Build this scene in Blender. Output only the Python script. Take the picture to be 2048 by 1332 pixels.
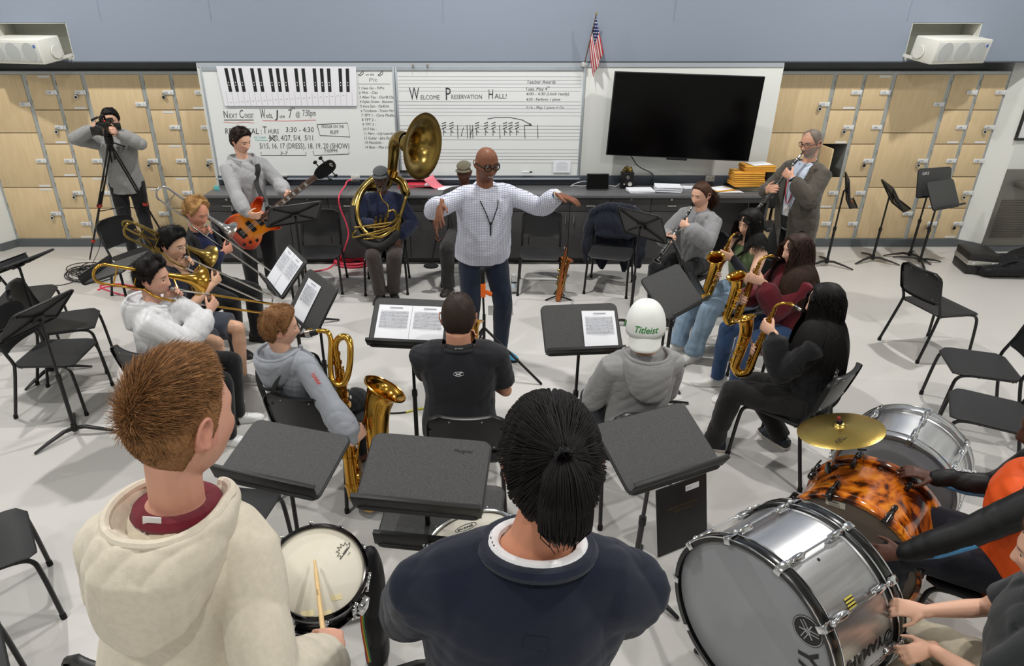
import bpy, bmesh, math, random
import numpy as np
from mathutils import Matrix, Vector
for _o in list(bpy.data.objects): bpy.data.objects.remove(_o, do_unlink=True)
scene = bpy.context.scene
COL = scene.collection
R = math.radians
PI = math.pi
# ------------------------------------------------------------------ camera
FPX, PITCH, CAMH = 1322.0, R(25.7), 2.8
cam_d = bpy.data.cameras.new('camera')
cam = bpy.data.objects.new('camera', cam_d); COL.objects.link(cam)
cam.location = (0, 0, CAMH); cam.rotation_euler = (R(90) - PITCH, 0, 0)
cam_d.sensor_fit = 'HORIZONTAL'; cam_d.sensor_width = 36.0
cam_d.lens = FPX / 2048 * 36.0; cam_d.shift_x = 64 / 2048.0
cam_d.clip_start = 0.05; cam_d.clip_end = 100
scene.camera = cam
# ------------------------------------------------------------------ world, lamps, exposure
scene.view_settings.view_transform = 'Standard'
scene.view_settings.look = 'None'
scene.view_settings.exposure = 0.0
scene.view_settings.gamma = 1.0
scene.cycles.use_denoising = True
scene.cycles.max_bounces = 6
scene.cycles.diffuse_bounces = 3
scene.cycles.glossy_bounces = 4
scene.cycles.transmission_bounces = 6
scene.cycles.transparent_max_bounces = 8
scene.cycles.sample_clamp_indirect = 4.0
scene.cycles.caustics_reflective = False
scene.cycles.caustics_refractive = False
world = bpy.data.worlds.new('world'); scene.world = world; world.use_nodes = True
world.node_tree.nodes['Background'].inputs[0].default_value = (0.9, 0.95, 1.0, 1)
world.node_tree.nodes['Background'].inputs[1].default_value = 0.05
def lamp(name, loc, size, watts, color=(1, 0.985, 0.955)):
    d = bpy.data.lights.new(name, 'AREA'); d.shape = 'DISK'; d.size = size
    d.energy = watts; d.color = color
    o = bpy.data.objects.new(name, d); COL.objects.link(o); o.location = loc
    return o
for i, (x, y) in enumerate([(-4.8, 6.1), (0.0, 6.2), (4.7, 6.1), (-2.7, 2.0), (2.6, 1.9), (-4.6, -1.2), (0.1, -1.4), (4.6, -1.2)]):
    lamp('ceiling_lamp', (x, y, 5.6), 0.2, 150 if y > 5 else (82 if y > 0 else 54))
# ------------------------------------------------------------------ pixel helpers (world points from the photograph's frame)
_c, _s = math.cos(PITCH), math.sin(PITCH)
def ray(px, py):
    a = (px - 960) / FPX; b = (666 - py) / FPX
    return np.array([a, _c + b * _s, -_s + b * _c])
def at_z(px, py, z=0.0):
    r = ray(px, py); t = (z - CAMH) / r[2]
    return np.array([0, 0, CAMH]) + r * t
def at_y(px, py, y):
    r = ray(px, py); t = y / r[1]
    return np.array([0, 0, CAMH]) + r * t
def A(*v): return np.array(v, float)
def nrm(v):
    v = np.asarray(v, float); l = np.linalg.norm(v)
    return v / l if l > 1e-9 else v
def fdir(phi): return A(math.sin(R(phi)), math.cos(R(phi)), 0)      # facing angle, 0 = away from camera, 90 = to the +x side
def rdir(phi): return A(math.cos(R(phi)), -math.sin(R(phi)), 0)
# ------------------------------------------------------------------ materials
def lin(c):
    o = []
    for v in c:
        v = v / 255.0
        o.append(v / 12.92 if v <= 0.04045 else ((v + 0.055) / 1.055) ** 2.4)
    return (*o, 1.0)
_mats = {}
def mat(name, rgb, rough=0.5, metal=0.0, bump=None, var=None, spec=None, coat=0.0, trans=0.0, ior=1.45, stretch=None, alpha=None, emit=None, sheen=0.0, attr=None):
    if name in _mats: return _mats[name]
    m = bpy.data.materials.new(name); m.use_nodes = True
    nt = m.node_tree; b = nt.nodes['Principled BSDF']; L = nt.links
    b.inputs['Base Color'].default_value = lin(rgb); b.inputs['Roughness'].default_value = rough
    b.inputs['Metallic'].default_value = metal; b.inputs['IOR'].default_value = ior
    if spec is not None: b.inputs['Specular IOR Level'].default_value = spec
    if coat: b.inputs['Coat Weight'].default_value = coat; b.inputs['Coat Roughness'].default_value = 0.08
    if trans: b.inputs['Transmission Weight'].default_value = trans
    if sheen: b.inputs['Sheen Weight'].default_value = sheen; b.inputs['Sheen Roughness'].default_value = 0.6
    if alpha is not None: b.inputs['Alpha'].default_value = alpha
    if emit: b.inputs['Emission Color'].default_value = lin(emit[0]); b.inputs['Emission Strength'].default_value = emit[1]
    def coord(st):
        tc = nt.nodes.new('ShaderNodeTexCoord'); mp = nt.nodes.new('ShaderNodeMapping')
        L.new(tc.outputs['Object'], mp.inputs['Vector'])
        mp.inputs['Scale'].default_value = st or (1, 1, 1)
        return mp.outputs['Vector']
    if attr:
        at = nt.nodes.new('ShaderNodeAttribute'); at.attribute_name = attr
        L.new(at.outputs['Color'], b.inputs['Base Color'])
    if var:                      # (scale, amount, second colour or None, detail)
        n = nt.nodes.new('ShaderNodeTexNoise'); n.inputs['Scale'].default_value = var[0]
        n.inputs['Detail'].default_value = var[3] if len(var) > 3 else 4
        L.new(coord(stretch), n.inputs['Vector'])
        mx = nt.nodes.new('ShaderNodeMix'); mx.data_type = 'RGBA'
        rp = nt.nodes.new('ShaderNodeMapRange')
        rp.inputs['From Min'].default_value = 0.35; rp.inputs['From Max'].default_value = 0.65
        rp.inputs['To Max'].default_value = var[1]
        L.new(n.outputs['Fac'], rp.inputs['Value']); L.new(rp.outputs['Result'], mx.inputs['Factor'])
        if attr: L.new(at.outputs['Color'], mx.inputs['A'])
        else: mx.inputs['A'].default_value = lin(rgb)
        mx.inputs['B'].default_value = lin(var[2]) if len(var) > 2 and var[2] else lin([v * 0.6 for v in rgb])
        L.new(mx.outputs['Result'], b.inputs['Base Color'])
    if bump:                     # (scale, strength, distance)
        n2 = nt.nodes.new('ShaderNodeTexNoise'); n2.inputs['Scale'].default_value = bump[0]; n2.inputs['Detail'].default_value = 3
        L.new(coord(stretch), n2.inputs['Vector'])
        bp = nt.nodes.new('ShaderNodeBump'); bp.inputs['Strength'].default_value = bump[1]
        bp.inputs['Distance'].default_value = bump[2] if len(bump) > 2 else 0.002
        L.new(n2.outputs['Fac'], bp.inputs['Height']); L.new(bp.outputs['Normal'], b.inputs['Normal'])
    _mats[name] = m
    return m
def check_mat(name, base, line, scale, width):      # woven check cloth
    m = mat(name, base, 0.85); nt = m.node_tree; L = nt.links; b = nt.nodes['Principled BSDF']
    tc = nt.nodes.new('ShaderNodeTexCoord'); sp = nt.nodes.new('ShaderNodeSeparateXYZ'); L.new(tc.outputs['Object'], sp.inputs[0])
    outs = []
    for ax in ('X', 'Z'):
        k = nt.nodes.new('ShaderNodeMath'); k.operation = 'MULTIPLY'; k.inputs[1].default_value = scale; L.new(sp.outputs[ax], k.inputs[0])
        fr = nt.nodes.new('ShaderNodeMath'); fr.operation = 'FRACT'; L.new(k.outputs[0], fr.inputs[0])
        lt = nt.nodes.new('ShaderNodeMath'); lt.operation = 'LESS_THAN'; lt.inputs[1].default_value = width; L.new(fr.outputs[0], lt.inputs[0])
        outs.append(lt)
    ad = nt.nodes.new('ShaderNodeMath'); ad.operation = 'ADD'; L.new(outs[0].outputs[0], ad.inputs[0]); L.new(outs[1].outputs[0], ad.inputs[1])
    h = nt.nodes.new('ShaderNodeMath'); h.operation = 'MULTIPLY'; h.inputs[1].default_value = 0.5; h.use_clamp = True; L.new(ad.outputs[0], h.inputs[0])
    mx = nt.nodes.new('ShaderNodeMix'); mx.data_type = 'RGBA'; L.new(h.outputs[0], mx.inputs['Factor'])
    mx.inputs['A'].default_value = lin(base); mx.inputs['B'].default_value = lin(line); L.new(mx.outputs['Result'], b.inputs['Base Color'])
    return m
def ramp_mat(name, stops, scale, detail, rough, stretch=None, coat=0.0, dist=0.0, metal=0.0):
    m = mat(name, (128, 128, 128), rough, metal, coat=coat); nt = m.node_tree; L = nt.links; b = nt.nodes['Principled BSDF']
    tc = nt.nodes.new('ShaderNodeTexCoord'); mp = nt.nodes.new('ShaderNodeMapping'); L.new(tc.outputs['Object'], mp.inputs['Vector'])
    mp.inputs['Scale'].default_value = stretch or (1, 1, 1)
    n = nt.nodes.new('ShaderNodeTexNoise'); n.inputs['Scale'].default_value = scale; n.inputs['Detail'].default_value = detail
    n.inputs['Distortion'].default_value = dist; L.new(mp.outputs['Vector'], n.inputs['Vector'])
    cr = nt.nodes.new('ShaderNodeValToRGB'); L.new(n.outputs['Fac'], cr.inputs['Fac'])
    e = cr.color_ramp.elements
    while len(e) < len(stops): e.new(0.5)
    for k, (p, c) in enumerate(stops): e[k].position = p; e[k].color = lin(c)
    L.new(cr.outputs['Color'], b.inputs['Base Color'])
    return m
# ------------------------------------------------------------------ mesh building
def rot_to(z, up=(0, 0, 1)):
    z = nrm(z); x = np.cross(up, z)
    if np.linalg.norm(x) < 1e-4: x = np.cross((0, 1, 0), z)
    x = nrm(x); return np.stack([x, np.cross(z, x), z], 1)       # columns x,y,z
class MB:
    def __init__(s): s.v = []; s.f = []; s.mi = []; s.n = 0
    def add(s, v, f, mi=0):
        v = np.asarray(v, float).reshape(-1, 3); s.v.append(v)
        for q in f: s.f.append(tuple(int(i) + s.n for i in q)); s.mi.append(mi)
        s.n += len(v); return s
    def box(s, c, d, b=0.0, rot=None, mi=0, seg=2):
        bm = bmesh.new(); bmesh.ops.create_cube(bm, size=1)
        for v in bm.verts: v.co = Vector((v.co.x * d[0], v.co.y * d[1], v.co.z * d[2]))
        if b > 0: bmesh.ops.bevel(bm, geom=bm.edges[:], offset=b, segments=seg, profile=0.5, affect='EDGES')
        bm.verts.ensure_lookup_table()
        P = np.array([v.co[:] for v in bm.verts]); F = [[v.index for v in f.verts] for f in bm.faces]; bm.free()
        if rot is not None: P = P @ np.asarray(rot).T
        return s.add(P + np.asarray(c, float), F, mi)
    def tube(s, pts, r, n=8, up=None, caps=True, mi=0, closed=False, rnd=False):
        P = np.asarray(pts, float); m = len(P)
        rr = [r] * m if np.isscalar(r) or (isinstance(r, tuple)) else list(r)
        T = np.zeros_like(P)
        if closed: T = np.roll(P, -1, 0) - np.roll(P, 1, 0)
        else:
            T[1:-1] = P[2:] - P[:-2]; T[0] = P[1] - P[0]; T[-1] = P[-1] - P[-2]
        T = np.array([nrm(t) for t in T])
        u0 = np.asarray(up, float) if up is not None else (A(0, 0, 1) if abs(T[0][2]) < 0.9 else A(0, 1, 0))
        N = nrm(u0 - T[0] * np.dot(u0, T[0])); V = []
        a = np.linspace(0, 2 * PI, n, endpoint=False)
        for i in range(m):
            N = nrm(N - T[i] * np.dot(N, T[i])); B = np.cross(T[i], N)
            ra, rb = (rr[i] if isinstance(rr[i], (tuple, list)) else (rr[i], rr[i]))
            V.append(P[i] + np.outer(np.cos(a) * ra, N) + np.outer(np.sin(a) * rb, B))
        V = np.concatenate(V); F = []
        for i in range(m if closed else m - 1):
            j = (i + 1) % m
            for k in range(n):
                l = (k + 1) % n; F.append((i * n + k, i * n + l, j * n + l, j * n + k))
        if caps and not closed:
            if rnd:      # dome caps
                for (i, sg) in ((0, -1), (m - 1, 1)):
                    ra = rr[i] if np.isscalar(rr[i]) else min(rr[i])
                    ring = V[i * n:(i + 1) * n]; c = P[i]; prev = i * n
                    for q in (0.5, 0.85):
                        h = math.sqrt(1 - q * q) if False else math.sin(q * PI / 2); w = math.cos(q * PI / 2)
                        nr = c + (ring - c) * w + T[i] * sg * ra * h; st = len(V); V = np.concatenate([V, nr])
                        for k in range(n):
                            l = (k + 1) % n; q4 = (prev + k, prev + l, st + l, st + k); F.append(q4 if sg > 0 else q4[::-1])
                        prev = st
                    F.append(tuple(prev + k for k in (range(n) if sg > 0 else range(n - 1, -1, -1))))
            else:
                F.append(tuple(range(n - 1, -1, -1))); F.append(tuple((m - 1) * n + k for k in range(n)))
        return s.add(V, F, mi)
    def lathe(s, prof, n=24, o=(0, 0, 0), rot=None, mi=0, caps=False):
        a = np.linspace(0, 2 * PI, n, endpoint=False); V = []; F = []
        for (r, z) in prof: V.append(np.stack([np.cos(a) * max(r, 1e-5), np.sin(a) * max(r, 1e-5), np.full(n, z)], 1))
        m = len(prof)
        for i in range(m - 1):
            for k in range(n):
                l = (k + 1) % n; F.append((i * n + k, i * n + l, (i + 1) * n + l, (i + 1) * n + k))
        if caps: F.append(tuple(range(n - 1, -1, -1))); F.append(tuple((m - 1) * n + k for k in range(n)))
        V = np.concatenate(V)
        if rot is not None: V = V @ np.asarray(rot).T
        return s.add(V + np.asarray(o, float), F, mi)
    def cyl(s, p, q, r, n=16, mi=0, r2=None, b=0.0):
        p = np.asarray(p, float); q = np.asarray(q, float); h = np.linalg.norm(q - p); r2 = r if r2 is None else r2
        pr = [(0, 0), (r - b, 0), (r, b), (r2, h - b), (r2 - b, h), (0, h)] if b > 0 else [(0, 0), (r, 0), (r, 0), (r2, h), (r2, h), (0, h)]
        return s.lathe(pr, n, p, rot_to(q - p), mi)
    def ball(s, c, r, n=12, m=8, rot=None, mi=0):
        r = (r, r, r) if np.isscalar(r) else r
        pr = [(math.sin(PI * i / m), -math.cos(PI * i / m)) for i in range(m + 1)]
        t = MB(); t.lathe(pr, n); V = t.v[0] * np.asarray(r)
        if rot is not None: V = V @ np.asarray(rot).T
        return s.add(V + np.asarray(c, float), t.f, mi)
    def plate(s, out, t, M=None, mi=0, bev=0.0):      # outline in xy, thickness along +z, M = (origin, rot)
        o = np.asarray(out, float); n = len(o)
        cen = o.mean(0)
        if bev > 0:
            dirs = []
            for i in range(n):
                e = o[(i + 1) % n] - o[i - 1]; dirs.append(nrm(A(-e[1], e[0])))
            inn = o + np.array(dirs) * bev
            L = [(inn, 0), (o, bev), (o, t - bev), (inn, t)]
        else: L = [(o, 0), (o, t)]
        V = np.concatenate([np.concatenate([q, np.full((n, 1), z)], 1) for q, z in L]); F = [tuple(range(n - 1, -1, -1))]
        for i in range(len(L) - 1):
            for k in range(n):
                l = (k + 1) % n; F.append((i * n + k, i * n + l, (i + 1) * n + l, (i + 1) * n + k))
        F.append(tuple((len(L) - 1) * n + k for k in range(n)))
        if M is not None: V = V @ np.asarray(M[1]).T + np.asarray(M[0])
        return s.add(V, F, mi)
    def grid(s, V, mi=0, cu=False, cv=False):          # V (nu,nv,3)
        nu, nv = V.shape[:2]; F = []
        for i in range(nu if cu else nu - 1):
            for j in range(nv if cv else nv - 1):
                i2 = (i + 1) % nu; j2 = (j + 1) % nv
                F.append((i * nv + j, i2 * nv + j, i2 * nv + j2, i * nv + j2))
        return s.add(V.reshape(-1, 3), F, mi)
    def strands(s, Pt, r0, r1=0.3, mi=0):               # Pt (N,K,3) thin three-sided hairs
        N, K = Pt.shape[:2]; r0 = np.broadcast_to(np.asarray(r0, float), (N,))
        T = np.gradient(Pt, axis=1); T /= np.linalg.norm(T, axis=2, keepdims=True) + 1e-9
        ref = np.broadcast_to(A(0.31, 0.22, 0.92), T.shape); X = np.cross(T, ref); X /= np.linalg.norm(X, axis=2, keepdims=True) + 1e-9
        Y = np.cross(T, X); rad = (r0[:, None] * np.linspace(1, r1, K)[None])[..., None]
        V = np.stack([Pt + rad * (math.cos(a) * X + math.sin(a) * Y) for a in (0, 2.094, 4.189)], 2)
        V = V.reshape(-1, 3); base = s.n
        i = np.arange(N)[:, None, None] * (K * 3) + np.arange(K - 1)[None, :, None] * 3
        k = np.arange(3)[None, None, :]; k2 = (k + 1) % 3
        Q = np.stack([i + k, i + k2, i + 3 + k2, i + 3 + k], 3).reshape(-1, 4) + base
        s.v.append(V); s.f.extend(map(tuple, Q.tolist())); s.mi.extend([mi] * len(Q) if mi >= 0 else np.repeat(np.random.default_rng(N).integers(0, 3, N), (K - 1) * 3).tolist()); s.n += len(V); return s
    def xf(s, o=(0, 0, 0), rot=None, sc=1.0):
        for i in range(len(s.v)):
            V = s.v[i] * sc
            if rot is not None: V = V @ np.asarray(rot).T
            s.v[i] = V + np.asarray(o, float)
        return s
    def join(s, t, mi=None):
        for v in t.v: s.v.append(v)
        for f, m in zip(t.f, t.mi): s.f.append(tuple(i + s.n for i in f)); s.mi.append(m if mi is None else mi)
        s.n += t.n; return s
    def mesh(s, name, mats, ang=40, smooth=True):
        me = bpy.data.meshes.new(name)
        V = np.concatenate(s.v) if s.v else np.zeros((0, 3))
        me.from_pydata(V.tolist(), [], s.f)
        for m in (mats if isinstance(mats, (list, tuple)) else [mats]): me.materials.append(m)
        if any(s.mi): me.polygons.foreach_set('material_index', s.mi)
        if smooth:
            me.polygons.foreach_set('use_smooth', [True] * len(me.polygons))
            if ang: me.set_sharp_from_angle(angle=R(ang))
        me.update(); return me
    def build(s, name, mats, parent=None, off=None, ang=40, smooth=True, loc=None, rotz=0):
        if off is not None: s.xf(-np.asarray(off, float))
        o = bpy.data.objects.new(name, s.mesh(name, mats, ang, smooth)); COL.objects.link(o)
        if parent is not None: o.parent = parent
        if loc is not None: o.location = loc
        o.rotation_euler[2] = rotz
        return o
def rrect(w, h, r, n=4, c=(0, 0)):
    o = []
    for (sx, sy, a0) in ((1, 1, 0), (-1, 1, 90), (-1, -1, 180), (1, -1, 270)):
        for k in range(n + 1):
            a = R(a0 + 90 * k / n); o.append((c[0] + sx * (w / 2 - r) + r * math.cos(a), c[1] + sy * (h / 2 - r) + r * math.sin(a)))
    return o
def spline(P, n=8, closed=False):                       # Catmull-Rom
    P = [np.asarray(p, float) for p in P]; o = []; m = len(P)
    for i in range(m if closed else m - 1):
        p0 = P[(i - 1) % m] if closed or i > 0 else 2 * P[0] - P[1]; p1 = P[i]; p2 = P[(i + 1) % m]
        p3 = P[(i + 2) % m] if closed or i + 2 < m else 2 * P[-1] - P[-2]
        for k in range(n):
            t = k / n; o.append(0.5 * (2 * p1 + (p2 - p0) * t + (2 * p0 - 5 * p1 + 4 * p2 - p3) * t * t + (3 * p1 - p0 - 3 * p2 + p3) * t ** 3))
    if not closed: o.append(P[-1])
    return np.array(o)
# ------------------------------------------------------------------ things, parts, setting
def tag(o, label, cat, group=None, kind=None):
    if label: o['label'] = label
    if cat: o['category'] = cat
    if group: o['group'] = group
    if kind: o['kind'] = kind
    return o
def thing(name, label, cat, loc=(0, 0, 0), rotz=0.0, group=None):
    o = bpy.data.objects.new(name, None); COL.objects.link(o); o.empty_display_size = 0.05
    o.location = tuple(float(v) for v in loc); o.rotation_euler[2] = rotz
    return tag(o, label, cat, group)
def struct(name, mb, m, **k):
    o = mb.build(name, m, None, **k); o['kind'] = 'structure'; return o
_kids = {}
def kids(o): return [c for c in COL.objects if c.parent == o]
def dup(root, loc, rotz, label, group=None, tree=None):
    tr = tree or [(root, kids(root))]
    r = root.copy(); COL.objects.link(r); r.location = tuple(float(v) for v in loc); r.rotation_euler[2] = rotz; r['label'] = label
    if group: r['group'] = group
    for ch, sub in tree:
        c = ch.copy(); COL.objects.link(c); c.parent = r
        for g in sub:
            d = g.copy(); COL.objects.link(d); d.parent = c
    return r
def tree_of(root): return [(c, kids(c)) for c in kids(root)]
def text_mb(txt, size, o, xdir, ydir, mi=0, depth=0.0, bold=0.0, shear=0.0, align='LEFT'):   # lettering as mesh
    cu = bpy.data.curves.new('t', 'FONT'); cu.body = txt; cu.size = size; cu.align_x = align; cu.resolution_u = 2
    cu.shear = shear; cu.offset = bold; cu.extrude = depth
    ob = bpy.data.objects.new('t', cu); COL.objects.link(ob)
    dg = bpy.context.evaluated_depsgraph_get(); me = bpy.data.meshes.new_from_object(ob.evaluated_get(dg), depsgraph=dg)
    V = np.zeros(len(me.vertices) * 3); me.vertices.foreach_get('co', V); V = V.reshape(-1, 3)
    F = [tuple(p.vertices) for p in me.polygons]
    bpy.data.objects.remove(ob); bpy.data.curves.remove(cu); bpy.data.meshes.remove(me)
    xd = nrm(xdir); yd = nrm(ydir); zd = np.cross(xd, yd)
    t = MB(); t.add(np.asarray(o, float) + np.outer(V[:, 0], xd) + np.outer(V[:, 1], yd) + np.outer(V[:, 2], zd), F, mi)
    return t
# ------------------------------------------------------------------ the setting
WY, LY, SZ = 8.3, 8.5, 2.31            # wall / soffit plane, locker front plane, soffit underside
M_floor = mat('floor_vinyl', (206, 203, 199), 0.32, var=(1.3, 0.25, (188, 184, 178), 6), bump=(220, 0.04, 0.001), spec=0.35)
M_white = mat('white_paint', (226, 228, 224), 0.75, bump=(160, 0.05, 0.001))
M_base = mat('rubber_baseboard', (92, 98, 100), 0.55)
M_soffit = mat('acoustic_fabric', (146, 156, 171), 0.95, var=(140, 0.35, (122, 132, 148), 2), bump=(420, 0.35, 0.002))
M_ceil = mat('ceiling_paint', (190, 190, 188), 0.9)
M_steel = mat('locker_frame_steel', (176, 180, 178), 0.45, 0.3)
M_dark = mat('dark_gap', (22, 22, 22), 0.8)
M_seam = mat('panel_seam', (130, 140, 156), 0.9)
m = MB().box((0, 2, -0.05), (17, 13.4, 0.1)); struct('floor', m, M_floor)
m = MB().box((0, 2, 6.05), (17, 13.4, 0.1)); struct('ceiling', m, M_ceil)
m = MB().box((-8.3, 2, 3), (0.1, 13.4, 6)); struct('wall_left', m, M_white)
m = MB().box((8.3, 2, 3), (0.1, 13.4, 6)); struct('wall_right', m, M_white)
m = MB().box((0, -4.6, 3), (17, 0.1, 6)); struct('wall_rear', m, M_white)
m = MB().box((0.12, WY + 0.2, SZ / 2 - 0.002), (6.86, 0.4, SZ - 0.004), 0.004); struct('wall_back', m, M_white)
m = MB().box((0, LY + 0.55, 1.2), (17, 0.1, 2.4)); struct('wall_behind', m, M_white)
# splayed returns beside the lockers and the white piers next to them
for nm, sg, x0, x1 in (('wall_pier_west', -1, 6.19, 6.28), ('wall_pier_east', 1, 6.385, 6.56)):
    out = [(sg * x0, LY), (sg * x1, WY), (sg * 8.3, WY), (sg * 8.3, LY + 0.5), (sg * x0, LY + 0.5)]
    if sg > 0: out = out[::-1]
    m = MB().plate(out, SZ, ((0, 0, 0), np.eye(3))); struct(nm, m, M_white, smooth=False)
    b = [(sg * (x0 - 0.012), LY - 0.004), (sg * (x1 - 0.012), WY - 0.012), (sg * 8.25, WY - 0.012), (sg * 8.25, WY + 0.05), (sg * (x1 + 0.05), WY + 0.05), (sg * (x0 + 0.05), LY)]
    if sg > 0: b = b[::-1]
    m = MB().plate(b, 0.1, ((0, 0, 0.001), np.eye(3))); struct('baseboard_' + ('west' if sg < 0 else 'east'), m, M_base, smooth=False)
# soffit of acoustic panels, with two niches for the loudspeakers
RC = [(-5.52, -4.71), (4.92, 5.72)]; RZ0, RZ1 = 2.33, 2.72
m = MB()
xs = [-8.25, RC[0][0], RC[0][1], RC[1][0], RC[1][1], 8.25]
for a, b in ((0, 1), (2, 3), (4, 5)): m.box(((xs[a] + xs[b]) / 2, WY + 0.3, (SZ + RZ1) / 2), (xs[b] - xs[a], 0.6, RZ1 - SZ))
m.box((0, WY + 0.3, (RZ1 + 6) / 2), (16.5, 0.6, 6 - RZ1))
for (a, b) in RC: m.box(((a + b) / 2, WY + 0.3, (SZ + RZ0) / 2), (b - a, 0.6, RZ0 - SZ))
struct('wall_upper', m, M_soffit, smooth=False)
m = MB()
for (a, b) in RC:
    m.box(((a + b) / 2, WY + 0.33, (RZ0 + RZ1) / 2), (b - a, 0.02, RZ1 - RZ0))
    for x in (a + 0.006, b - 0.006): m.box((x, WY + 0.16, (RZ0 + RZ1) / 2), (0.01, 0.31, RZ1 - RZ0 - 0.004))
    for z in (RZ0 + 0.006, RZ1 - 0.006): m.box(((a + b) / 2, WY + 0.16, z), (b - a - 0.03, 0.31, 0.01))
struct('trim_3', m, mat('niche_paint', (214, 214, 204), 0.8), smooth=False)
m = MB()
for x in (-7.2, -4.3, -3.05, -0.42, 2.2, 4.85, 7.4): m.box((x, WY - 0.0005, (RZ1 + 6) / 2 + 0.0), (0.006, 0.003, 6 - RZ1 - 0.02))
struct('trim_1', m, M_seam, smooth=False)
m = MB().box((0, WY - 0.002, SZ - 0.004), (16.4, 0.014, 0.012)); struct('trim_2', m, mat('soffit_edge', (70, 76, 84), 0.5), smooth=False)
m = MB().box((0.12, WY - 0.004, SZ - 0.035), (6.84, 0.008, 0.05)); struct('trim_4', m, mat('wall_head_trim', (176, 182, 190), 0.6), smooth=False)
m = MB()
for a, b in ((-6.19, -3.32), (3.56, 6.39)): m.box(((a + b) / 2, LY - 0.008, 0.05), (b - a, 0.016, 0.098))
struct('baseboard_back', m, M_base, smooth=False)
# low platform under the two standing drummers
m = MB().box((-0.3, 0.13, 0.1), (3.0, 2.4, 0.198), 0.008); struct('floor_riser', m, M_floor)
# ------------------------------------------------------------------ lockers
M_birch = mat('birch_veneer', (222, 198, 158), 0.42, var=(5, 0.55, (210, 184, 142), 5), stretch=(7, 7, 0.8), spec=0.35)
M_tag = mat('locker_tag_white', (226, 228, 230), 0.4)
M_ink = mat('black_ink', (25, 25, 28), 0.6)
M_chrome = mat('chrome', (225, 226, 228), 0.12, 1.0)
M_blk = mat('black_plastic', (20, 20, 21), 0.42, spec=0.4)
Z0, Z1 = 0.1, 2.19
random.seed(4)
def locker(name, x0, x1, rows, label, open_row=None, group=None, nums=()):
    o = thing('locker_cabinet', label, 'locker', ((x0 + x1) / 2, LY, 0), 0, group)
    w = x1 - x0; f = MB(); pw = 0.03 if rows == 3 else 0.02
    for sx in (-1, 1): f.box((sx * (w / 2 - pw / 2), 0.25, (Z0 + Z1) / 2), (pw, 0.5, Z1 - Z0 - 0.002))
    f.box((0, 0.25, Z1 - 0.018), (w - 0.002, 0.499, 0.036)); f.box((0, 0.25, Z0 + 0.006), (w - 0.002, 0.499, 0.012)); f.box((0, 0.49, (Z0 + Z1) / 2), (w - 0.004, 0.01, Z1 - Z0 - 0.01), mi=1)
    h = (Z1 - Z0 - 0.045) / rows
    for r in range(1, rows): f.box((0, 0.26, Z0 + 0.01 + r * h), (w - 2 * pw, 0.45, 0.006), mi=1)
    for r in range(rows * 2): f.box((-w / 2 + pw * 0.7, -0.006, Z0 + 0.12 + r * h / 2), (0.008, 0.012, 0.05))
    f.build('frame', [M_steel, M_dark], o, smooth=False)
    for r in range(rows):
        zc = Z0 + 0.012 + (r + 0.5) * h; dw = w - 2 * pw - 0.004; d = MB()
        if r == open_row:
            d.box((-0.012, -dw / 2 + 0.02, 0), (0.02, dw, h - 0.012), 0.003); loc = (-dw / 2 + 0.0, -0.02, zc)
        else:
            d.box((0, 0, 0), (dw, 0.02, h - 0.009), 0.003); loc = (0, 0.002, zc)
        door = d.build('door', M_birch, o, loc=loc)
        t = MB()
        if r == open_row: continue
        tx = dw / 2 - 0.035
        t.box((tx - 0.02, -0.018, 0), (0.1, 0.016, 0.046), 0.004); t.box((tx + 0.045, -0.014, 0), (0.028, 0.012, 0.056), 0.004)
        s_ = random.choice(nums) if nums else 'C%d' % random.randint(30, 89)
        t.join(text_mb(s_, 0.03, (tx - 0.055, -0.0268, -0.011), (1, 0, 0), (0, 0, 1), mi=1))
        t.build('number_tag', [M_tag, M_ink], door)
        if random.random() < 0.4:
            MB().box((dw / 2 - 0.09, -0.0112, random.choice((-1, 1)) * (h / 2 - 0.024)), (0.14, 0.002, 0.022)).build('paper_strip', M_tag, door)
    return o
def padlock(x, z, label):
    o = thing('padlock', label, 'padlock', (x, LY - 0.032, z), 0, 'padlocks on the lockers')
    k = MB(); k.lathe([(0, -0.009), (0.022, -0.009), (0.024, -0.006), (0.024, 0.006), (0.022, 0.009), (0, 0.009)], 16, rot=rot_to((0, -1, 0)))
    b = k.build('lock_body', M_chrome, o)
    MB().cyl((0, -0.0092, 0), (0, -0.013, 0), 0.014, 14).build('dial', M_blk, b)
    a = [(0.013 * math.cos(t), 0.002, 0.02 + 0.028 * math.sin(t) if t > 0 else 0.02) for t in np.linspace(0, PI, 9)]
    MB().tube([(0.013, 0.002, 0.012)] + a + [(-0.013, 0.002, 0.012)], 0.0032, 6).build('shackle', M_chrome, o)
ordn = ['bottom', 'second', 'third', 'fourth', 'top']
def bank(cols, side, locks, op):
    for k, (x0, x1, rows, desc) in enumerate(cols):
        locker('l', x0, x1, rows, '%s birch locker column %s, %s' % ('wide three-door' if rows == 3 else 'narrow five-door', side, desc), op.get(k))
        h = (Z1 - Z0 - 0.045) / rows; pw = 0.03 if rows == 3 else 0.02
        for r in locks.get(k, ()):
            rn = ('bottom middle top'.split()[r]) if rows == 3 else ordn[r]
            padlock((x1 - pw - 0.039 - 0.058), Z0 + 0.012 + (r + 0.5) * h - 0.052, 'padlock on %s door of %s locker, %s' % (rn, desc.split(',')[0].replace(' from the', ' from'), side))
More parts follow.
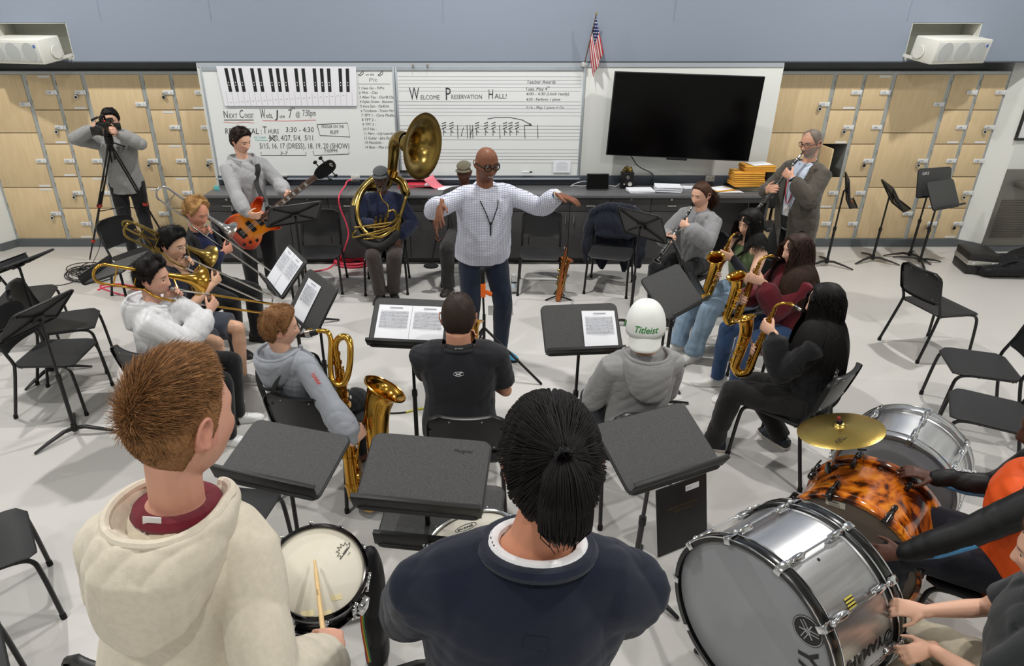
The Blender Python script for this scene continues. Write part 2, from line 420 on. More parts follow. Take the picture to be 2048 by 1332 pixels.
bank([(-6.185, -5.483, 3, 'first from the west corner'), (-5.482, -5.133, 5, 'second from the west corner'), (-5.132, -4.783, 5, 'third from the west corner'), (-4.782, -4.068, 3, 'fourth, behind the cameraman'),
      (-4.067, -3.718, 5, 'fifth, beside the camera tripod'), (-3.717, -3.33, 5, 'last one by the keyboard poster')], 'in the west bank', {0: [0], 1: [1, 3], 2: [4], 3: [1], 4: [0, 4], 5: [2]}, {})
bank([(3.565, 4.277, 3, 'first beside the television'), (4.278, 4.629, 5, 'second, with one door ajar'), (4.63, 4.979, 5, 'third from the television'), (4.98, 5.678, 3, 'fourth, behind the empty music stands'),
      (5.679, 6.029, 5, 'fifth from the television'), (6.03, 6.375, 5, 'last one by the drinking fountain')], 'in the east bank', {0: [2], 1: [3], 2: [2], 3: [1], 4: [0], 5: [0, 1, 3]}, {1: 2})
# ------------------------------------------------------------------ counter of base cabinets
M_cab = mat('charcoal_laminate', (66, 65, 66), 0.5, var=(60, 0.3, (54, 53, 54), 3), stretch=(0.4, 1, 3))
M_top = mat('grey_worktop', (104, 104, 106), 0.35, var=(90, 0.4, (90, 90, 92), 2))
M_splash = mat('backsplash_blue_grey', (74, 80, 90), 0.4)
M_nickel = mat('brushed_nickel', (200, 196, 186), 0.28, 1.0)
CF = 7.77
names = ['behind the bass guitarist', 'behind the red cable coil', 'behind the sousaphone player', 'behind the conductor', 'behind the empty chair and standing saxophone', 'behind the clarinet girl']
proto = None
for k in range(6):
    cx = 1.077 + 0.963 * (k - 4)
    lab = 'charcoal base cabinet with two drawers over two doors %s' % names[k]
    if proto is None:
        proto = thing('base_cabinet', lab, 'cabinet', (cx, CF, 0), 0, 'cabinets under the worktop')
        c = MB().box((0, 0.27, 0.47), (0.961, 0.5, 0.77), 0.002); c.box((0, 0.31, 0.045), (0.961, 0.42, 0.085)); c.build('carcass', M_cab, proto)
        for sx in (-1, 1):
            d = MB().box((sx * 0.2405, 0.012, 0.76), (0.474, 0.02, 0.165), 0.002).build('drawer', M_cab, proto)
            MB().tube([(sx * 0.2405 - 0.05, 0, 0.75), (sx * 0.2405 - 0.05, -0.028, 0.75), (sx * 0.2405 + 0.05, -0.028, 0.75), (sx * 0.2405 + 0.05, 0, 0.75)], 0.006, 8).build('handle', M_nickel, d)
            MB().cyl((sx * 0.2405, 0.003, 0.82), (sx * 0.2405, -0.004, 0.82), 0.012, 12).build('lock', M_nickel, d)
            d = MB().box((sx * 0.2405, 0.012, 0.38), (0.474, 0.02, 0.58), 0.002).build('door', M_cab, proto)
            MB().tube([(sx * 0.05, 0, 0.64), (sx * 0.05, -0.028, 0.64), (sx * 0.05, -0.028, 0.54), (sx * 0.05, 0, 0.54)], 0.006, 8).build('handle', M_nickel, d)
        _t = tree_of(proto)
    else: dup(proto, (cx, CF, 0), 0, lab, tree=_t)
o = thing('worktop', 'long grey laminate worktop running under both whiteboards and the television', 'worktop', (0.1, CF, 0))
MB().box((0, 0.245, 0.862), (6.74, 0.55, 0.036), 0.004).build('top_slab', M_top, o)
MB().box((0, 0.51, 0.938), (6.74, 0.02, 0.115), 0.002).build('backsplash', M_splash, o)
o = thing('desk_end_panel', 'charcoal end panel and apron closing the knee space near the clarinet man', 'desk panel', (3.44, CF, 0))
MB().box((0, 0.27, 0.42), (0.03, 0.5, 0.842), 0.002).build('end_panel', M_cab, o)
MB().box((-0.47, 0.1, 0.81), (0.9, 0.2, 0.06), 0.002).build('apron', M_cab, o)
MB().box((-0.91, 0.5, 0.42), (1.75, 0.012, 0.84)).build('back_panel', M_cab, o)
# plinth sealing the foot of the cabinets to the floor
m = MB().box((1.95, CF + 0.03, 0.05), (1.15, 0.012, 0.1)); struct('baseboard_counter', m, M_cab, smooth=False)
# ------------------------------------------------------------------ whiteboards
M_board = mat('whiteboard_enamel', (234, 237, 236), 0.12, spec=0.5)
M_alu = mat('aluminium', (196, 204, 212), 0.35, 0.7)
M_cork = mat('map_rail_insert', (150, 158, 170), 0.7)
def whiteboard(label, x0, x1):
    z0, z1 = 0.965, 2.255; o = thing('whiteboard', label, 'whiteboard', ((x0 + x1) / 2, WY, 0)); w = x1 - x0
    MB().box((0, -0.012, (z0 + z1) / 2), (w - 0.03, 0.02, z1 - z0 - 0.03)).build('writing_surface', M_board, o, smooth=False)
    f = MB()
    for sx in (-1, 1): f.box((sx * (w / 2 - 0.012), -0.014, (z0 + z1) / 2), (0.024, 0.028, z1 - z0), 0.003)
    f.box((0, -0.014, z0 + 0.01), (w - 0.05, 0.028, 0.02), 0.003); f.box((0, -0.014, z1 - 0.008), (w - 0.05, 0.028, 0.016), 0.003); f.build('frame', M_alu, o)
    MB().box((0, -0.018, z1 - 0.03), (w - 0.05, 0.026, 0.028), 0.004).build('map_rail', M_alu, o)
    t = MB().box((0, -0.05, z0 - 0.004), (w, 0.085, 0.012), 0.004); t.box((0, -0.09, z0 + 0.004), (w, 0.01, 0.02), 0.003); t.build('pen_tray', M_alu, o)
    return o
wb1 = whiteboard('whiteboard with keyboard poster, concert dates and a numbered list', -3.27, -1.0)
wb2 = whiteboard('whiteboard ruled with music staves reading welcome preservation hall', -0.995, 1.235)
M_pen = mat('marker_black', (62, 62, 66), 0.6); M_red = mat('marker_red', (224, 150, 150), 0.6); M_teal = mat('marker_teal', (120, 200, 190), 0.6)
M_grey = mat('stave_grey', (150, 150, 158), 0.6); M_violet = mat('stave_violet', (176, 172, 196), 0.6)
def write(par, txt, px, py, hpx, wpx, m=None, shear=0.12, name='handwriting'):
    p = at_y(px, py, WY - 0.0235); q = at_y(px, py - hpx, WY - 0.0235); w_ = at_y(px + wpx, py, WY - 0.0235)[0] - p[0]; sz = (q[2] - p[2]) / 0.72
    t = text_mb(txt, sz, (0, 0, 0), (1, 0, 0), (0, 0, 1), shear=shear); xm = max(v[:, 0].max() for v in t.v)
    for i in range(len(t.v)): t.v[i] = t.v[i] * A(w_ / xm, 1, 1) + p
    return t.build(name, m or M_pen, par, off=par.location, smooth=False)
def stroke(par, pts, m=None, w=0.004, name='drawn_line'):
    P = [at_y(x, y, WY - 0.0235) for x, y in pts]; t = MB(); t.tube(P, w, 4, caps=False)
    for i in range(len(t.v)): t.v[i][:, 1] = (t.v[i][:, 1] - (WY - 0.0235)) * 0.15 + WY - 0.0235
    return t.build(name, m or M_pen, par, off=par.location, smooth=False)
for args in [('N', 447, 236, 15, 10), ('EXT', 458, 236, 9, 18), ('C', 479, 236, 17, 9), ('ONCERT', 489, 236, 9, 19), ('W', 521, 237, 20, 11), ('eds,', 532, 236, 11, 14), ('J', 551, 236, 17, 7), ('une', 559, 236, 8, 11), ('7', 577, 236, 18, 8), ('th', 580, 219, 6, 10), ('@', 591, 233, 10, 9), ('7:30pm', 605, 232, 13, 27),
             ('REHEARSAL :', 450, 268, 12, 74), ('T', 526, 267, 15, 9), ('HURS', 536, 267, 9, 22), ('3:30 - 4:30', 571, 264, 10, 57), ('Ice Cream', 508, 277, 6, 24, M_teal), ('4/20, 4/27, 5/4,  5/11', 537, 281, 11, 90),
             ('5/15, 16, 17 (DRESS), 18, 19, 20 (SHOW)', 519, 297, 11, 180), ('3-7', 560, 309, 6, 16), ('7:00PM', 648, 305, 7, 27), ('FIDDLER ON THE', 643, 256, 6.5, 45), ('RUFF', 660, 268, 8, 18)]: write(wb1, *args)
for pts, mm in [([(448, 240), (507, 240)], None), ([(447, 244), (470, 246), (490, 244), (508, 246)], M_red), ([(525, 241), (570, 242), (632, 240)], M_red), ([(538, 271), (551, 283)], None), ([(551, 271), (538, 283)], None),
                ([(634, 249), (695, 246), (700, 274), (640, 271), (634, 249)], None), ([(522, 304), (522, 311), (612, 311), (612, 305)], None), ([(626, 302), (628, 311), (698, 308), (698, 303)], None), ([(510, 280), (535, 281)], M_teal)]: stroke(wb1, pts, mm)
lst = ['1 Cees Go - Fl/Pic', '2 Mi.k - Clar', '3 Allen Tea - Clar/B.Clar', '4 Dylan Green - Bassoon', '5 Anna Sam - Ob/E.Hn', '6 Trombone - Trevor Mo!', '7 TPT 1 - Chris Melilla', '8 TPT 2 -', '9 TPT 3 -', '10 F Hn -', '11 Perc - Lily Leandra', '12 Guitar - Jake Emerson', '13 Mandolin -', '14 Bass - Max Lindahl']
for i, tx in enumerate(lst): write(wb1, tx, 716.5 + i * 1.0, 178.5 + i * 9.1, 5.4, len(tx) * 2.75 + 3)
write(wb1, 'on the', 731, 151, 5, 17); write(wb1, 'Pit', 737, 163, 7, 18, M_grey)
stroke(wb1, [(716, 168), (780, 168)], M_grey, .003)
for (x, y) in ((722, 147), (761, 147)): stroke(wb1, [(x - 5, y + 4), (x - 1, y), (x + 6, y - 7), (x + 4, y + 1), (x - 2, y + 5), (x - 5, y + 2)])
for k, (y0, n, sp) in enumerate([(153, 5, 7.2), (203, 5, 7.0), (251.5, 5, 6.9), (299, 5, 6.6)]):
    for i in range(n): stroke(wb2, [(797 - 0, y0 + i * sp), (1163 - (y0 + i * sp - 153) * .035, y0 + i * sp + 0.6)], M_violet if k < 2 else M_grey, .0022, 'stave_line')
for args in [('W', 819, 200, 26, 20, None, 0), ('ELCOME', 841, 199, 9, 38, None, 0), ('P', 890, 200, 26, 12, None, 0), ('RESERVATION', 902, 198, 9, 62, None, 0), ('H', 976, 198, 20, 10, None, 0), ('ALL!', 989, 197, 10, 24, None, 0),
             ('Teacher Awards', 1053, 167, 7, 58), ('Tues. May 4', 1050, 181, 7, 44), ('th', 1094, 176, 4, 6), ('4:00 - 4:30 (Until ready)', 1052, 190.5, 6, 86), ('4:30 - Perform 1 piece', 1052, 201.5, 6, 68), ('5:16 - Play 1 piece + Go', 1052, 218, 6, 76)]: write(wb2, *args)
for x in (915, 934, 940, 945, 999, 1049, 1075): stroke(wb2, [(x, 250), (x + 1, 277)])
for x, k in ((888, 0), (903, 1), (954, 0), (972, 0), (987, 1), (1010, 0), (1021, 0), (1034, 1)):
    for y in (246, 251, 256): stroke(wb2, [(x - 4, y + 1.5), (x, y), (x + 4, y - 1.5)], None, .005)
    stroke(wb2, [(x - 1, 258), (x - 1, 271)]); stroke(wb2, [(x - 1, 262), (x + 4, 265)])
stroke(wb2, [(975, 238), (990, 235), (1020, 235), (1045, 240), (1064, 251)]); stroke(wb2, [(1059, 246), (1064, 251), (1058, 251)]); stroke(wb2, [(922, 273), (927, 255)]); stroke(wb2, [(940, 273), (946, 255)])
stroke(wb2, [(1049, 251), (1062, 250)])
# keyboard poster hung over the first board
kp = thing('keyboard_poster', 'laminated piano keyboard wall chart hung on the whiteboard', 'poster', (-2.2, WY - 0.03, 0))
def kz(px, py): return at_y(px, py, WY - 0.038)
a, b_, c_, d_ = kz(432, 132), kz(712, 133), kz(714, 213), kz(450, 213)
sh = MB().add([a, b_, c_, d_, a + A(0, .002, 0), b_ + A(0, .002, 0), c_ + A(0, .002, 0), d_ + A(0, .002, 0)], [(0, 3, 2, 1), (4, 5, 6, 7), (0, 1, 5, 4), (1, 2, 6, 5), (2, 3, 7, 6), (3, 0, 4, 7)])
sh.build('sheet', mat('poster_white', (240, 240, 246), 0.25, coat=0.6), kp, off=kp.location, smooth=False)
def kq(u, v): return (a * (1 - u) + b_ * u) * (1 - v) + (d_ * (1 - u) + c_ * u) * v
kb = MB()
bx = [.055, .105, .155, .24, .293, .372, .423, .475, .556, .608, .688, .74, .79, .873, .925]
for u in bx:
    q = [kq(u, .05), kq(u + .024, .05), kq(u + .024, .63), kq(u, .63)]; q = [x - A(0, .002, 0) for x in q]; q2 = [x + A(0, .0015, 0) for x in q]
    kb.add(q + q2, [(0, 3, 2, 1), (0, 1, 5, 4), (1, 2, 6, 5), (2, 3, 7, 6), (3, 0, 4, 7)])
kb.build('black_key_print', mat('print_black', (24, 28, 28), 0.2, coat=0.5), kp, off=kp.location, smooth=False)
kl = MB()
for i in range(23):
    u = .03 + i * .0425; kl.tube([kq(u, .64) - A(0, .001, 0), kq(u, .97) - A(0, .001, 0)], .0011, 4)
for i in range(21):
    u = .052 + i * .0425; p = kq(u, .9 - i * .009) - A(0, .001, 0); kl.box(p, (.022, .001, .006))
kl.tube([kq(.0, .985) - A(0, .001, 0), kq(1, .985) - A(0, .001, 0)], .004, 4)
kl.build('key_line_print', mat('print_grey', (176, 172, 186), 0.4), kp, off=kp.location, smooth=False)
kt = MB()
for u in bx:
    p = kq(u + .006, .4) - A(0, .0035, 0); kt.box(p + A(.008, 0, 0), (.01, .001, .012)); kt.box(p + A(.008, 0, -.03), (.01, .001, .012))
kt.build('key_letter_print', mat('print_white', (235, 235, 235), 0.4), kp, off=kp.location, smooth=False)
# ------------------------------------------------------------------ television on its wall arm
M_tv = mat('tv_glass', (3, 3, 4), 0.16, spec=0.22); M_tvb = mat('tv_bezel', (12, 12, 13), 0.35)
P = [at_y(1229, 144, 8.1), at_y(1531, 152, 7.9), at_y(1499, 325, 7.9), at_y(1214, 309, 8.1)]
cen = sum(P) / 4; xd = nrm(P[1] + P[2] - P[0] - P[3]); zd = nrm(P[0] + P[1] - P[2] - P[3]); zd = nrm(zd - xd * np.dot(xd, zd)); yd = np.cross(zd, xd)
tw = np.linalg.norm((P[1] + P[2] - P[0] - P[3]) / 2); th = np.linalg.norm((P[0] + P[1] - P[2] - P[3]) / 2); Rt = np.stack([xd, yd, zd], 1)
tv = thing('television', 'large black flat television tilted forward on the white wall', 'television', cen)
MB().box((0, .03, 0), (tw, .045, th), .006, Rt).build('housing', M_tvb, tv)
s_ = MB().box((0, 0, 0), (tw - .02, .006, th - .024), .0, Rt); s_.xf(Rt @ A(0, .006, .002)); s_.build('screen', M_tv, tv, smooth=False)
f = MB().box((0, .0, -th / 2 - .012), (.3, .03, .02), .005, Rt); f.v[-1] = f.v[-1]; f.xf(Rt @ A(0, .02, 0)); 
t2 = MB().box((0, 0, 0), (.24, .03, .03), .006, Rt); t2.xf(Rt @ A(0, .02, -th / 2 - .008)); t2.build('sensor_bar', M_tvb, tv)
ar = MB().tube([Rt @ A(0, .05, 0), A(0, WY - cen[1] - .01, 0)], .035, 10); ar.box((0, WY - cen[1] - .012, 0), (.3, .02, .3)); ar.build('wall_arm', M_blk, tv)
# ------------------------------------------------------------------ wall loudspeakers
M_spk = mat('speaker_white', (232, 231, 222), 0.5); M_grl = mat('speaker_grille', (212, 213, 209), 0.6, bump=(900, .5, .002)); M_cone = mat('speaker_cone', (188, 191, 190), 0.7)
def speaker(cx, sg, label):
    o = thing('wall_loudspeaker', label, 'loudspeaker', (cx, WY - .12, 2.445), 0, 'white loudspeakers on the soffit')
    yaw = R(sg * 17); Rz = np.array([[math.cos(yaw), -math.sin(yaw), 0], [math.sin(yaw), math.cos(yaw), 0], [0, 0, 1]])
    tl = R(8); Rx = np.array([[1, 0, 0], [0, math.cos(tl), -math.sin(tl)], [0, math.sin(tl), math.cos(tl)]]); Q = Rz @ Rx
    MB().box((0, .02, 0), (.80, .30, .255), .012, Q).build('cabinet', M_spk, o)
    g = MB(); g.box((0, 0, 0), (.745, .012, .2), .004, Q); g.xf(Q @ A(0, -.133, 0)); gr = g.build('grille', M_grl, o)
    for k in (-1, 0, 1):
        c = MB(); c.lathe([(0, .004), (.05, .004), (.098, .001), (.1, -.002)], 28, rot=rot_to((0, -1, 0))); c.xf(Q @ A(k * .24, -.14, 0), Q); c.build('driver', M_cone, gr)
    l = MB().box((0, 0, 0), (.026, .003, .028), .004, Q); l.xf(Q @ A(.335, -.141, .06)); l.build('blue_badge', mat('badge_blue', (60, 110, 190), .4), gr)
    b = MB().lathe([(0, 0), (.07, 0), (.07, .012), (0, .012)], 20, rot=rot_to((-sg, 0, 0))); b.box((0, .12, -.07), (.015, .16, .03)); b.xf(Q @ A(-sg * .403, .06, -.03), Q); b.build('bracket', M_spk, o)
    a = MB().tube([Q @ A(0, .16, 0), A(0, .44, 0)], .03, 8); a.build('mount_arm', M_spk, o)
speaker(-5.2, -1, 'white three-cone loudspeaker above the lockers behind the cameraman'); speaker(5.37, 1, 'white three-cone loudspeaker above the lockers near the drinking fountain')
# ------------------------------------------------------------------ chairs
M_seat = mat('chair_black_polymer', (38, 38, 39), 0.5, bump=(500, 0.25, 0.001), spec=0.4)
M_shell = mat('chair_black_shell', (27, 27, 28), 0.36, spec=0.45)
M_tube = mat('black_enamel_tube', (24, 24, 25), 0.3, spec=0.5)
M_screw = mat('screw_steel', (170, 170, 168), 0.3, 1.0)
M_rub = mat('rubber_foot', (16, 16, 16), 0.8)
def make_chair(label):
    o = thing('stacking_chair', label, 'chair', (0, 0, 0), 0, 'black stacking chairs')
    nu, nv = 13, 11; us = np.linspace(-1, 1, nu); vs = np.linspace(0, 1, nv)
    def sheet(fn, th, rim):
        out = []
        for u in us: out.append([fn(u, v) for v in vs])
        T = np.array(out); return T
    # seat: rounded corners, dished, waterfall front
    def seat_fn(u, v):
        y = -0.20 + 0.42 * v; w = 0.225 - 0.006 * (1 - v)
        c = 0.045; e = min(v, 1 - v) * 0.42
        if e < c: w -= c - math.sqrt(max(0, c * c - (c - e) ** 2))
        z = 0.447 - 0.012 * (1 - u * u) * math.sin(PI * v) - 0.018 * max(0, (v - 0.8) / 0.2) ** 2
        return (u * w, y, z)
    T = sheet(seat_fn, 0, 0); s = MB(); s.grid(T[::-1]); s.grid(T - A(0, 0, 0.016))
    ed = [(T[0, j], 0) for j in range(nv)]
    loop = [T[i, 0] for i in range(nu)] + [T[-1, j] for j in range(1, nv)] + [T[i, -1] for i in range(nu - 2, -1, -1)] + [T[0, j] for j in range(nv - 2, 0, -1)]
    s.tube([p - A(0, 0, 0.008) for p in loop], 0.0085, 6, closed=True, up=(0, 0, 1)); s.build('seat', M_seat, o)
    def back_fn(u, v):
        z = 0.535 + 0.285 * v; w = 0.222 + 0.004 * v; e = (1 - v) * 0.285; c = 0.075
        if e < c: w -= c - math.sqrt(max(0, c * c - (c - e) ** 2))
        e = v * 0.285; c2 = 0.03
        if e < c2: w -= c2 - math.sqrt(max(0, c2 * c2 - (c2 - e) ** 2))
        y = -0.215 - 0.085 * v - 0.028 * (1 - u * u) + 0.012 * v * v
        return (u * w, y, z)
    T = sheet(back_fn, 0, 0); b = MB(); b.grid(T); b.grid((T - A(0, 0.014, 0))[::-1])
    loop = [T[i, 0] for i in range(nu)] + [T[-1, j] for j in range(1, nv)] + [T[i, -1] for i in range(nu - 2, -1, -1)] + [T[0, j] for j in range(nv - 2, 0, -1)]
    fl = np.array([[p + A(0, 0.002, 0), p + A(0, -0.012, 0.004), p * A(0.985, 1, 1) + A(0, -0.03, 0), p * A(0.95, 1, 1) + A(0, -0.03, -0.0)] for p in loop])
    b.grid(fl[::-1], cu=True); b.build('backrest', M_shell, o, ang=50)
    sc = MB()
    for x, z in ((-0.09, 0.79), (0.09, 0.79), (-0.16, 0.58), (0.16, 0.58)):
        y = back_fn(x / 0.22, (z - 0.535) / 0.285)[1]; sc.lathe([(0.0, 0.004), (0.006, 0.003), (0.007, 0)], 10, (x, y - 0.0145, z), rot_to((0, -1, 0)))
    sc.build('screw', M_screw, o)
    for sx in (-1, 1):
        P = spline([(sx * 0.232, 0.235, 0.012), (sx * 0.222, 0.215, 0.3), (sx * 0.214, 0.195, 0.395), (sx * 0.208, 0.13, 0.424), (sx * 0.2, 0.0, 0.424), (sx * 0.197, -0.17, 0.424)], 5)
        l = MB().tube(P, 0.0125, 8).build('leg', M_tube, o); MB().cyl((sx * 0.232, 0.235, 0), (sx * 0.231, 0.233, 0.03), 0.0155, 10).build('foot_cap', M_rub, l)
        P = spline([(sx * 0.238, -0.29, 0.012), (sx * 0.224, -0.23, 0.25), (sx * 0.214, -0.195, 0.4), (sx * 0.212, -0.19, 0.46), (sx * 0.214, -0.225, 0.56), (sx * 0.2, -0.28, 0.72)], 5)
        l = MB().tube(P, 0.0125, 8).build('leg', M_tube, o); MB().cyl((sx * 0.238, -0.29, 0), (sx * 0.237, -0.287, 0.03), 0.0155, 10).build('foot_cap', M_rub, l)
    MB().tube([(-0.2, 0.06, 0.416), (0.2, 0.06, 0.416)], 0.009, 8).build('crossbar', M_tube, o)
    MB().tube([(-0.2, -0.15, 0.416), (0.2, -0.15, 0.416)], 0.009, 8).build('crossbar', M_tube, o)
    return o
CH = [
 (4.14, 5.48, 80, 'empty black chair seen from behind, alone on open floor before the instrument case'),
 (3.76, 4.37, -71, 'empty black chair beside the silver drums, farther of two turned to the players'),
 (3.38, 3.72, -58, 'empty black chair just behind the far silver bass drum and cymbal'),
 (2.86, 2.86, -43, 'black chair under the orange-jacketed drummer'),
 (-3.71, 6.87, 114, 'empty black chair standing between the camera tripod and the trombonists'),
 (-3.53, 5.14, 69, 'empty black chair behind the tripod-based stand, farther of two overlapping at the picture edge'),
 (-3.3, 4.56, 86, 'empty black chair directly behind the lone music stand by the west side'),
 (-4.25, 5.72, 72, 'black chair mostly cut off, farthest along the west side'),
 (-2.47, 2.47, 52, 'empty black chair cut off beside the cream hooded drummer, its front edge showing'),
 (-2.16, 1.78, 50, 'black chair cut off, closest to the camera at the west side'),
 (-2.15, 4.12, 28, 'black chair under the trombonist in the white hoodie'),
 (-0.99, 3.57, 14, 'black chair under the boy with the baritone saxophone'),
 (-0.08, 3.37, 0, 'black chair under the man in the black t-shirt'),
 (0.885, 3.42, -14, 'black chair under the player in the white cap'),
 (2.08, 3.81, -40, 'black chair under the saxophonist in black with long dark hair'),
 (2.42, 4.80, -80, 'black chair under the saxophonist in the maroon sweatshirt'),
 (2.36, 5.54, -100, 'black chair under the saxophonist in the green top'),
 (2.2, 6.42, -125, 'black chair under the girl playing clarinet'),
 (0.67, 6.98, 186, 'empty black chair facing the camera with a saxophone standing beside it'),
 (1.45, 6.98, 198, 'black chair with a dark jacket hung over its back'),
 (-1.78, 7.02, 175, 'empty black chair facing the camera behind the bassist\'s music stand'),
 (-0.98, 7.2, 180, 'black chair under the sousaphone player'),
 (-0.2, 7.3, 180, 'black chair behind the conductor under the man in the tweed cap'),
 (-2.55, 5.66, 104, 'black chair under the fair-haired trombonist'),
 (-2.42, 4.86, 92, 'black chair under the trombonist with glasses'),
 (-1.34, 2.72, 8, 'black chair in front of the cream hooded drummer, only its back top showing'),
 (-1.2, 1.84, 6, 'black chair at the hip of the cream hooded drummer, mostly out of frame'),
]
_c0 = make_chair(CH[0][3]); _c0.location = (CH[0][0], CH[0][1], 0); _c0.rotation_euler[2] = -R(CH[0][2]); _ct = tree_of(_c0)
for x, y, p, l in CH[1:]: dup(_c0, (x, y, 0), -R(p), l, tree=_ct)
# ------------------------------------------------------------------ music stands
M_desk = mat('stand_desk_black', (52, 52, 52), 0.55, bump=(420, 0.6, 0.0012), var=(330, 0.9, (84, 84, 84), 2), spec=0.4)
M_deskb = mat('stand_black', (30, 30, 30), 0.45, spec=0.45)
def make_stand(key, x, y, z, phi, tilt, label, base=None, legrot=0.0, tubez=None, mark=None, hgt=.335):
    n = fdir(phi); n3 = n
    o = thing('music_stand', label, 'music stand', (x, y, 0), 0, 'black music stands')
    u = np.cross(-n, A(0, 0, 1)); t = R(tilt); v = -n * math.sin(t) + A(0, 0, 1) * math.cos(t); w = np.cross(u, v)      # w faces the reader
    Q = np.stack([u, v, w], 1); C = A(0, 0, z)
    W, Hh = 0.49, hgt
    out = []
    for (px, py) in rrect(W, Hh, 0.03, 4):
        if py > 0: py = py + 0.016 * (1 - (px / (W / 2)) ** 2)
        out.append((px, py))
    d = MB().plate(out, 0.006, None, 0, 0.0015); d.xf(C + Q @ A(0, 0, -0.003), Q)
    # rolled side and top edges folding to the back
    desk = d.build('desk', M_desk, o, ang=35)
    e = MB(); pts = [A(px, py, -0.008) for px, py in out]; e.tube([C + Q @ p for p in pts], 0.007, 6, closed=True, up=Q[:, 2]); e.build('rim', M_deskb, desk)
    l = MB().box((0, -Hh / 2 + 0.004, 0.032), (W + 0.01, 0.005, 0.072), 0.002); l.box((0, -Hh / 2 + 0.012, 0.068), (W + 0.01, 0.02, 0.005), 0.002); l.xf(C, Q); l.build('ledge', M_deskb, desk)
    r = MB()
    for sx, sy in ((-1, 1), (1, 1), (-1, -1), (1, -1)): r.tube([C + Q @ A(sx * .02, sy * .015, -.016), C + Q @ A(sx * .21, sy * (Hh / 2 - .03), -.012)], (.011, .004), 6)
    r.box((0, 0, -.022), (.08, .06, .022), .004); 
    rb = MB(); rb.box((0, 0, -.022), (.08, .06, .022), .004); rb.xf(C, Q); r = MB()
    for sx, sy in ((-1, 1), (1, 1), (-1, -1), (1, -1)): r.tube([C + Q @ A(sx * .02, sy * .015, -.012), C + Q @ A(sx * .21, sy * (Hh / 2 - .03), -.012)], .007, 6)
    r.join(rb); r.build('back_brace', M_deskb, o)
    top = C + Q @ A(0, 0, -.045); bx, by = (base[0] - x, base[1] - y) if base else (top[0] * 1.0, top[1] * 1.0)
    B = A(bx, by, .055); zm = (z - .05) * .52
    mid = B + (top - B) * ((zm - .055) / (top[2] - .055))
    MB().tube([mid, top], .0105, 8).build('inner_tube', M_deskb, o)
    MB().tube([top, C + Q @ A(0, 0, -.02)], .012, 8).build('tilt_joint', M_blk, o)
    p = MB().tube([B, mid], .015, 10); p.cyl(mid - A(0, 0, .02), mid + A(0, 0, .025), .019, 12); p.build('pole', M_deskb, o)
    MB().cyl(B - A(0, 0, .03), B + A(0, 0, .03), .021, 12).build('hub', M_deskb, o)
    for k in range(3):
        a = R(legrot + 120 * k); dr = A(math.cos(a), math.sin(a), 0)
        P = [A(bx, by, .05) + dr * .01, A(bx, by, .058) + dr * .08, A(bx, by, .035) + dr * .2, A(bx, by, .012) + dr * .30]
        MB().tube(P, [(.016, .017), (.014, .017), (.011, .016), (.007, .012)], 8, up=(0, 0, 1), rnd=True).build('leg', M_deskb, o)
    if mark:
        m = text_mb(mark[0], mark[1], C + Q @ A(mark[2], mark[3], .0045), u, v, shear=.2); m.build('scrawl', mat('chalk_white', (225, 225, 225), .6) if mark[4] else mat('faint_ink', (18, 18, 18), .4), desk, smooth=False)
    return o, C, Q
M_paper = mat('sheet_paper', (240, 242, 248), 0.7); M_print = mat('printed_ink', (158, 160, 168), 0.7)
def music_sheet(o, C, Q, x0, y0, w, h, label, rot=0.0, staves=5, name='music_sheet'):
    s = thing(name, label, 'sheet music', tuple(np.array(o.location) + C + Q @ A(x0, y0, .009)), 0, 'sheets of printed music')
    cr, sr = math.cos(R(rot)), math.sin(R(rot)); Q2 = Q @ np.array([[cr, -sr, 0], [sr, cr, 0], [0, 0, 1]])
    g = np.array([[Q2 @ A((i / 8 - .5) * w, (j / 8 - .5) * h, .0012 * math.sin(i * .8 + j * .5)) for j in range(9)] for i in range(9)])
    p = MB().grid(g); p.grid((g - Q2[:, 2] * .0012)[::-1]); p.build('page', M_paper, s)
    k = MB(); random.seed(int(abs(x0) * 1000 + w * 77))
    def ln(xa, xb, y, t): k.box((0, 0, 0), ((xb - xa), t, .0006)); k.v[-1] = (k.v[-1] + A((xa + xb) / 2, y, .0035)) @ Q2.T
    ln(-.16 * w, .22 * w, .43 * h, .006)
    for r in range(staves):
        yb = (.34 - r * .088) * h
        for q in range(5): ln(-.42 * w, .42 * w, yb - q * .0045, .0011)
        for q in range(7):
            xx = random.uniform(-.4, .4) * w; yy = yb - random.choice((0, .0045, .009, .0135, .018)); ln(xx - .002, xx + .002, yy, .003); ln(xx + .0015, xx + .0022, yy + .005, .01)
    k.build('printed_stave', M_print, s, smooth=False)
    return s
S = {}
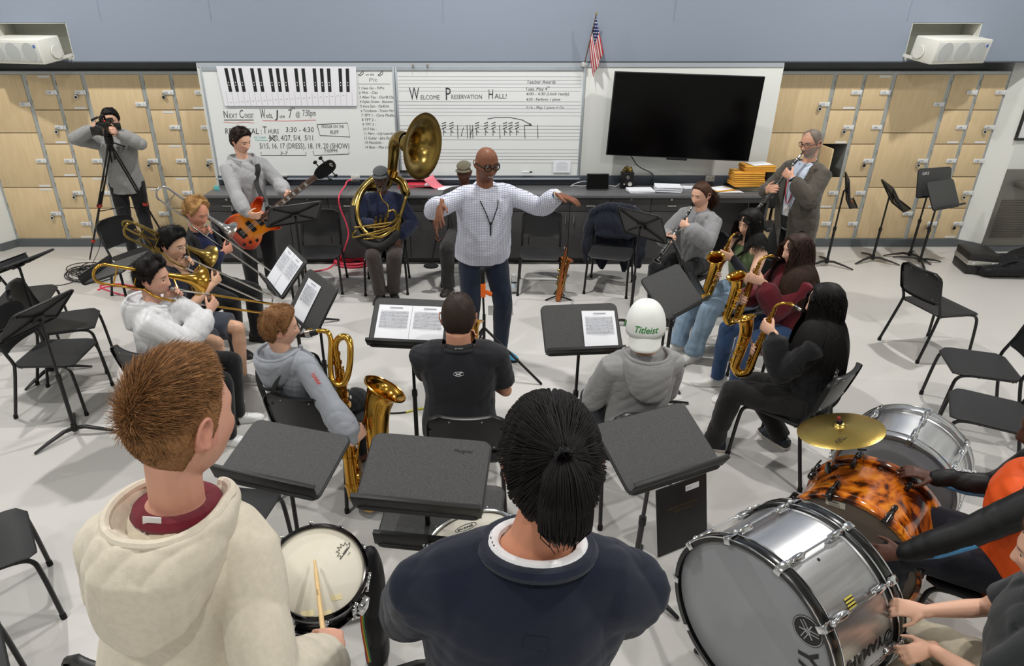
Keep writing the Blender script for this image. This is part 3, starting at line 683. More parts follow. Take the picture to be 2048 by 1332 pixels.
for k, a in dict(
 M1=(-1.73, 6.03, 1.13, -31, 45, 'music stand turned away from camera before the bass guitarist', None, 20),
 M6=(1.52, 6.01, 1.03, 48, 30, 'music stand showing its braced back before the clarinet girl', None, 50),
 M7=(1.39, 4.41, 1.01, 136, 46, 'bare music stand angled to the girls playing saxophone, beside the white cap', None, 15),
 M3=(-1.17, 4.24, 1.01, -126, 34, 'music stand with one page before the baritone saxophone boy', None, -8),
 M2=(-1.52, 4.86, 1.0, -120, 40, 'grey-lipped music stand holding two pages before the trombonists', None, 60),
 M4=(-.44, 3.78, 1.05, 186, 52, 'music stand with two pages in front of the black t-shirt man', None, 30),
 M5=(.65, 3.82, .99, 175, 48, 'music stand with one page in front of the white cap player', None, 35),
 MA=(-.86, 2.38, 1.05, 197, 74, 'bare flat-tilted music stand between the cream hooded drummer and the baritone player', None, 10),
 MB_=(-.22, 2.12, 1.16, 188, 68, 'bare music stand scrawled at one corner, before the ponytailed drummer', None, 70, None, ('Mongreal', .02, .1, .11, 0)),
 MC=(.79, 2.42, 1.08, 156, 62, 'bare music stand slanting beside the silver bass drum, black folder behind it', (.83, 2.66), -52),
 MD=(-.16, 2.18, .9, 188, 76, 'lower music stand half hidden beneath the scrawled one', (-.02, 2.3), 10),
 M8=(1.62, 4.95, 1.0, 96, 24, 'music stand seen edge-on before the green top saxophonist', None, 40),
 M9=(4.34, 7.75, .94, 112, 14, 'empty music stand with orange pencil by the lockers, first past the clarinet man', None, -40),
 M10=(4.98, 7.9, .84, 104, 34, 'empty music stand by the lockers, middle of three poles and strongly tilted', None, -35),
 M11=(5.5, 8.0, .97, 165, 14, 'empty music stand by the lockers with white letters on its desk', None, 50, None, ('GIKS', .05, -.2, .1, 1)),
 M12=(5.5, 7.78, .88, 155, 30, 'empty music stand overlapping the lettered one by the lockers', None, 10),
 M13=(-3.03, 4.11, .95, -75, 44, 'lone music stand at the west side with its three-legged base in view', None, 2),
 M14=(-3.72, 5.02, 1.0, -75, 66, 'music stand at the west edge tipped nearly flat', None, 20),
 M15=(-2.88, 4.95, 1.0, -92, 72, 'music stand behind the trombonists tipped flat with its ledge up', None, 20),
).items(): S[k] = make_stand(k, *a)
o_, C_, Q_ = S['M4']; music_sheet(o_, C_, Q_, -.105, -.02, .215, .28, 'printed music page, first of the pair before the black t-shirt man'); music_sheet(o_, C_, Q_, .112, -.02, .215, .28, 'printed music page, second of the pair, partly behind the cropped head')
o_, C_, Q_ = S['M5']; music_sheet(o_, C_, Q_, .115, -.02, .215, .28, 'printed music page on the stand before the white cap', -2)
o_, C_, Q_ = S['M3']; music_sheet(o_, C_, Q_, -.06, -.02, .215, .28, 'printed music page on the slanted stand before the baritone boy')
o_, C_, Q_ = S['M2']; music_sheet(o_, C_, Q_, -.11, .0, .215, .30, 'printed page on the trombonists\' stand, the farther one'); music_sheet(o_, C_, Q_, .11, .0, .215, .30, 'printed page on the trombonists\' stand, the nearer one')
pc = thing('pencil', 'orange pencil lying on the ledge of a stand by the lockers', 'pencil', (0, 0, 0)); o_, C_, Q_ = S['M9']; pc.location = tuple(np.array(o_.location) + C_ + Q_ @ A(.05, -.15, .035))
MB().tube([Q_ @ A(-.07, 0, 0), Q_ @ A(.06, 0, 0)], .005, 6).build('shaft', mat('pencil_orange', (240, 120, 30), .4), pc)
MB().tube([Q_ @ A(.06, 0, 0), Q_ @ A(.085, 0, 0)], [.005, .001], 6).build('tip', M_pen, pc)
# ------------------------------------------------------------------ instruments
M_brass = mat('gold_lacquer', (214, 164, 72), 0.16, 1.0, var=(6, .3, (190, 138, 52), 3)); M_brass2 = mat('aged_brass', (168, 142, 78), 0.24, 1.0, var=(5, .6, (120, 96, 46), 5))
M_silver = mat('silver_plate', (206, 202, 196), 0.16, 1.0); M_ebony = mat('ebonite_black', (18, 18, 19), 0.25, coat=.4); M_pearl = mat('pearl', (235, 232, 224), .2)
M_cop = mat('copper_lacquer', (176, 104, 62), 0.2, 1.0)
def reach(M, px, py, L, far=False):                       # point on the pixel's ray at distance L from M (the nearer crossing)
    r = nrm(ray(px, py)); c = A(0, 0, CAMH) - M; b = np.dot(r, c); q = b * b - (np.dot(c, c) - L * L)
    return A(0, 0, CAMH) + r * (-b + (1 if far else -1) * math.sqrt(max(0, q)))
def headframe(head, phi, hrot):
    yaw, pit, rol = hrot; hf0 = fdir(phi + yaw); hr = rdir(phi + yaw); hf = hf0 * math.cos(R(pit)) - A(0, 0, 1) * math.sin(R(pit)); hu = np.cross(hr, hf)
    hr2 = hr * math.cos(R(rol)) - hu * math.sin(R(rol)); return np.stack([hr2, hf, np.cross(hr2, hf)], 1)
def mouth_at(head, phi, hrot, hs=1.0): return np.asarray(head) + headframe(head, phi, hrot) @ (A(0, .098, -.068) * hs)
def axes(y, z):                                 # columns x,y,z with z kept and y made square to it
    z = nrm(z); y = nrm(y - z * np.dot(y, z)); return np.stack([np.cross(y, z), y, z], 1)
def grip(G, d, n, curl=.6, off=.028, back=.075, **k): return dict(p=np.asarray(G) - nrm(d) * back - nrm(n) * off, d=np.asarray(d, float), n=np.asarray(n, float), curl=curl, **k)
class Tool: pass
def place(parts, o, O, Q, off):                 # parts: list of (name, MB, material, parent index or None)
    made = []
    for nm, mb, mt, pi in parts:
        mb.xf(O, Q); made.append(mb.build(nm, mt, o if pi is None else made[pi], off=off))
    return made
def saxophone(label, M, zb, fwd, s=1.0, bari=False, m1=None, m2=None, name='saxophone', cat='saxophone', neck=True):
    m1 = m1 or M_brass; m2 = m2 or M_brass; Q = axes(np.asarray(fwd, float), np.asarray(zb, float)); Lb = .5
    if not bari: tip = A(0, -.2, .066)
    else: tip = A(0, -.13, .08)
    O = np.asarray(M) - Q @ (tip * s); o = thing(name, label, cat, O + Q @ (A(0, .05, -.58) * s))
    b = MB(); b.tube([(0, 0, 0), (0, 0, -.15), (0, 0, -.35), (0, 0, -Lb)], [.0125, .0165, .023, .0285], 16, caps=False)
    b.tube(spline([(0, 0, -Lb), (0, .008, -.545), (0, .055, -.578), (0, .1, -.545), (0, .11, -Lb)], 5), [.0285] * 4 + [.03] * 6 + [.033] * 6 + [.036] * 5, 16, caps=False)
    for z in (-.02, -.49): b.tube([(0, 0, z), (0, 0, z - .012)], [.0175 if z > -.1 else .032] * 2, 16)
    be = MB(); bp = spline([(0, .11, -.5), (0, .113, -.4), (0, .118, -.3), (0, .128, -.22), (0, .148, -.165), (0, .168, -.135)], 5); n_ = len(bp)
    br = list(np.interp(np.linspace(0, 1, n_), [0, .3, .6, .8, .92, 1], [.036, .041, .047, .054, .064, .082]))
    be.tube(bp, br, 28, caps=False); be.tube(bp[:-1], [x - .002 for x in br[:-1]], 28, caps=False)
    T = nrm(bp[-1] - bp[-2]); Qb = rot_to(T); be.tube([bp[-1] + Qb @ A(.082 * math.cos(t), .082 * math.sin(t), 0) for t in np.linspace(0, 2 * PI, 32, endpoint=False)], .0035, 6, closed=True, up=T)
    be.tube([(0, .03, -.3), (0, .1, -.3)], .004, 6); be.tube([(0, .115 + .02 * math.cos(t), -.3 + .02 * math.sin(t)) for t in np.linspace(0, 2 * PI, 14, endpoint=False)], .003, 6, closed=True)
    nk = MB()
    if bari:
        nk.tube(spline([(0, 0, -.01), (0, 0, .035), (0, .018, .062), (0, .045, .065), (.012, .062, .04), (.03, .058, -.03), (.04, .04, -.085), (.045, .012, -.1), (.04, -.012, -.08), (.025, -.016, -.02), (.005, -.012, .05), (0, -.02, .085), (0, -.045, .094), (0, -.075, .092)], 5), [.0125] * 20 + [.0115] * 20 + list(np.linspace(.011, .008, 26)), 12)
    else: nk.tube(spline([(0, 0, -.005), (0, 0, .03), (0, -.018, .062), (0, -.055, .084), (0, -.095, .088), (0, -.13, .082)], 5), list(np.linspace(.0125, .0085, 26)), 12)
    nk.tube([(0, 0, .0), (0, 0, .012)], .016, 12); nk.tube([(0, -.05, .088), (0, -.085, .104), (0, -.1, .1)], .003, 6)
    a0, a1 = (A(0, -.11, .087), tip) if not bari else (A(0, -.062, .092), tip) ; mp = MB(); mp.tube([a0, a0 + (a1 - a0) * .5, a0 + (a1 - a0) * .62, a1], [.0115, .0135, .013, .0045], 12)
    lg = MB(); lg.tube([a0 + (a1 - a0) * .35, a0 + (a1 - a0) * .62], .0145, 12, caps=False)
    kw = MB(); rng = np.random.default_rng(3)
    for sx, sy in ((.026, .012), (-.026, .012), (.02, .024), (-.022, -.012), (.03, 0)): kw.tube([(sx * .8, sy, -.05), (sx * 1.15, sy * 1.1, -.5)], .0026, 6); [kw.ball((sx * (.8 + .35 * t), sy * (1 + .1 * t), -.05 - .45 * t), .0045, 6, 4) for t in (0, .25, .5, .75, 1)]
    for i, z in enumerate(np.linspace(-.07, -.46, 11)):
        rr = .009 + .012 * i / 10; br_ = .0135 + .014 * i / 10; kw.cyl((.003 * (-1) ** i, br_, z), (.003 * (-1) ** i, br_ + .009, z), rr, 14)
    for i, z in enumerate((-.09, -.13, -.2, -.28)): kw.cyl((.014 + .02 * (i > 1), .0, z), (.026 + .02 * (i > 1) * .3, .0, z), .010 + .004 * i, 12)
    for z, y, rr in ((-.25, .118, .021), (-.33, .115, .022), (-.4, .112, .022)):
        kw.cyl((-.042, y, z), (-.056, y, z), rr, 16); kw.tube([(-.05, y + .03, z), (-.066, y + .02, z), (-.068, y, z), (-.066, y - .02, z), (-.05, y - .03, z)], .003, 5)
    for z in (-.43, -.5): kw.cyl((.0, .14, z), (0, .153, z), .02, 14)
    kw.tube([(.035, .1, -.2), (.04, .06, -.32), (.034, .03, -.42)], .003, 6); kw.box((-.024, -.012, -.1), (.012, .02, .03), .003); kw.box((.028, -.01, -.36), (.012, .02, .05), .003)
    pl = MB()
    for z in (-.09, -.125, -.16, -.28, -.315, -.35): pl.lathe([(0, .004), (.006, .003), (.0075, 0)], 10, (0, .033, z), rot_to((0, 1, 0)))
    for q in (b, be, nk, mp, lg, kw, pl): q.xf(0 * O, None, s)
    P = [('body_tube', b, m1, None), ('bell', be, m1, None), ('key_work', kw, m2, None), ('pearl_touch', pl, M_pearl, 2)]
    P += [('neck', nk, m1, None), ('mouthpiece', mp, M_ebony, None), ('ligature', lg, M_silver, 5)]
    place(P, o, O, Q, np.array(o.location)); T_ = Tool(); T_.o, T_.O, T_.Q, T_.s = o, O, Q, s; T_.p = lambda x, y, z: O + Q @ (A(x, y, z) * s); T_.d = lambda x, y, z: Q @ A(x, y, z); return T_
def clarinet(label, M, end):
    z = nrm(np.asarray(end) - M); Q = axes(A(.1, .2, 1.0), z); o = thing('clarinet', label, 'clarinet', np.asarray(M) + z * .66)
    mp = MB(); mp.tube([(0, 0, -.01), (0, 0, .05), (0, 0, .075)], [.004, .0115, .012], 12); lg = MB(); lg.tube([(0, 0, .03), (0, 0, .06)], .0128, 12, caps=False)
    bd = MB(); bd.tube([(0, 0, .075), (0, 0, .1), (0, 0, .135)], [.0145, .016, .0145], 14); bd.tube([(0, 0, .135), (0, 0, .36)], .0132, 14); bd.tube([(0, 0, .36), (0, 0, .6)], [.0138, .015], 14)
    bl = MB(); bl.tube([(0, 0, .59), (0, 0, .62), (0, 0, .65), (0, 0, .672), (0, 0, .685)], [.017, .018, .023, .032, .04], 20, caps=False); bl.tube([(0, 0, .592), (0, 0, .65), (0, 0, .684)], [.012, .02, .038], 20, caps=False)
    rg = MB()
    for zz, r_ in ((.078, .0152), (.133, .0152), (.36, .0165), (.595, .0185)): rg.tube([(0, 0, zz - .004), (0, 0, zz + .004)], r_, 14)
    rg.tube([(.04 * math.cos(t), .04 * math.sin(t), .685) for t in np.linspace(0, 2 * PI, 24, endpoint=False)], .002, 6, closed=True, up=(0, 0, 1))
    kw = MB()
    for sx, sy, a, b in ((.017, .006, .15, .35), (-.017, .004, .17, .35), (.019, .0, .38, .58), (-.018, .008, .38, .58), (.006, .018, .2, .3)): kw.tube([(sx, sy, a), (sx, sy, b)], .0022, 6); kw.ball((sx, sy, a), .0038, 6, 4); kw.ball((sx, sy, b), .0038, 6, 4); kw.ball((sx, sy, (a + b) / 2), .0038, 6, 4)
    for i, zz in enumerate((.16, .2, .23, .26, .29, .32, .40, .43, .46, .5, .54, .57)):
        kw.cyl((.004 * (-1) ** i, .0135, zz), (.004 * (-1) ** i, .019, zz), .0065 + .0025 * (i > 8), 10)
        if i % 2: kw.tube([(.017 * (-1) ** (i // 2), .006, zz), (.006, .018, zz + .02)], .0025, 5)
    place([('mouthpiece', mp, M_ebony, None), ('ligature', lg, M_silver, 0), ('body_joint', bd, M_ebony, None), ('bell', bl, M_ebony, None), ('ring', rg, M_silver, None), ('key_work', kw, M_silver, None)], o, np.asarray(M), Q, np.array(o.location))
    T_ = Tool(); T_.z = z; T_.p = lambda t, x=0, y=0: np.asarray(M) + Q @ A(x, y, t); T_.Q = Q; return T_
def trombone(label, M, end, mt, m_slide, roll=0.0, fatt=False, bell=.105, side=-1, ext=.14):
    y = nrm(np.asarray(end) - M); u = A(0, 0, 1) - y * y[2]; u = nrm(u); x = np.cross(y, u); c_, s_ = math.cos(R(roll)), math.sin(R(roll)); z = u * c_ + x * s_; x = np.cross(y, z); Q = np.stack([x, y, z], 1)
    o = thing('trombone', label, 'trombone', np.asarray(M) + y * .3)
    L = .74 + ext; w = .078
    mp = MB(); mp.lathe([(.0045, -.085), (.006, -.05), (.011, -.02), (.0125, -.004), (.0115, 0), (.008, -.004), (.003, -.03)], 16, rot=rot_to((0, -1, 0)))
    iy = MB()
    for zz in (0, -w): iy.tube([(0, .05, zz), (0, .66, zz)], .0068, 8)
    oy = MB()
    for zz in (0, -w): oy.tube([(0, .13 + ext, zz), (0, L, zz)], .0083, 10)
    oy.tube([(0, L, 0)] + [(0, L + .04 * math.sin(t), -w / 2 + w / 2 * math.cos(t)) for t in np.linspace(.2, PI - .2, 8)] + [(0, L, -w)], .0083, 10)
    oy.tube([(0, .15 + ext, 0), (0, .15 + ext, -w)], .006, 8); iy.tube([(0, .06, 0), (0, .06, -w)], .006, 8)
    for zz in (0, -w): oy.tube([(0, .13 + ext, zz), (0, .17 + ext, zz)], .0105, 10); iy.tube([(0, .035, zz), (0, .09, zz)], .0095, 10)
    bx, bz, gz, yb = side * .085, .075, -w, -.40
    g = MB(); g.tube(spline([(0, .05, -w), (0, .0, -w), (side * .03, -.08, -w * .9), (side * .075, -.14, -w * .55), (bx, -.22, -.045), (bx, yb, -.045)], 5), .008, 10)
    g.tube([(bx, yb, -.045)] + [(bx, yb - .062 * math.sin(t), .015 - .06 * math.cos(t)) for t in np.linspace(.15, PI - .15, 12)] + [(bx, yb, bz)], .0092, 12)
    for yy in (-.33, -.2): g.tube([(bx, yy, -.045), (bx, yy, bz)], .005, 8)
    b = MB(); by = [yb, -.2, 0, .08, .14, .185, .215, .235, .245]; b.tube([(bx, v, bz) for v in by], [.0095, .0115, .017, .023, .031, .043, .061, .085, bell], 32, caps=False); b.tube([(bx, v, bz) for v in by[3:]], [.021, .029, .041, .059, .083, bell - .001], 32, caps=False)
    b.tube([(bx + bell * math.cos(t), .245, bz + bell * math.sin(t)) for t in np.linspace(0, 2 * PI, 36, endpoint=False)], .0028, 6, closed=True, up=(0, 1, 0)); b.tube([(bx, .04, bz), (bx * .4, .05, bz * .3), (0, .05, 0)], .005, 8)
    P = [('mouthpiece', mp, M_silver, None), ('inner_slide', iy, M_silver, None), ('outer_slide', oy, m_slide, None), ('tuning_slide', g, mt, None), ('bell', b, mt, None)]
    if fatt:
        f = MB(); f.tube(spline([(bx, -.2, -.03), (bx + .02, -.3, .0), (bx + .02, -.46, .01), (bx + .02, -.5, .04), (bx + .02, -.46, .065), (bx + .02, -.3, .06), (bx + .02, -.22, .03), (bx + .015, -.3, .02), (bx + .015, -.4, .03)], 5), .0075, 8)
        f.cyl((bx + .01, -.2, -.045), (bx + .045, -.2, -.045), .026, 14); P.append(('valve_section', f, mt, None))
    place(P, o, np.asarray(M), Q, np.array(o.location)); T_ = Tool(); T_.p = lambda a, b, c: np.asarray(M) + Q @ A(a, b, c); T_.d = lambda a, b, c: Q @ A(a, b, c); T_.ext = ext; return T_
# ------------------------------------------------------------------ drums
def plane_local(px, py, C, Q):                  # where a pixel of the photograph falls on a disc, in the disc's own axes
    r = ray(px, py); t = np.dot(np.asarray(C) - A(0, 0, CAMH), Q[:, 2]) / np.dot(r, Q[:, 2]); return Q.T @ (A(0, 0, CAMH) + r * t - np.asarray(C))
def spin(mb, a, o=(0, 0, 0)): c_, s_ = math.cos(a), math.sin(a); return mb.xf(o, np.array([[c_, -s_, 0], [s_, c_, 0], [0, 0, 1]]))
M_brushed = ramp_mat('brushed_aluminium', [(.2, (196, 196, 198)), (.8, (232, 232, 234))], 3, 6, .33, stretch=(1, 1, 30), metal=1.0)
M_hoopb = mat('hoop_black', (16, 16, 17), .22, coat=.5); M_head = mat('drumhead_clear_grey', (158, 160, 164), .35, var=(2.2, .4, (138, 140, 144), 3)); M_coat = mat('drumhead_coated', (226, 221, 206), .7, var=(5, .5, (206, 198, 176), 6))
M_tort = ramp_mat('tortoise_lacquer', [(.30, (16, 10, 8)), (.43, (70, 28, 8)), (.52, (196, 100, 24)), (.62, (232, 142, 40)), (.72, (120, 54, 14))], 5.5, 6, .1, coat=.8, dist=1.4)
M_logo = mat('logo_black', (26, 26, 28), .4)
def bass_drum(label, C, n, Rr, w, shell, hoop, nlug=10, claw=None, phase=0.0, head_near=None, narrow=False):
    Q = axes(A(0, 0, 1), n); Q = np.stack([Q[:, 0], Q[:, 1], Q[:, 2]], 1); o = thing('bass_drum', label, 'drum', (C[0], C[1], 0)); off = np.array(o.location); C = np.asarray(C, float)
    sh = MB().tube([(0, 0, .03), (0, 0, w - .03)], Rr - .012, 72, caps=False); sh.tube([(0, 0, .03), (0, 0, w - .03)], Rr - .022, 72, caps=False)
    for z in (.055, w - .055): sh.tube([(0, 0, z - .006), (0, 0, z), (0, 0, z + .006)], [Rr - .012, Rr - .008, Rr - .012], 72, caps=False)
    hd = MB().lathe([(0, .0), (Rr * .5, 0), (Rr - .02, .002), (Rr - .008, .012), (Rr - .008, .03)], 72); hd2 = MB().lathe([(0, w), (Rr * .5, w), (Rr - .02, w - .002), (Rr - .008, w - .012), (Rr - .008, w - .03)], 72)
    hs = []
    for z0, z1 in ((-.012, .04), (w - .04, w + .012)):
        h = MB().lathe([(Rr - .012, z0), (Rr + .006, z0), (Rr + .008, z0 + .004), (Rr + .008, z1 - .004), (Rr + .006, z1), (Rr - .008, z1), (Rr - .008, z0 + .01), (Rr - .012, z0)], 72); hs.append(h)
    mh = head_near or M_head; P = [('shell', sh, shell, None), ('batter_head', hd, mh, None), ('resonant_head', hd2, mh, None), ('hoop', hs[0], hoop, None), ('hoop', hs[1], hoop, None)]
    ch = MB()
    if not narrow:
        for z in (-.0125, .041): ch.tube([((Rr + .0085) * math.cos(t), (Rr + .0085) * math.sin(t), z) for t in np.linspace(0, 2 * PI, 72, endpoint=False)], .003, 6, closed=True, up=(0, 0, 1))
        for z in (w - .041, w + .0125): ch.tube([((Rr + .0085) * math.cos(t), (Rr + .0085) * math.sin(t), z) for t in np.linspace(0, 2 * PI, 72, endpoint=False)], .003, 6, closed=True, up=(0, 0, 1))
        P.append(('hoop_trim', ch, M_chrome, None))
    claw = claw or M_chrome
    for k in range(nlug):
        t = 2 * PI * k / nlug + phase; er = A(math.cos(t), math.sin(t), 0); et = A(-math.sin(t), math.cos(t), 0); Qk = np.stack([er, et, A(0, 0, 1)], 1)
        g = MB()
        for z0, sg in ((-.012, 1), (w + .012, -1)):
            q = MB(); q.box((Rr + .014, 0, z0 + sg * .022), (.008, .034, .05), .003); q.box((Rr + .0, 0, z0 - sg * .004), (.034, .03, .007), .003); q.ball((Rr + .018, 0, z0 + sg * .052), (.011, .012, .014), 10, 6)
            if narrow: q.tube([(Rr + .02, 0, z0 - sg * .03), (Rr + .02, 0, z0 + sg * .06)], .0045, 8); q.tube([(Rr + .02, -.022, z0 - sg * .03), (Rr + .02, .022, z0 - sg * .03)], .005, 8)
            q.xf(0 * er, Qk); g.join(q)
        q = MB()
        if narrow:
            for z0 in (.09, w - .09): q.box((Rr + .004, 0, z0), (.03, .024, .05), .006); q.tube([(Rr + .02, 0, z0 + (.02 if z0 < w / 2 else -.02)), (Rr + .02, 0, .0 if z0 < w / 2 else w)], .004, 6)
        else:
            q.tube([(Rr + .018, 0, .05), (Rr + .018, 0, w - .05)], .0048, 8)
            for zz in (.1, w - .1): q.box((Rr + .006, 0, zz), (.018, .03, .075), .008); q.ball((Rr + .014, 0, zz), (.012, .014, .05), 10, 8)
        q.xf(0 * er, Qk); g.join(q); P.append(('lug', g, claw, None))
    # low cradle the drum rests on
    made = place(P, o, C, Q, off)
    bt = C[2] - Rr
    if bt > .02:
        st = MB(); zc = C + Q[:, 2] * w / 2
        for sg in (-1, 1):
            for sz in (-1, 1):
                p = zc + Q[:, 2] * sz * w * .3 + Q[:, 0] * sg * Rr * .5; tp = A(p[0], p[1], C[2] - Rr * .86 - .012); ft = A(p[0] + Q[0, 0] * sg * .08, p[1] + Q[1, 0] * sg * .08, .012); st.tube([tp, ft], .012, 8, rnd=True)
            a_ = zc + Q[:, 2] * w * .3 + Q[:, 0] * sg * Rr * .5; b_ = zc - Q[:, 2] * w * .3 + Q[:, 0] * sg * Rr * .5; st.tube([A(a_[0], a_[1], C[2] - Rr * .86 - .012), A(b_[0], b_[1], C[2] - Rr * .86 - .012)], .012, 8)
        st.build('cradle', M_blk, o, off=off)
    return o, C, Q, made
def logo_disc(r):                               # tuning-fork roundel
    m = MB(); m.lathe([(0, .0008), (r, .0008), (r, 0)], 40, mi=0); w = MB()
    w.tube([(r * .93 * math.cos(t), r * .93 * math.sin(t), .001) for t in np.linspace(0, 2 * PI, 40, endpoint=False)], r * .03, 4, closed=True, up=(0, 0, 1))
    for a in (90, 210, 330):
        c_, s_ = math.cos(R(a)), math.sin(R(a)); Q = np.array([[c_, -s_, 0], [s_, c_, 0], [0, 0, 1]])
        for s2 in (-1, 1): q = MB().box((r * .42, s2 * r * .11, .001), (r * .62, r * .06, .001)); q.xf(A(0, 0, 0), Q); w.join(q)
        q = MB().box((-r * .28, 0, .001), (r * .56, r * .08, .001)); q.box((r * .14, 0, .001), (r * .06, r * .26, .001)); q.xf(A(0, 0, 0), Q); w.join(q)
    return m.join(w, 1)
M_logow = mat('logo_grey', (176, 178, 180), .5)
dr1, C1, Q1, md1 = bass_drum('large silver bass drum with black hoops, closest to the camera', (1.117, 1.952, .501), (.849, .528, -.012), .38, .45, M_brushed, M_hoopb, 10, phase=R(100))
dr2, C2, Q2, md2 = bass_drum('tortoiseshell lacquered bass drum between the two silver drums', (1.832, 2.512, .363), (.712, .699, .065), .329, .40, M_tort, M_tort, 8, claw=M_hoopb, phase=R(112), head_near=mat('drumhead_brown', (112, 100, 88), .35), narrow=True)
dr3, C3, Q3, md3 = bass_drum('silver bass drum beneath the cymbal, farthest of the drums', (2.348, 3.038, .372), (.691, .722, .038), .318, .38, M_brushed, mat('hoop_silver', (190, 192, 194), .25, .8), 8, phase=R(95))
def on_head(C, Q, ang, rad, mb, z=-.0012, turn=0.0, scale=1.0):   # stick a mark on the near head: local x right, y up as the camera reads it
    t = R(ang); p = A(rad * math.cos(t), rad * math.sin(t), z); c_, s_ = math.cos(R(turn)), math.sin(R(turn)); Qm = np.array([[-c_, s_, 0], [s_, c_, 0], [0, 0, -1]]); mb.xf(p, Qm, scale); mb.xf(C, Q); return mb
# the near head shows a roundel and the first letters; axes: local +y is up, local +x points to the camera's left
def head_mark(px, py, C, Q, mb, turn, z=-.0012):   # mark on the drumhead facing the camera, found through the photograph's pixel
    n = Q[:, 2]; r = ray(px, py); t = np.dot(np.asarray(C) - A(0, 0, CAMH), n) / np.dot(r, n); L_ = Q.T @ (A(0, 0, CAMH) + r * t - C)
    c_, s_ = math.cos(R(turn)), math.sin(R(turn)); mb.xf(A(L_[0], L_[1], z), np.array([[-c_, s_, 0], [s_, c_, 0], [0, 0, -1]])); return mb.xf(C, Q)
lg = head_mark(1616, 1262, C1, Q1, logo_disc(.062), -75); lg.build('roundel_logo', [M_logo, M_logow], md1[1], off=dr1.location, smooth=False)
tx = text_mb('YAMAHA', .115, (0, -.03, 0), (1, 0, 0), (0, 1, 0), bold=.003); head_mark(1612, 1296, C1, Q1, tx, -75); tx.build('brand_lettering', M_logo, md1[1], off=dr1.location, smooth=False)
def on_shell(C, Q, ang, z, R_, mb2, up=1):      # wrap a flat mark (x along the axis, y around) on the shell
    for i in range(len(mb2.v)):
        V = mb2.v[i]; t = R(ang) + V[:, 1] / R_; rr = R_ + V[:, 2] + .0012; mb2.v[i] = np.stack([rr * np.cos(t), rr * np.sin(t), z + V[:, 0]], 1)
    mb2.xf(C, Q); return mb2
# marks on the silver shell
for ang, mk in ((134, 'b'), (167, 'y')):
    if mk == 'b':
        q = MB()
        for i in range(4): q.box((0, (i - 1.5) * .0125, .0004), (.05, .007, .0008))
        on_shell(C1, Q1, ang, .2, .368, q); q.build('yellow_badge', mat('badge_yellow', (214, 196, 90), .4), md1[0], off=dr1.location, smooth=False)
        q = MB()
        for i in range(3): q.box((0, (i - 1) * .0125, .0004), (.05, .005, .0008))
        on_shell(C1, Q1, ang, .2, .368, q); q.build('black_badge_line', M_logo, md1[0], off=dr1.location, smooth=False)
    else:
        t = text_mb('YAMAHA', .07, (.10, -.025, .001), (-1, 0, 0), (0, 1, 0), bold=.0015); t.v = [v * A(.95, 1, 1) for v in t.v]; on_shell(C1, Q1, ang, .235, .368, t); t.build('brand_lettering', M_logo, md1[0], off=dr1.location, smooth=False)
        t = logo_disc(.027); t.xf(A(.135, 0, .001)); on_shell(C1, Q1, ang, .235, .368, t); t.build('roundel_logo', [M_logo, M_logow], md1[0], off=dr1.location, smooth=False)
v = MB().lathe([(0, .001), (.006, .001), (.007, 0)], 10); on_shell(C1, Q1, 106, .2, .368, v); v.build('air_vent', M_logo, md1[0], off=dr1.location)
t = text_mb('EVANS', .03, (0, 0, 0), (1, 0, 0), (0, 1, 0))
st_ = MB().box((0, 0, .0), (.09, .036, .0008)); on_head(C2, Q2, 70, .285, st_, turn=10); st_.build('head_label', mat('label_cream', (214, 208, 190), .6), md2[1], off=dr2.location, smooth=False)
t = text_mb('MRIAN', .017, (-.036, .002, .0), (1, 0, 0), (0, 1, 0), bold=.0004); t.join(text_mb('ROCK 22', .013, (-.03, -.014, 0), (1, 0, 0), (0, 1, 0))); on_head(C2, Q2, 70, .285, t, z=-.0022, turn=10); t.build('label_lettering', M_logo, md2[1], off=dr2.location, smooth=False)
# cymbal clamped above the drums on a rod from the tortoiseshell drum
cyo = thing('cymbal', 'hammered bronze cymbal on a rod over the far silver drum', 'cymbal', (1.866, 2.877, .875)); nq = nrm(A(math.sin(R(-14.1)), math.sin(R(10)), 1)); Qc = rot_to(nq)
M_bronze = mat('hammered_bronze', (182, 156, 84), .3, 1.0, bump=(46, .16, .003), var=(9, .4, (150, 124, 62), 4))
c = MB(); pr = [(.006, .024), (.018, .022), (.03, .014), (.036, .006), (.06, .003), (.12, -.004), (.17, -.012), (.2, -.018), (.205, -.02), (.2, -.0195), (.06, .001), (.034, .004), (.006, .022)]; c.lathe(pr, 64, rot=Qc); c.build('bronze_disc', M_bronze, cyo)
t = text_mb('NIZAM', .04, (-.06, .0, 0), (1, 0, 0), (0, 1, 0), shear=.2)
wing = MB().cyl(Qc @ A(0, 0, .02), Qc @ A(0, 0, .04), .016, 14); wing.build('felt', mat('felt_dark', (38, 30, 30), .9), cyo); MB().cyl(Qc @ A(0, 0, .038), Qc @ A(0, 0, .056), .008, 10).build('wing_nut', mat('nut_red', (150, 40, 36), .4), cyo)
for i in range(len(t.v)): t.v[i] = t.v[i] @ np.array([[math.cos(R(155)), math.sin(R(155)), 0], [-math.sin(R(155)), math.cos(R(155)), 0], [0, 0, 1]]) ; t.v[i] = t.v[i] + A(.11, .045, .0005); t.v[i][:, 2] = -.002 - .0  # lies on the bow
t.xf(A(0, 0, 0), Qc); t.build('stamped_lettering', mat('cymbal_ink', (52, 46, 30), .6), cyo, smooth=False)
p0 = A(1.866, 2.877, .875); rod = MB().tube([-nq * .3 * 0 + Qc @ A(0, 0, .05), Qc @ A(0, 0, -.1), A(.0, -.02, -.2), A(.02, .0, -.86)], .008, 8); rod.build('rod', M_chrome, cyo)
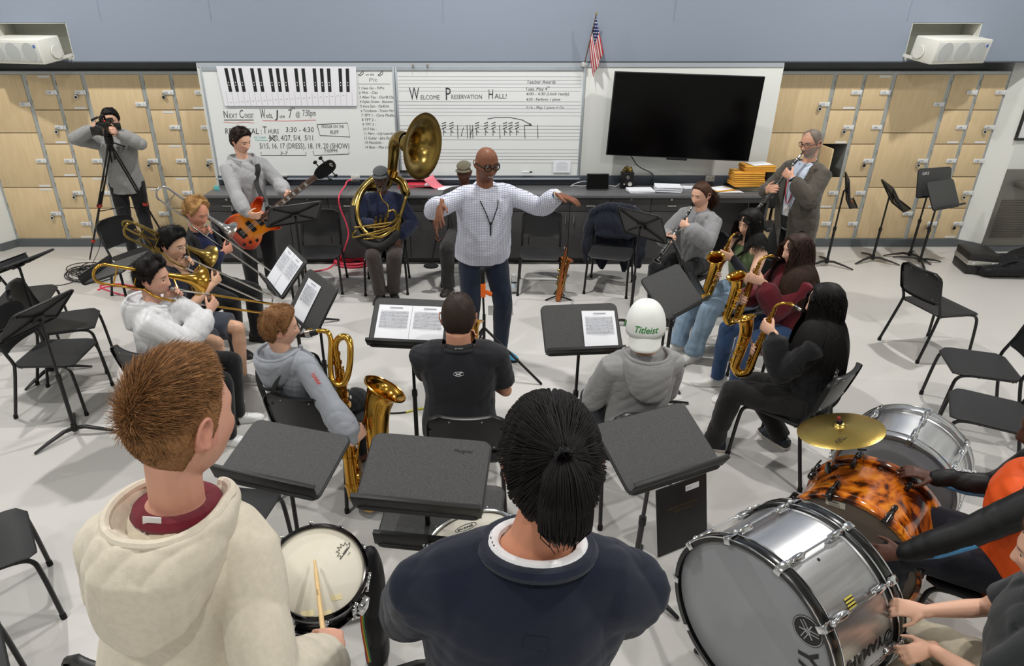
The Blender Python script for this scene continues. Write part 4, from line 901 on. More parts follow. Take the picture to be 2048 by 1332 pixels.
MB().box((.01, -.01, -.26), (.05, .05, .06), .01).build('clamp', M_hoopb, cyo)
for a in (20, 140, 260): pass
lgz = MB()
for a in (20, 140, 260): lgz.tube([(.02, 0, -.7), (.02 + .13 * math.cos(R(a)), .13 * math.sin(R(a)), -.866)], .007, 6)
lgz.build('tripod_foot', M_chrome, cyo)
# ---- snare drums on stands
def snare(label, C, tx, ty, mark, hoopm, shellm, Rr=.178):
    n = nrm(A(math.sin(R(tx)), math.sin(R(ty)), 1)); Q = rot_to(n); C = np.asarray(C, float); o = thing('snare_drum', label, 'drum', (C[0], C[1], 0)); off = np.array(o.location); h = .14
    hd = MB().lathe([(0, 0), (Rr - .012, 0), (Rr - .004, -.006), (Rr - .004, -.02)], 60); sh = MB().lathe([(Rr - .006, -.012), (Rr - .004, -.03), (Rr - .006, -.06), (Rr, -.07), (Rr - .006, -.08), (Rr - .004, -.11), (Rr - .006, -.128)], 60)
    bh = MB().lathe([(0, -h), (Rr - .01, -h), (Rr - .004, -h + .012)], 60)
    def hoop_(z): return MB().lathe([(Rr - .004, z - .012), (Rr + .008, z - .014), (Rr + .008, z + .002), (Rr - .001, z + .01), (Rr - .006, z + .008), (Rr - .004, z - .01)], 60)
    P = [('shell', sh, shellm, None), ('batter_head', hd, M_coat, None), ('resonant_head', bh, M_head, None), ('hoop', hoop_(.002), hoopm, None), ('hoop', hoop_(-h + .002), hoopm, None)]
    for k in range(10):
        t = 2 * PI * k / 10 + .2; er = A(math.cos(t), math.sin(t), 0); Qk = np.stack([er, A(-er[1], er[0], 0), A(0, 0, 1)], 1); g = MB()
        g.box((Rr + .008, 0, -.07), (.02, .018, .05), .006); g.tube([(Rr + .013, 0, -.13), (Rr + .013, 0, .008)], .0032, 6); g.box((Rr + .012, 0, -.008), (.014, .02, .014), .003); g.box((Rr + .012, 0, -.128), (.014, .02, .014), .003); g.ball((Rr + .013, 0, .01), .0052, 8, 6); g.xf(0 * er, Qk); P.append(('lug', g, M_chrome, None))
    th = MB().box((Rr + .022, 0, -.07), (.03, .04, .09), .006); t = R(-50); th.xf(A(0, 0, 0), np.array([[math.cos(t), -math.sin(t), 0], [math.sin(t), math.cos(t), 0], [0, 0, 1]])); P.append(('throw_off', th, M_chrome, None))
    made = place(P, o, C, Q, off)
    mk = mark; 
    for q, mt, nm in mk: q.xf(C, Q); q.build(nm, mt, made[1], off=off, smooth=False)
    ss = thing('snare_stand', 'chrome tripod stand holding the ' + label.split(',')[0], 'drum stand', (C[0], C[1], 0)); b = C - n * (h + .03); B = A(b[0], b[1], .3)
    for k in range(3):
        a = R(120 * k + 30); d = Q @ A(math.cos(a), math.sin(a), 0); MB().tube([b - A(0, 0, .03), b + d * .15 + n * .0, b + d * (Rr + .018) + n * .01, b + d * (Rr + .018) + n * .05], .0065, 8).build('basket_arm', M_chrome, ss, off=ss.location)
        a2 = R(120 * k + 60); d2 = A(math.cos(a2), math.sin(a2), 0); MB().tube([A(b[0], b[1], .42), A(b[0], b[1], .22) + d2 * .16, A(b[0], b[1], .012) + d2 * .3], .008, 8, rnd=True).build('leg', M_chrome, ss, off=ss.location)
    MB().tube([b - A(0, 0, .02), A(b[0], b[1], .2)], .012, 10).build('pole', M_chrome, ss, off=ss.location)
    return o, C, Q
def star_mark():
    m = MB(); P = []
    for i in range(14): a = R(i * 180 / 13 - 0); rr = .034 if i % 2 else .022; P.append((rr * math.cos(a), rr * math.sin(a), .0012))
    m.tube(P, .0014, 4, closed=True, up=(0, 0, 1)); m.join(text_mb('REMO', .011, (-.014, -.002, .0012), (1, 0, 0), (0, 1, 0), bold=.0004)); m.join(text_mb('USA', .008, (-.008, -.016, .0012), (1, 0, 0), (0, 1, 0))); return m
CS1, QS1 = A(-.550, 1.671, 1.101), rot_to(A(math.sin(R(11.8)), math.sin(R(-24.5)), 1)); CS2, QS2 = A(-.037, 1.984, .956), rot_to(A(math.sin(R(-16.7)), math.sin(R(10.5)), 1))
def face_right(Q, extra=0.0): v = Q.T @ A(1, 0, 0); return math.atan2(v[1], v[0]) + R(extra)
sm = spin(star_mark(), face_right(QS1, 62), plane_local(692, 1103, CS1, QS1))
tp = spin(MB().box((0, 0, .001), (.036, .018, .001)), face_right(QS1, 15), plane_local(673, 1195, CS1, QS1)); tp2 = spin(MB().box((0, 0, .001), (.04, .02, .001)), face_right(QS1, 20), plane_local(652, 1228, CS1, QS1)); tp3 = spin(MB().box((0, 0, .001), (.04, .02, .001)), face_right(QS1, 15), plane_local(615, 1228, CS1, QS1))
M_tape = mat('tape_yellowed', (216, 202, 158), .7); M_blacknickel = mat('black_nickel', (60, 58, 58), .14, 1.0)
sn1 = snare('black snare drum with coated head, beside the cream hooded drummer', (-.550, 1.671, 1.101), 11.8, -24.5, [(sm, M_pen, 'printed_crown_mark'), (tp, M_tape, 'tape_patch'), (tp2, M_tape, 'tape_patch'), (tp3, M_tape, 'tape_patch')], M_blacknickel, M_hoopb, .161)
ev = MB(); ev.tube([(.045 * math.cos(t), .021 * math.sin(t), .0012) for t in np.linspace(0, 2 * PI, 40, endpoint=False)], .0013, 4, closed=True, up=(0, 0, 1)); ev.join(text_mb('EVANS', .022, (-.036, -.008, .0012), (1, 0, 0), (0, 1, 0), bold=.0008)); spin(ev, face_right(QS2, 14), plane_local(932, 1055, CS2, QS2))
sn2 = snare('chrome rimmed snare drum with coated head, behind the ponytailed drummer\'s shoulder', (-.037, 1.984, .956), -16.7, 10.5, [(ev, M_pen, 'oval_brand_mark')], M_chrome, M_blacknickel)
# ------------------------------------------------------------------ figures: one continuous body surface, clothing and hair as parts
_fab = {}
def cloth(rgb, key=None, kind='knit'):
    k = (tuple(rgb), kind)
    if k not in _fab:
        b = {'knit': (260, 0.35, 0.002), 'denim': (300, 0.3, 0.0015), 'wool': (170, 0.6, 0.003), 'nylon': (60, 0.15, 0.002)}[kind]
        var = {'knit': (70, 0.25, [v * .86 for v in rgb], 3), 'denim': (9, 0.6, [min(255, v * 1.25) for v in rgb], 5), 'wool': (120, 0.5, [v * .7 for v in rgb], 3), 'nylon': None}[kind]
        _fab[k] = mat('%s_%d_%d_%d' % ((kind,) + tuple(int(v) for v in rgb)), rgb, .5 if kind == 'nylon' else .9, bump=b, var=var, spec=.3 if kind == 'nylon' else .15, sheen=.15 if kind != 'nylon' else 0)
    return _fab[k]
M_skin = mat('skin', (200, 150, 120), 0.48, bump=(300, .12, .001), attr='tint', spec=.35)
def hairmat(rgb): return mat('hair_%d_%d_%d' % tuple(rgb), rgb, .58, var=(90, .5, [v * .65 for v in rgb], 3), spec=.28)
M_eye = mat('eye_white', (196, 186, 178), .2); M_iris = mat('iris_dark', (40, 28, 20), .1)
def remesh(mb, vox, it=3):
    me = mb.mesh('t', [], 0); ob = bpy.data.objects.new('t', me); COL.objects.link(ob)
    md = ob.modifiers.new('r', 'REMESH'); md.mode = 'VOXEL'; md.voxel_size = vox; md.adaptivity = 0
    dg = bpy.context.evaluated_depsgraph_get(); m2 = bpy.data.meshes.new_from_object(ob.evaluated_get(dg), depsgraph=dg)
    bpy.data.objects.remove(ob); bpy.data.meshes.remove(me)
    V, E = verts(m2), np.zeros(len(m2.edges) * 2, int); m2.edges.foreach_get('vertices', E); E = E.reshape(-1, 2)
    return m2, smooth(V, E, it), E
def verts(me):
    V = np.zeros(len(me.vertices) * 3); me.vertices.foreach_get('co', V); return V.reshape(-1, 3)
def smooth(V, E, it):
    n = len(V); deg = np.bincount(E.ravel(), minlength=n)[:, None].clip(1)
    for k in range(it):
        S_ = np.stack([np.bincount(E[:, 0], V[E[:, 1], c], n) + np.bincount(E[:, 1], V[E[:, 0], c], n) for c in range(3)], 1) / deg
        V = V + (S_ - V) * .55
    return V
def normals(me, V):
    me.vertices.foreach_set('co', V.ravel()); me.update()
    N = np.zeros(len(V) * 3); me.vertices.foreach_get('normal', N); return N.reshape(-1, 3)
def folds(P, seed, f=1.0):
    r = np.random.default_rng(seed); o = np.zeros(len(P))
    for k, (fr, am) in enumerate(((14, 1.0), (23, .7), (41, .35))):
        a, b = r.normal(size=3), r.normal(size=3); a = nrm(a * A(1, 1, .8)); b = nrm(b)
        q = P * fr * f; w = np.sin(q @ a * 1.6 + 2.1 * np.sin(q @ b * .7 + r.uniform(0, 6)) + r.uniform(0, 6))
        o += am * (np.abs(w) ** .7 - .6)
    return o
def finish(me, V, name, m, parent, base):
    me.vertices.foreach_set('co', (V - base).ravel()); me.name = name; me.materials.clear(); me.materials.append(m)
    me.polygons.foreach_set('use_smooth', [True] * len(me.polygons)); me.update()
    o = bpy.data.objects.new(name, me); COL.objects.link(o); o.parent = parent; return o
def garment(mb, name, m, parent, base, vox=.008, amp=.004, seed=0, f=1.0, it=4, cut=None, thick=.004, wt=None):
    me, V, E = remesh(mb, vox, it); N = normals(me, V)
    d = folds(V - base, seed, f) * amp
    if wt is not None: d = d * wt(V)
    V = V + N * d[:, None]; V = smooth(V, E, 1)
    if cut is not None:
        kill = cut(V); me.vertices.foreach_set('co', V.ravel())
        bm = bmesh.new(); bm.from_mesh(me); bm.verts.ensure_lookup_table()
        bmesh.ops.delete(bm, geom=[bm.verts[i] for i in np.nonzero(kill)[0]], context='VERTS'); bm.to_mesh(me); bm.free(); V = verts(me)
    o = finish(me, V, name, m, parent, base)
    if cut is not None:
        md = o.modifiers.new('thickness', 'SOLIDIFY'); md.thickness = thick; md.offset = -1
    return o
def ik(S, T, l1, l2, hint):
    d = T - S; L = np.linalg.norm(d); Lc = min(L, (l1 + l2) * .998); u = d / max(L, 1e-6); T2 = S + u * Lc
    a = (l1 * l1 - l2 * l2 + Lc * Lc) / (2 * Lc); h = math.sqrt(max(0, l1 * l1 - a * a)); hv = nrm(hint - u * np.dot(hint, u))
    return S + u * a + hv * h, T2
def skull(D):
    n = 2.35; r = (np.abs(D) ** n).sum(1) ** (-1 / n); p = D * r[:, None] * A(.0735, .0955, .115)
    t = np.clip(-p[:, 2] / .115, 0, 1); p[:, 0] *= 1 - .24 * t ** 1.5
    p[:, 1] *= np.where(p[:, 1] < 0, 1 - .38 * t, 1 - .02 * t)
    return p
def ga(x, c, w): return np.exp(-((x - c) / w) ** 2)
def head_pts(naz=80, nel=60, mouth=0.0, nose=1.0):
    az = np.linspace(0, 2 * PI, naz, endpoint=False); el = np.linspace(-PI / 2, PI / 2, nel)
    D = np.array([[(math.sin(a) * math.cos(e), math.cos(a) * math.cos(e), math.sin(e)) for a in az] for e in el]).reshape(-1, 3)
    p = skull(D); x, y, z = p.T; ax = np.abs(x); fr = np.clip((D[:, 1] - .15) / .3, 0, 1)
    dy = .0045 * ga(ax, .03, .024) * ga(z, .026, .011) - .011 * ga(ax, .032, .016) * ga(z, .004, .012) + .005 * ga(ax, .046, .018) * ga(z, -.028, .018)
    nz = np.clip((.014 - z) / .046, 0, 1) * (z > -.048) + np.where(z <= -.048, np.clip(1 - (-.048 - z) / .008, 0, 1), 0)
    dy += nose * (.021 * nz * ga(x, 0, .0115) + .009 * ga(ax, .013, .008) * ga(z, -.037, .009))
    dy += .006 * ga(x, 0, .025) * ga(z, -.060, .007) + .006 * ga(x, 0, .021) * ga(z, -.076, .007) - (.007 + mouth * .02) * ga(x, 0, .024) * ga(z, -.068, .004 + mouth * .007)
    dy += .009 * ga(x, 0, .022) * ga(z, -.1, .016) - .004 * ga(ax, .05, .02) * ga(z, -.065, .02)
    p[:, 1] += dy * fr
    return p.reshape(nel, naz, 3)
def ear_mb(side):
    m = MB(); P = []
    for t in np.linspace(0, 1, 13):
        a = R(-60 + 285 * t); rr = .03 * (1 - .25 * (t > .75) * (t - .75) * 4)
        P.append(A(side * (.0745 + .016 * math.sin(PI * min(1, t * 1.2))), -.012 - .62 * rr * math.cos(a), -.002 + rr * 1.08 * math.sin(a)))
    m.tube(P, .0052, 6, rnd=True); m.ball((side * .073, -.01, -.004), (.006, .016, .026), 10, 8); m.ball((side * .074, -.004, -.03), (.006, .009, .01), 8, 6)
    return m
def hand_mb(mb, W, d, n, side, k=1.0, curl=.35, spread=.12, thumb=.5, fc=None):
    d = nrm(d); n = nrm(n - d * np.dot(n, d)); t = np.cross(d, n) if side == 'R' else np.cross(n, d)
    mb.tube([W - d * .02 * k, W + d * .02 * k, W + d * .06 * k, W + d * .09 * k], [(.026 * k, .018 * k), (.033 * k, .017 * k), (.040 * k, .0145 * k), (.035 * k, .010 * k)], 12, up=t, rnd=True)
    mb.ball(W + d * .035 * k + t * .024 * k + n * .006 * k, (.017 * k,) * 3, 8, 6)
    for i, (off, ln) in enumerate(((.029, .074), (.0095, .083), (-.0105, .077), (-.029, .06))):
        c = (fc[i] if fc else curl); p = W + d * .088 * k + t * off * k; a = 0; P = [p - d * .015 * k, p]; dd = nrm(d + t * spread * off / .03)
        for seg, (fl, ba) in enumerate(((.45, 68), (.31, 85), (.24, 55))):
            a += R(ba) * c; p = p + (dd * math.cos(a) + n * math.sin(a)) * ln * fl * k; P.append(p)
        mb.tube(P, [.0095 * k, .0098 * k, .0088 * k, .008 * k, .0068 * k], 8, rnd=True)
    p = W + d * .022 * k + t * .03 * k; v = nrm(t * (1 - .45 * thumb) + d * .75 + n * thumb * .9); q = p + v * .04 * k; v2 = nrm(v * .6 + d * .55 + n * thumb * .5)
    mb.tube([p - v * .012 * k, p, q, q + v2 * .034 * k], [.013 * k, .0125 * k, .0105 * k, .0078 * k], 8, rnd=True)
TORSO = [(-.13, .09, .09, .0), (-.09, .15, .115, -.005), (-.02, .168, .122, -.006), (.07, .156, .112, .0), (.16, .148, .106, .006), (.26, .160, .114, .010), (.35, .172, .115, .006), (.42, .168, .098, -.006), (.465, .125, .078, -.014), (.50, .075, .066, -.018), (.53, .058, .058, -.014)]
LIPS = {'light': (190, 112, 104), 'mid': (160, 96, 84), 'dark': (112, 62, 56)}
class Fig: pass
def person(label, head, phi, seated=True, lean=4, side=0, hrot=(0, 0, 0), hands=None, elbows=None, feet=None, skin=(206, 158, 132), k=None, bw=1.0, sw=1.0, zfloor=0.0, hs=1.0, vox=.0055,
           brow=(60, 42, 30), beard=None, scalp=None, mouth=0.0, legs_bare=False, group=None, base=None, glare=None, hip_fwd=0.0, belly=0.0, twist=0, sho=0.0, dn=0.0, nw=1.0):
    F = Fig(); HD = .695 + dn; H0 = np.asarray(head, float); f = fdir(phi); r = rdir(phi); up = nrm(A(0, 0, 1) + f * math.tan(R(lean)) + r * math.tan(R(side)))
    if seated:
        pz = .57; kt = (H0[2] - pz) / (HD * up[2]); k = k or 1.0; pel = H0 - up * HD * kt
    else:
        k = k or (H0[2] - zfloor) / (.93 + HD * up[2]); kt = k; pel = H0 - up * HD * kt
    F.k, F.kt, F.pel, F.f, F.r, F.up, F.phi = k, kt, pel, f, r, up, phi
    B = A(pel[0], pel[1], zfloor); F.base = B
    fu = np.cross(up, r); rt = r; tf = nrm(fu)
    if np.dot(tf, f) < 0: tf = -tf
    tw = R(twist); rs = rt * math.cos(tw) - tf * math.sin(tw); ts = tf * math.cos(tw) + rt * math.sin(tw); F.rs, F.ts, F.tf = rs, ts, tf
    L = lambda p: (np.asarray(p) if isinstance(p, np.ndarray) else B + r * p[0] + f * p[1] + A(0, 0, p[2] - 0))
    D = lambda p: (np.asarray(p) if isinstance(p, np.ndarray) else r * p[0] + f * p[1] + A(0, 0, p[2]))
    F.L, F.D = L, D
    hw = kt if not seated else (kt + 1) / 2
    def ring(h, w_, d_, o_, extra=0.0):
        mixt = np.clip((h - .05) / .3, 0, 1); rr = nrm(rt * (1 - mixt) + rs * mixt); tt = nrm(tf * (1 - mixt) + ts * mixt)
        bl = belly * math.exp(-((h - .1) / .13) ** 2)
        return pel + up * h * kt + tt * (o_ * k + bl * .6), (w_ * k * bw + extra + bl * .35, d_ * k * bw + extra + bl), rr
    F.ring = ring
    F.nb = pel + up * .5 * kt - ts * .016 * k
    sh = {}
    for s_, sg in (('L', -1), ('R', 1)): sh[s_] = pel + up * (.438 + sho) * kt + rs * sg * .178 * k * sw - ts * .006
    F.sh = sh; l1, l2 = .285 * k, .262 * k; F.arm = {}
    hands = hands or {}; elbows = elbows or {}
    for s_, sg in (('L', -1), ('R', 1)):
        h_ = hands.get(s_, {}); T = L(h_.get('p', (sg * .24, .12, pel[2] - zfloor + .08)))
        hint = D(elbows.get(s_, (sg * .7, -.5, -.8))); E, W = ik(sh[s_], T, l1, l2, hint); F.arm[s_] = (sh[s_], E, W)
    # head frame
    yaw, pit, rol = hrot; hf0 = fdir(phi + yaw); hr = rdir(phi + yaw); hf = hf0 * math.cos(R(pit)) - A(0, 0, 1) * math.sin(R(pit)); hu = np.cross(hr, hf)
    hr2 = hr * math.cos(R(rol)) - hu * math.sin(R(rol)); hu2 = np.cross(hr2, hf); F.H = H0; F.RH = np.stack([hr2, hf, hu2], 1); F.hk = hs * (1.0 if seated else min(k, 1.04))
    F.hl = lambda p: F.H + F.RH @ (np.asarray(p, float) * F.hk)
    # legs
    F.leg = {}; t1, t2 = .435 * k, .43 * k
    for s_, sg in (('L', -1), ('R', 1)):
        hp = pel + r * sg * .095 * k - up * .03
        if seated: a_ = L((feet or {}).get(s_, (sg * .14, .40 * k, .085)))
        else: a_ = L((feet or {}).get(s_, (sg * .11, -.0, .085)))
        K, a2 = ik(hp, a_, t1, t2, f * 1.0 + A(0, 0, .9 if seated else 0.05) + r * sg * .12); F.leg[s_] = (hp, K, a2)
    o = thing('person', label, 'person', B, 0, group); F.o = o
    # ---- body
    m = MB(); P = [ring(h, w_ * .97, d_ * .97, o_) for h, w_, d_, o_ in TORSO]
    m.tube([p[0] for p in P], [p[1] for p in P], 20, up=rt)
    hk = F.hk; m.tube([F.nb - up * .03, F.nb + up * .03 * kt, F.hl((0, -.03, -.06)), F.hl((0, -.022, .0))], [.062 * hk * nw, .056 * hk * nw, .054 * hk * nw, .045], 14, up=F.rs)
    for s_ in 'LR':
        S, E, W = F.arm[s_]; c = pel + up * .42 * kt
        m.tube([c + (S - c) * .35, c + (S - c) * .75, S, S + (E - S) * .3, S + (E - S) * .7, E], [.075 * k, .066 * k, .054 * k, .047 * k, .041 * k, .037 * k], 12, rnd=True)
        m.tube([E, E + (W - E) * .3, E + (W - E) * .7, W], [.037 * k, .039 * k, .031 * k, .0235 * k], 12, rnd=True)
        h_ = hands.get(s_, {}); fd = D(h_['d']) if 'd' in h_ else nrm(W - E); nn = D(h_['n']) if 'n' in h_ else (-r if s_ == 'R' else r)
        hand_mb(m, W, fd, nn, s_, h_.get('k', 1.0) * k, h_.get('curl', .4), h_.get('spread', .12), h_.get('thumb', .5), h_.get('fc'))
        if legs_bare:
            hp, K, a_ = F.leg[s_]
            m.tube([hp, hp + (K - hp) * .5, K], [.085 * k, .07 * k, .055 * k], 14, rnd=True); m.tube([K, K + (a_ - K) * .3, K + (a_ - K) * .8, a_], [.054 * k, .056 * k, .04 * k, .037 * k], 12, rnd=True)
    hp_ = MB().grid(head_pts(mouth=mouth).transpose(1, 0, 2), cu=True); hp_.join(ear_mb(-1)); hp_.join(ear_mb(1)); hp_.xf(F.H, F.RH, hk); m.join(hp_)
    me, V, E_ = remesh(m, vox, 2)
    Q = (V - F.H) @ F.RH / hk; x, y, z = Q.T; ax = np.abs(x); inh = (np.linalg.norm(Q, axis=1) < .16)
    C = np.tile(np.array(lin(skin)[:3]), (len(V), 1)); lum = sum(skin) / 3; lp = np.array(lin(LIPS['light' if lum > 155 else 'mid' if lum > 110 else 'dark'])[:3])
    def mixc(w, c):
        nonlocal C
        w = (np.clip(w, 0, 1) * inh)[:, None]; C = C * (1 - w) + np.asarray(c) * w
    mixc(.35 * ga(ax, .045, .022) * ga(z, -.03, .02) * (y > .03) * (lum > 140), lin((214, 128, 112))[:3])
    mixc(.4 * ((ax > .066) & (np.abs(z) < .045) & (np.abs(y + .012) < .035)) * (lum > 140), lin((222, 140, 122))[:3])
    if scalp is not None: mixc(((z > .055 - .4 * np.clip(-y, -.06, .1)) & ((ax > .04) | (y < .075))).astype(float) * scalp[1], lin(scalp[0])[:3])
    if beard is not None: mixc(beard[1] * ((y > -.005) & (z < -.042 + .02 * (ax > .045)) & (z > -.13) & ~((ax < .026) & (np.abs(z + .068) < .009))), lin(beard[0])[:3])
    mixc(.85 * ga(x, 0, .021) * (ga(z, -.060, .006) + ga(z, -.076, .006)) * (y > .06), lp)
    if mouth > 0: mixc(.9 * ga(x, 0, .016) * ga(z, -.069, .006) * (y > .05), (.06, .02, .02))
    mixc(1.2 * ga(ax, .031, .018) * ga(z, .024 - .1 * (ax - .03), .0045) * (y > .05), lin(brow)[:3])
    bo = finish(me, V, 'body', M_skin, o, B); F.body = bo
    at = me.color_attributes.new('tint', 'FLOAT_COLOR', 'POINT'); at.data.foreach_set('color', np.concatenate([C, np.ones((len(C), 1))], 1).ravel())
    return F
def eyes(F, lid=.5):
    for sg in (-1, 1):
        e = MB(); c = A(sg * .031, .0732, .002); e.ball((0, 0, 0), .011 * F.hk, 12, 10, mi=0)
        i = MB(); i.ball((0, 0, 0), (.0066 * F.hk, .0035 * F.hk, .0066 * F.hk), 10, 6); i.xf(A(0, .0088, -.0025) * F.hk); e.join(i, 1)
        e.xf(F.hl(c), F.RH); e.build('eye', [M_eye, M_iris], F.o, off=F.base)
def shirt(F, m, name='shirt', loose=.018, hem=-.1, sleeve='long', vox=.008, amp=.005, seed=1, cuff=.03, puff=.012, top=1.0, cut=None, f=1.0, neckw=1.0, wt=None):
    k, mb = F.k, MB(); P = []
    for h, w_, d_, o_ in [(hem - .02, .165, .12, 0)] + [t for t in TORSO if t[0] > hem]:
        if h > .5: w_, d_ = w_ * 1.04 * neckw, d_ * 1.06 * neckw
        if h < .04: w_ = max(w_, .168); d_ = max(d_, .122)
        P.append(F.ring(h, w_, d_, o_, loose if h < .47 else loose * .55))
        if h > .515 * top: break
    mb.tube([p[0] for p in P], [p[1] for p in P], 22, up=F.r)
    if sleeve != 'none':
        for s_ in 'LR':
            S, E, W = F.arm[s_]; c = F.pel + F.up * .42 * F.kt; T = W if sleeve == 'long' else (E + (W - E) * .25 if sleeve == 'elbow' else S + (E - S) * .72)
            ls = loose * .9
            mb.tube([c + (S - c) * .4, c + (S - c) * .8, S, S + (E - S) * .35, S + (E - S) * .72] + ([E] if sleeve != 'short' else []), [.085 * k + ls, .073 * k + ls, .055 * k + ls * .85, .05 * k + ls * .9, .048 * k + ls] + ([.043 * k + ls] if sleeve != 'short' else []), 14, rnd=sleeve != 'short')
            if sleeve == 'long':
                U = nrm(W - E); e2 = W - U * .01
                mb.tube([E, E + (e2 - E) * .3, E + (e2 - E) * .65, E + (e2 - E) * .88, e2], [.042 * k + ls, .045 * k + ls + puff * .5, .036 * k + ls + puff, .03 * k + ls + puff * .7, cuff], 14, rnd=True)
            elif sleeve == 'elbow': mb.tube([E, T], [.043 * k + ls, .042 * k + ls], 12)
    o = garment(mb, name, m, F.o, F.base, vox, amp, seed, f, 4, cut, wt=wt)
    return o
def trousers(F, m, name='trousers', loose=.012, vox=.009, amp=.004, seed=5, to='ankle', hem_r=None, top=.1):
    k, mb = F.k, MB(); P = [F.ring(h, w_, d_, o_, loose) for h, w_, d_, o_ in TORSO if h < top]
    mb.tube([p[0] for p in P], [p[1] for p in P], 20, up=F.r, rnd=False)
    for s_ in 'LR':
        hp, K, a_ = F.leg[s_]
        q = F.pel - F.up * .02 + (hp - F.pel) * .6
        if to == 'knee': K2 = hp + (K - hp) * .86; mb.tube([q, hp, hp + (K2 - hp) * .5, K2], [.10 * k + loose, .095 * k + loose, .086 * k + loose * 1.6, .08 * k + loose * 2], 16); continue
        mb.tube([q, hp, hp + (K - hp) * .5, K], [.1 * k + loose, .092 * k + loose, .075 * k + loose, .06 * k + loose], 16, rnd=True)
        e = a_ + nrm(K - a_) * .0; mb.tube([K, K + (e - K) * .3, K + (e - K) * .75, e - A(0, 0, .02)], [.06 * k + loose, .058 * k + loose, .047 * k + loose, hem_r or .045 * k + loose], 14, rnd=False)
    return garment(mb, name, m, F.o, F.base, vox, amp, seed, 1.1)
def shoes(F, up_rgb, sole_rgb, toe=None, sides='LR'):
    mu = mat('shoe_%d_%d_%d' % tuple(up_rgb), up_rgb, .55, bump=(200, .15, .001)); ms = mat('sole_%d_%d_%d' % tuple(sole_rgb), sole_rgb, .7)
    for s_ in sides:
        hp, K, a_ = F.leg[s_]; d = F.f * 1.0 + F.r * (.2 if s_ == 'R' else -.2)
        if toe and s_ in toe: d = F.D(toe[s_])
        d[2] = 0; d = nrm(d); side = np.cross(d, A(0, 0, 1)); z0 = max(0.0, a_[2] - .085) + F.base[2] * 0; o = A(a_[0], a_[1], z0 if z0 > .02 else max(F.base[2], 0)); Q = np.stack([side, d, A(0, 0, 1)], 1); k = F.k
        g = []
        for (y, w, h) in ((-.085, .012, .05), (-.078, .03, .085), (-.04, .038, .095), (.01, .038, .09), (.06, .042, .07), (.11, .047, .052), (.15, .044, .044), (.18, .03, .036), (.192, .008, .026)):
            g.append([(math.copysign(abs(math.cos(t)) ** .7, math.cos(t)) * w, y, .018 + max(0, math.sin(t)) ** .7 * (h - .018)) for t in np.linspace(0, PI, 11)])
        u = MB().grid(np.array(g) * k); u.xf(o, Q); sh = u.build('shoe', mu, F.o, off=F.base, ang=60)
        out = [(x * k, y * k) for x, y in ((.0, -.09), (.03, -.083), (.04, -.04), (.037, .02), (.048, .09), (.05, .13), (.04, .175), (.015, .198), (-.015, .198), (-.04, .175), (-.047, .13), (-.044, .09), (-.036, .02), (-.04, -.04), (-.03, -.083))]
        s2 = MB().plate(out, .024, None, 0, .004); s2.xf(o + A(0, 0, .001), Q); s2.build('sole', ms, sh, off=F.base)
        lc = MB()
        for y in (.03, .055, .08): lc.tube([(-.022, y, .078 - (y - .03) * .38), (0, y + .004, .09 - (y - .03) * .4), (.022, y, .078 - (y - .03) * .38)], .003, 5)
        lc.xf(o, Q, 1.0); lc.build('laces', ms, sh, off=F.base)
# ---- hair
def border(az, kind):
    tab = {'short': ([0, 35, 60, 75, 84, 95, 110, 130, 180], [44, 40, 24, 4, -12, 8, -18, -36, -46]), 'receding': ([0, 25, 45, 65, 80, 95, 110, 130, 180], [66, 60, 40, 14, -8, 8, -18, -34, -42]),
           'long': ([0, 35, 60, 80, 95, 120, 180], [46, 40, 22, -15, -30, -45, -50]), 'buzz': ([0, 35, 60, 75, 84, 95, 110, 130, 180], [42, 38, 24, 4, -10, 6, -16, -32, -40])}[kind]
    return np.interp(np.abs((az + 180) % 360 - 180), tab[0], tab[1])
def hair_shell(F, rgb, kind='short', thick=.02, lump=.004, lf=30, seed=0, top=1.0, name='hair', naz=72, nel=22, comb=0.0, fr=0.0):
    az = np.linspace(-180, 180, naz, endpoint=False); g = []; g0 = []; rng = np.random.default_rng(seed); ph = rng.uniform(0, 6, 8)
    for a in az:
        eb = border(a, kind); v = np.linspace(0, 1, nel); el = 90 - (90 - eb) * v; ar = R(a); er = np.radians(el)
        D = np.stack([np.sin(ar) * np.cos(er), np.cos(ar) * np.cos(er), np.sin(er)], 1); p = skull(D); nn = p / (A(.0735, .0955, .115) ** 2); nn /= np.linalg.norm(nn, axis=1, keepdims=True)
        t = thick * np.clip((1.02 - v) / .18, .12, 1) * (1 + (top - 1) * np.clip(D[:, 2], 0, 1)) + fr * np.clip(D[:, 1], 0, 1) * np.clip((1.0 - v) / .1, 0, 1)
        q = p * lf
        t = t + lump * (np.sin(q[:, 0] * 3 + ph[0] + np.sin(q[:, 2] * 2 + ph[1])) * np.sin(q[:, 1] * 2.6 + ph[2]) + .6 * np.sin(q[:, 2] * 5 + q[:, 0] * 4 + ph[3])) * np.clip((1 - v) / .15, 0, 1)
        if comb: t = t + comb * np.sin(a * .5 + 6 * np.sin(R(a) * 3)) * np.clip((1 - v) / .2, 0, 1)
        g.append(p + nn * t[:, None]); g0.append(p - nn * .004)
    g = np.array(g); m = MB().grid(g[:, ::-1], cu=True)
    # tuck the border under
    rim = np.stack([g[:, -1], np.array(g0)[:, -1]], 1); m.grid(rim[:, ::-1], cu=True)
    F.hair_pts = g
    return m
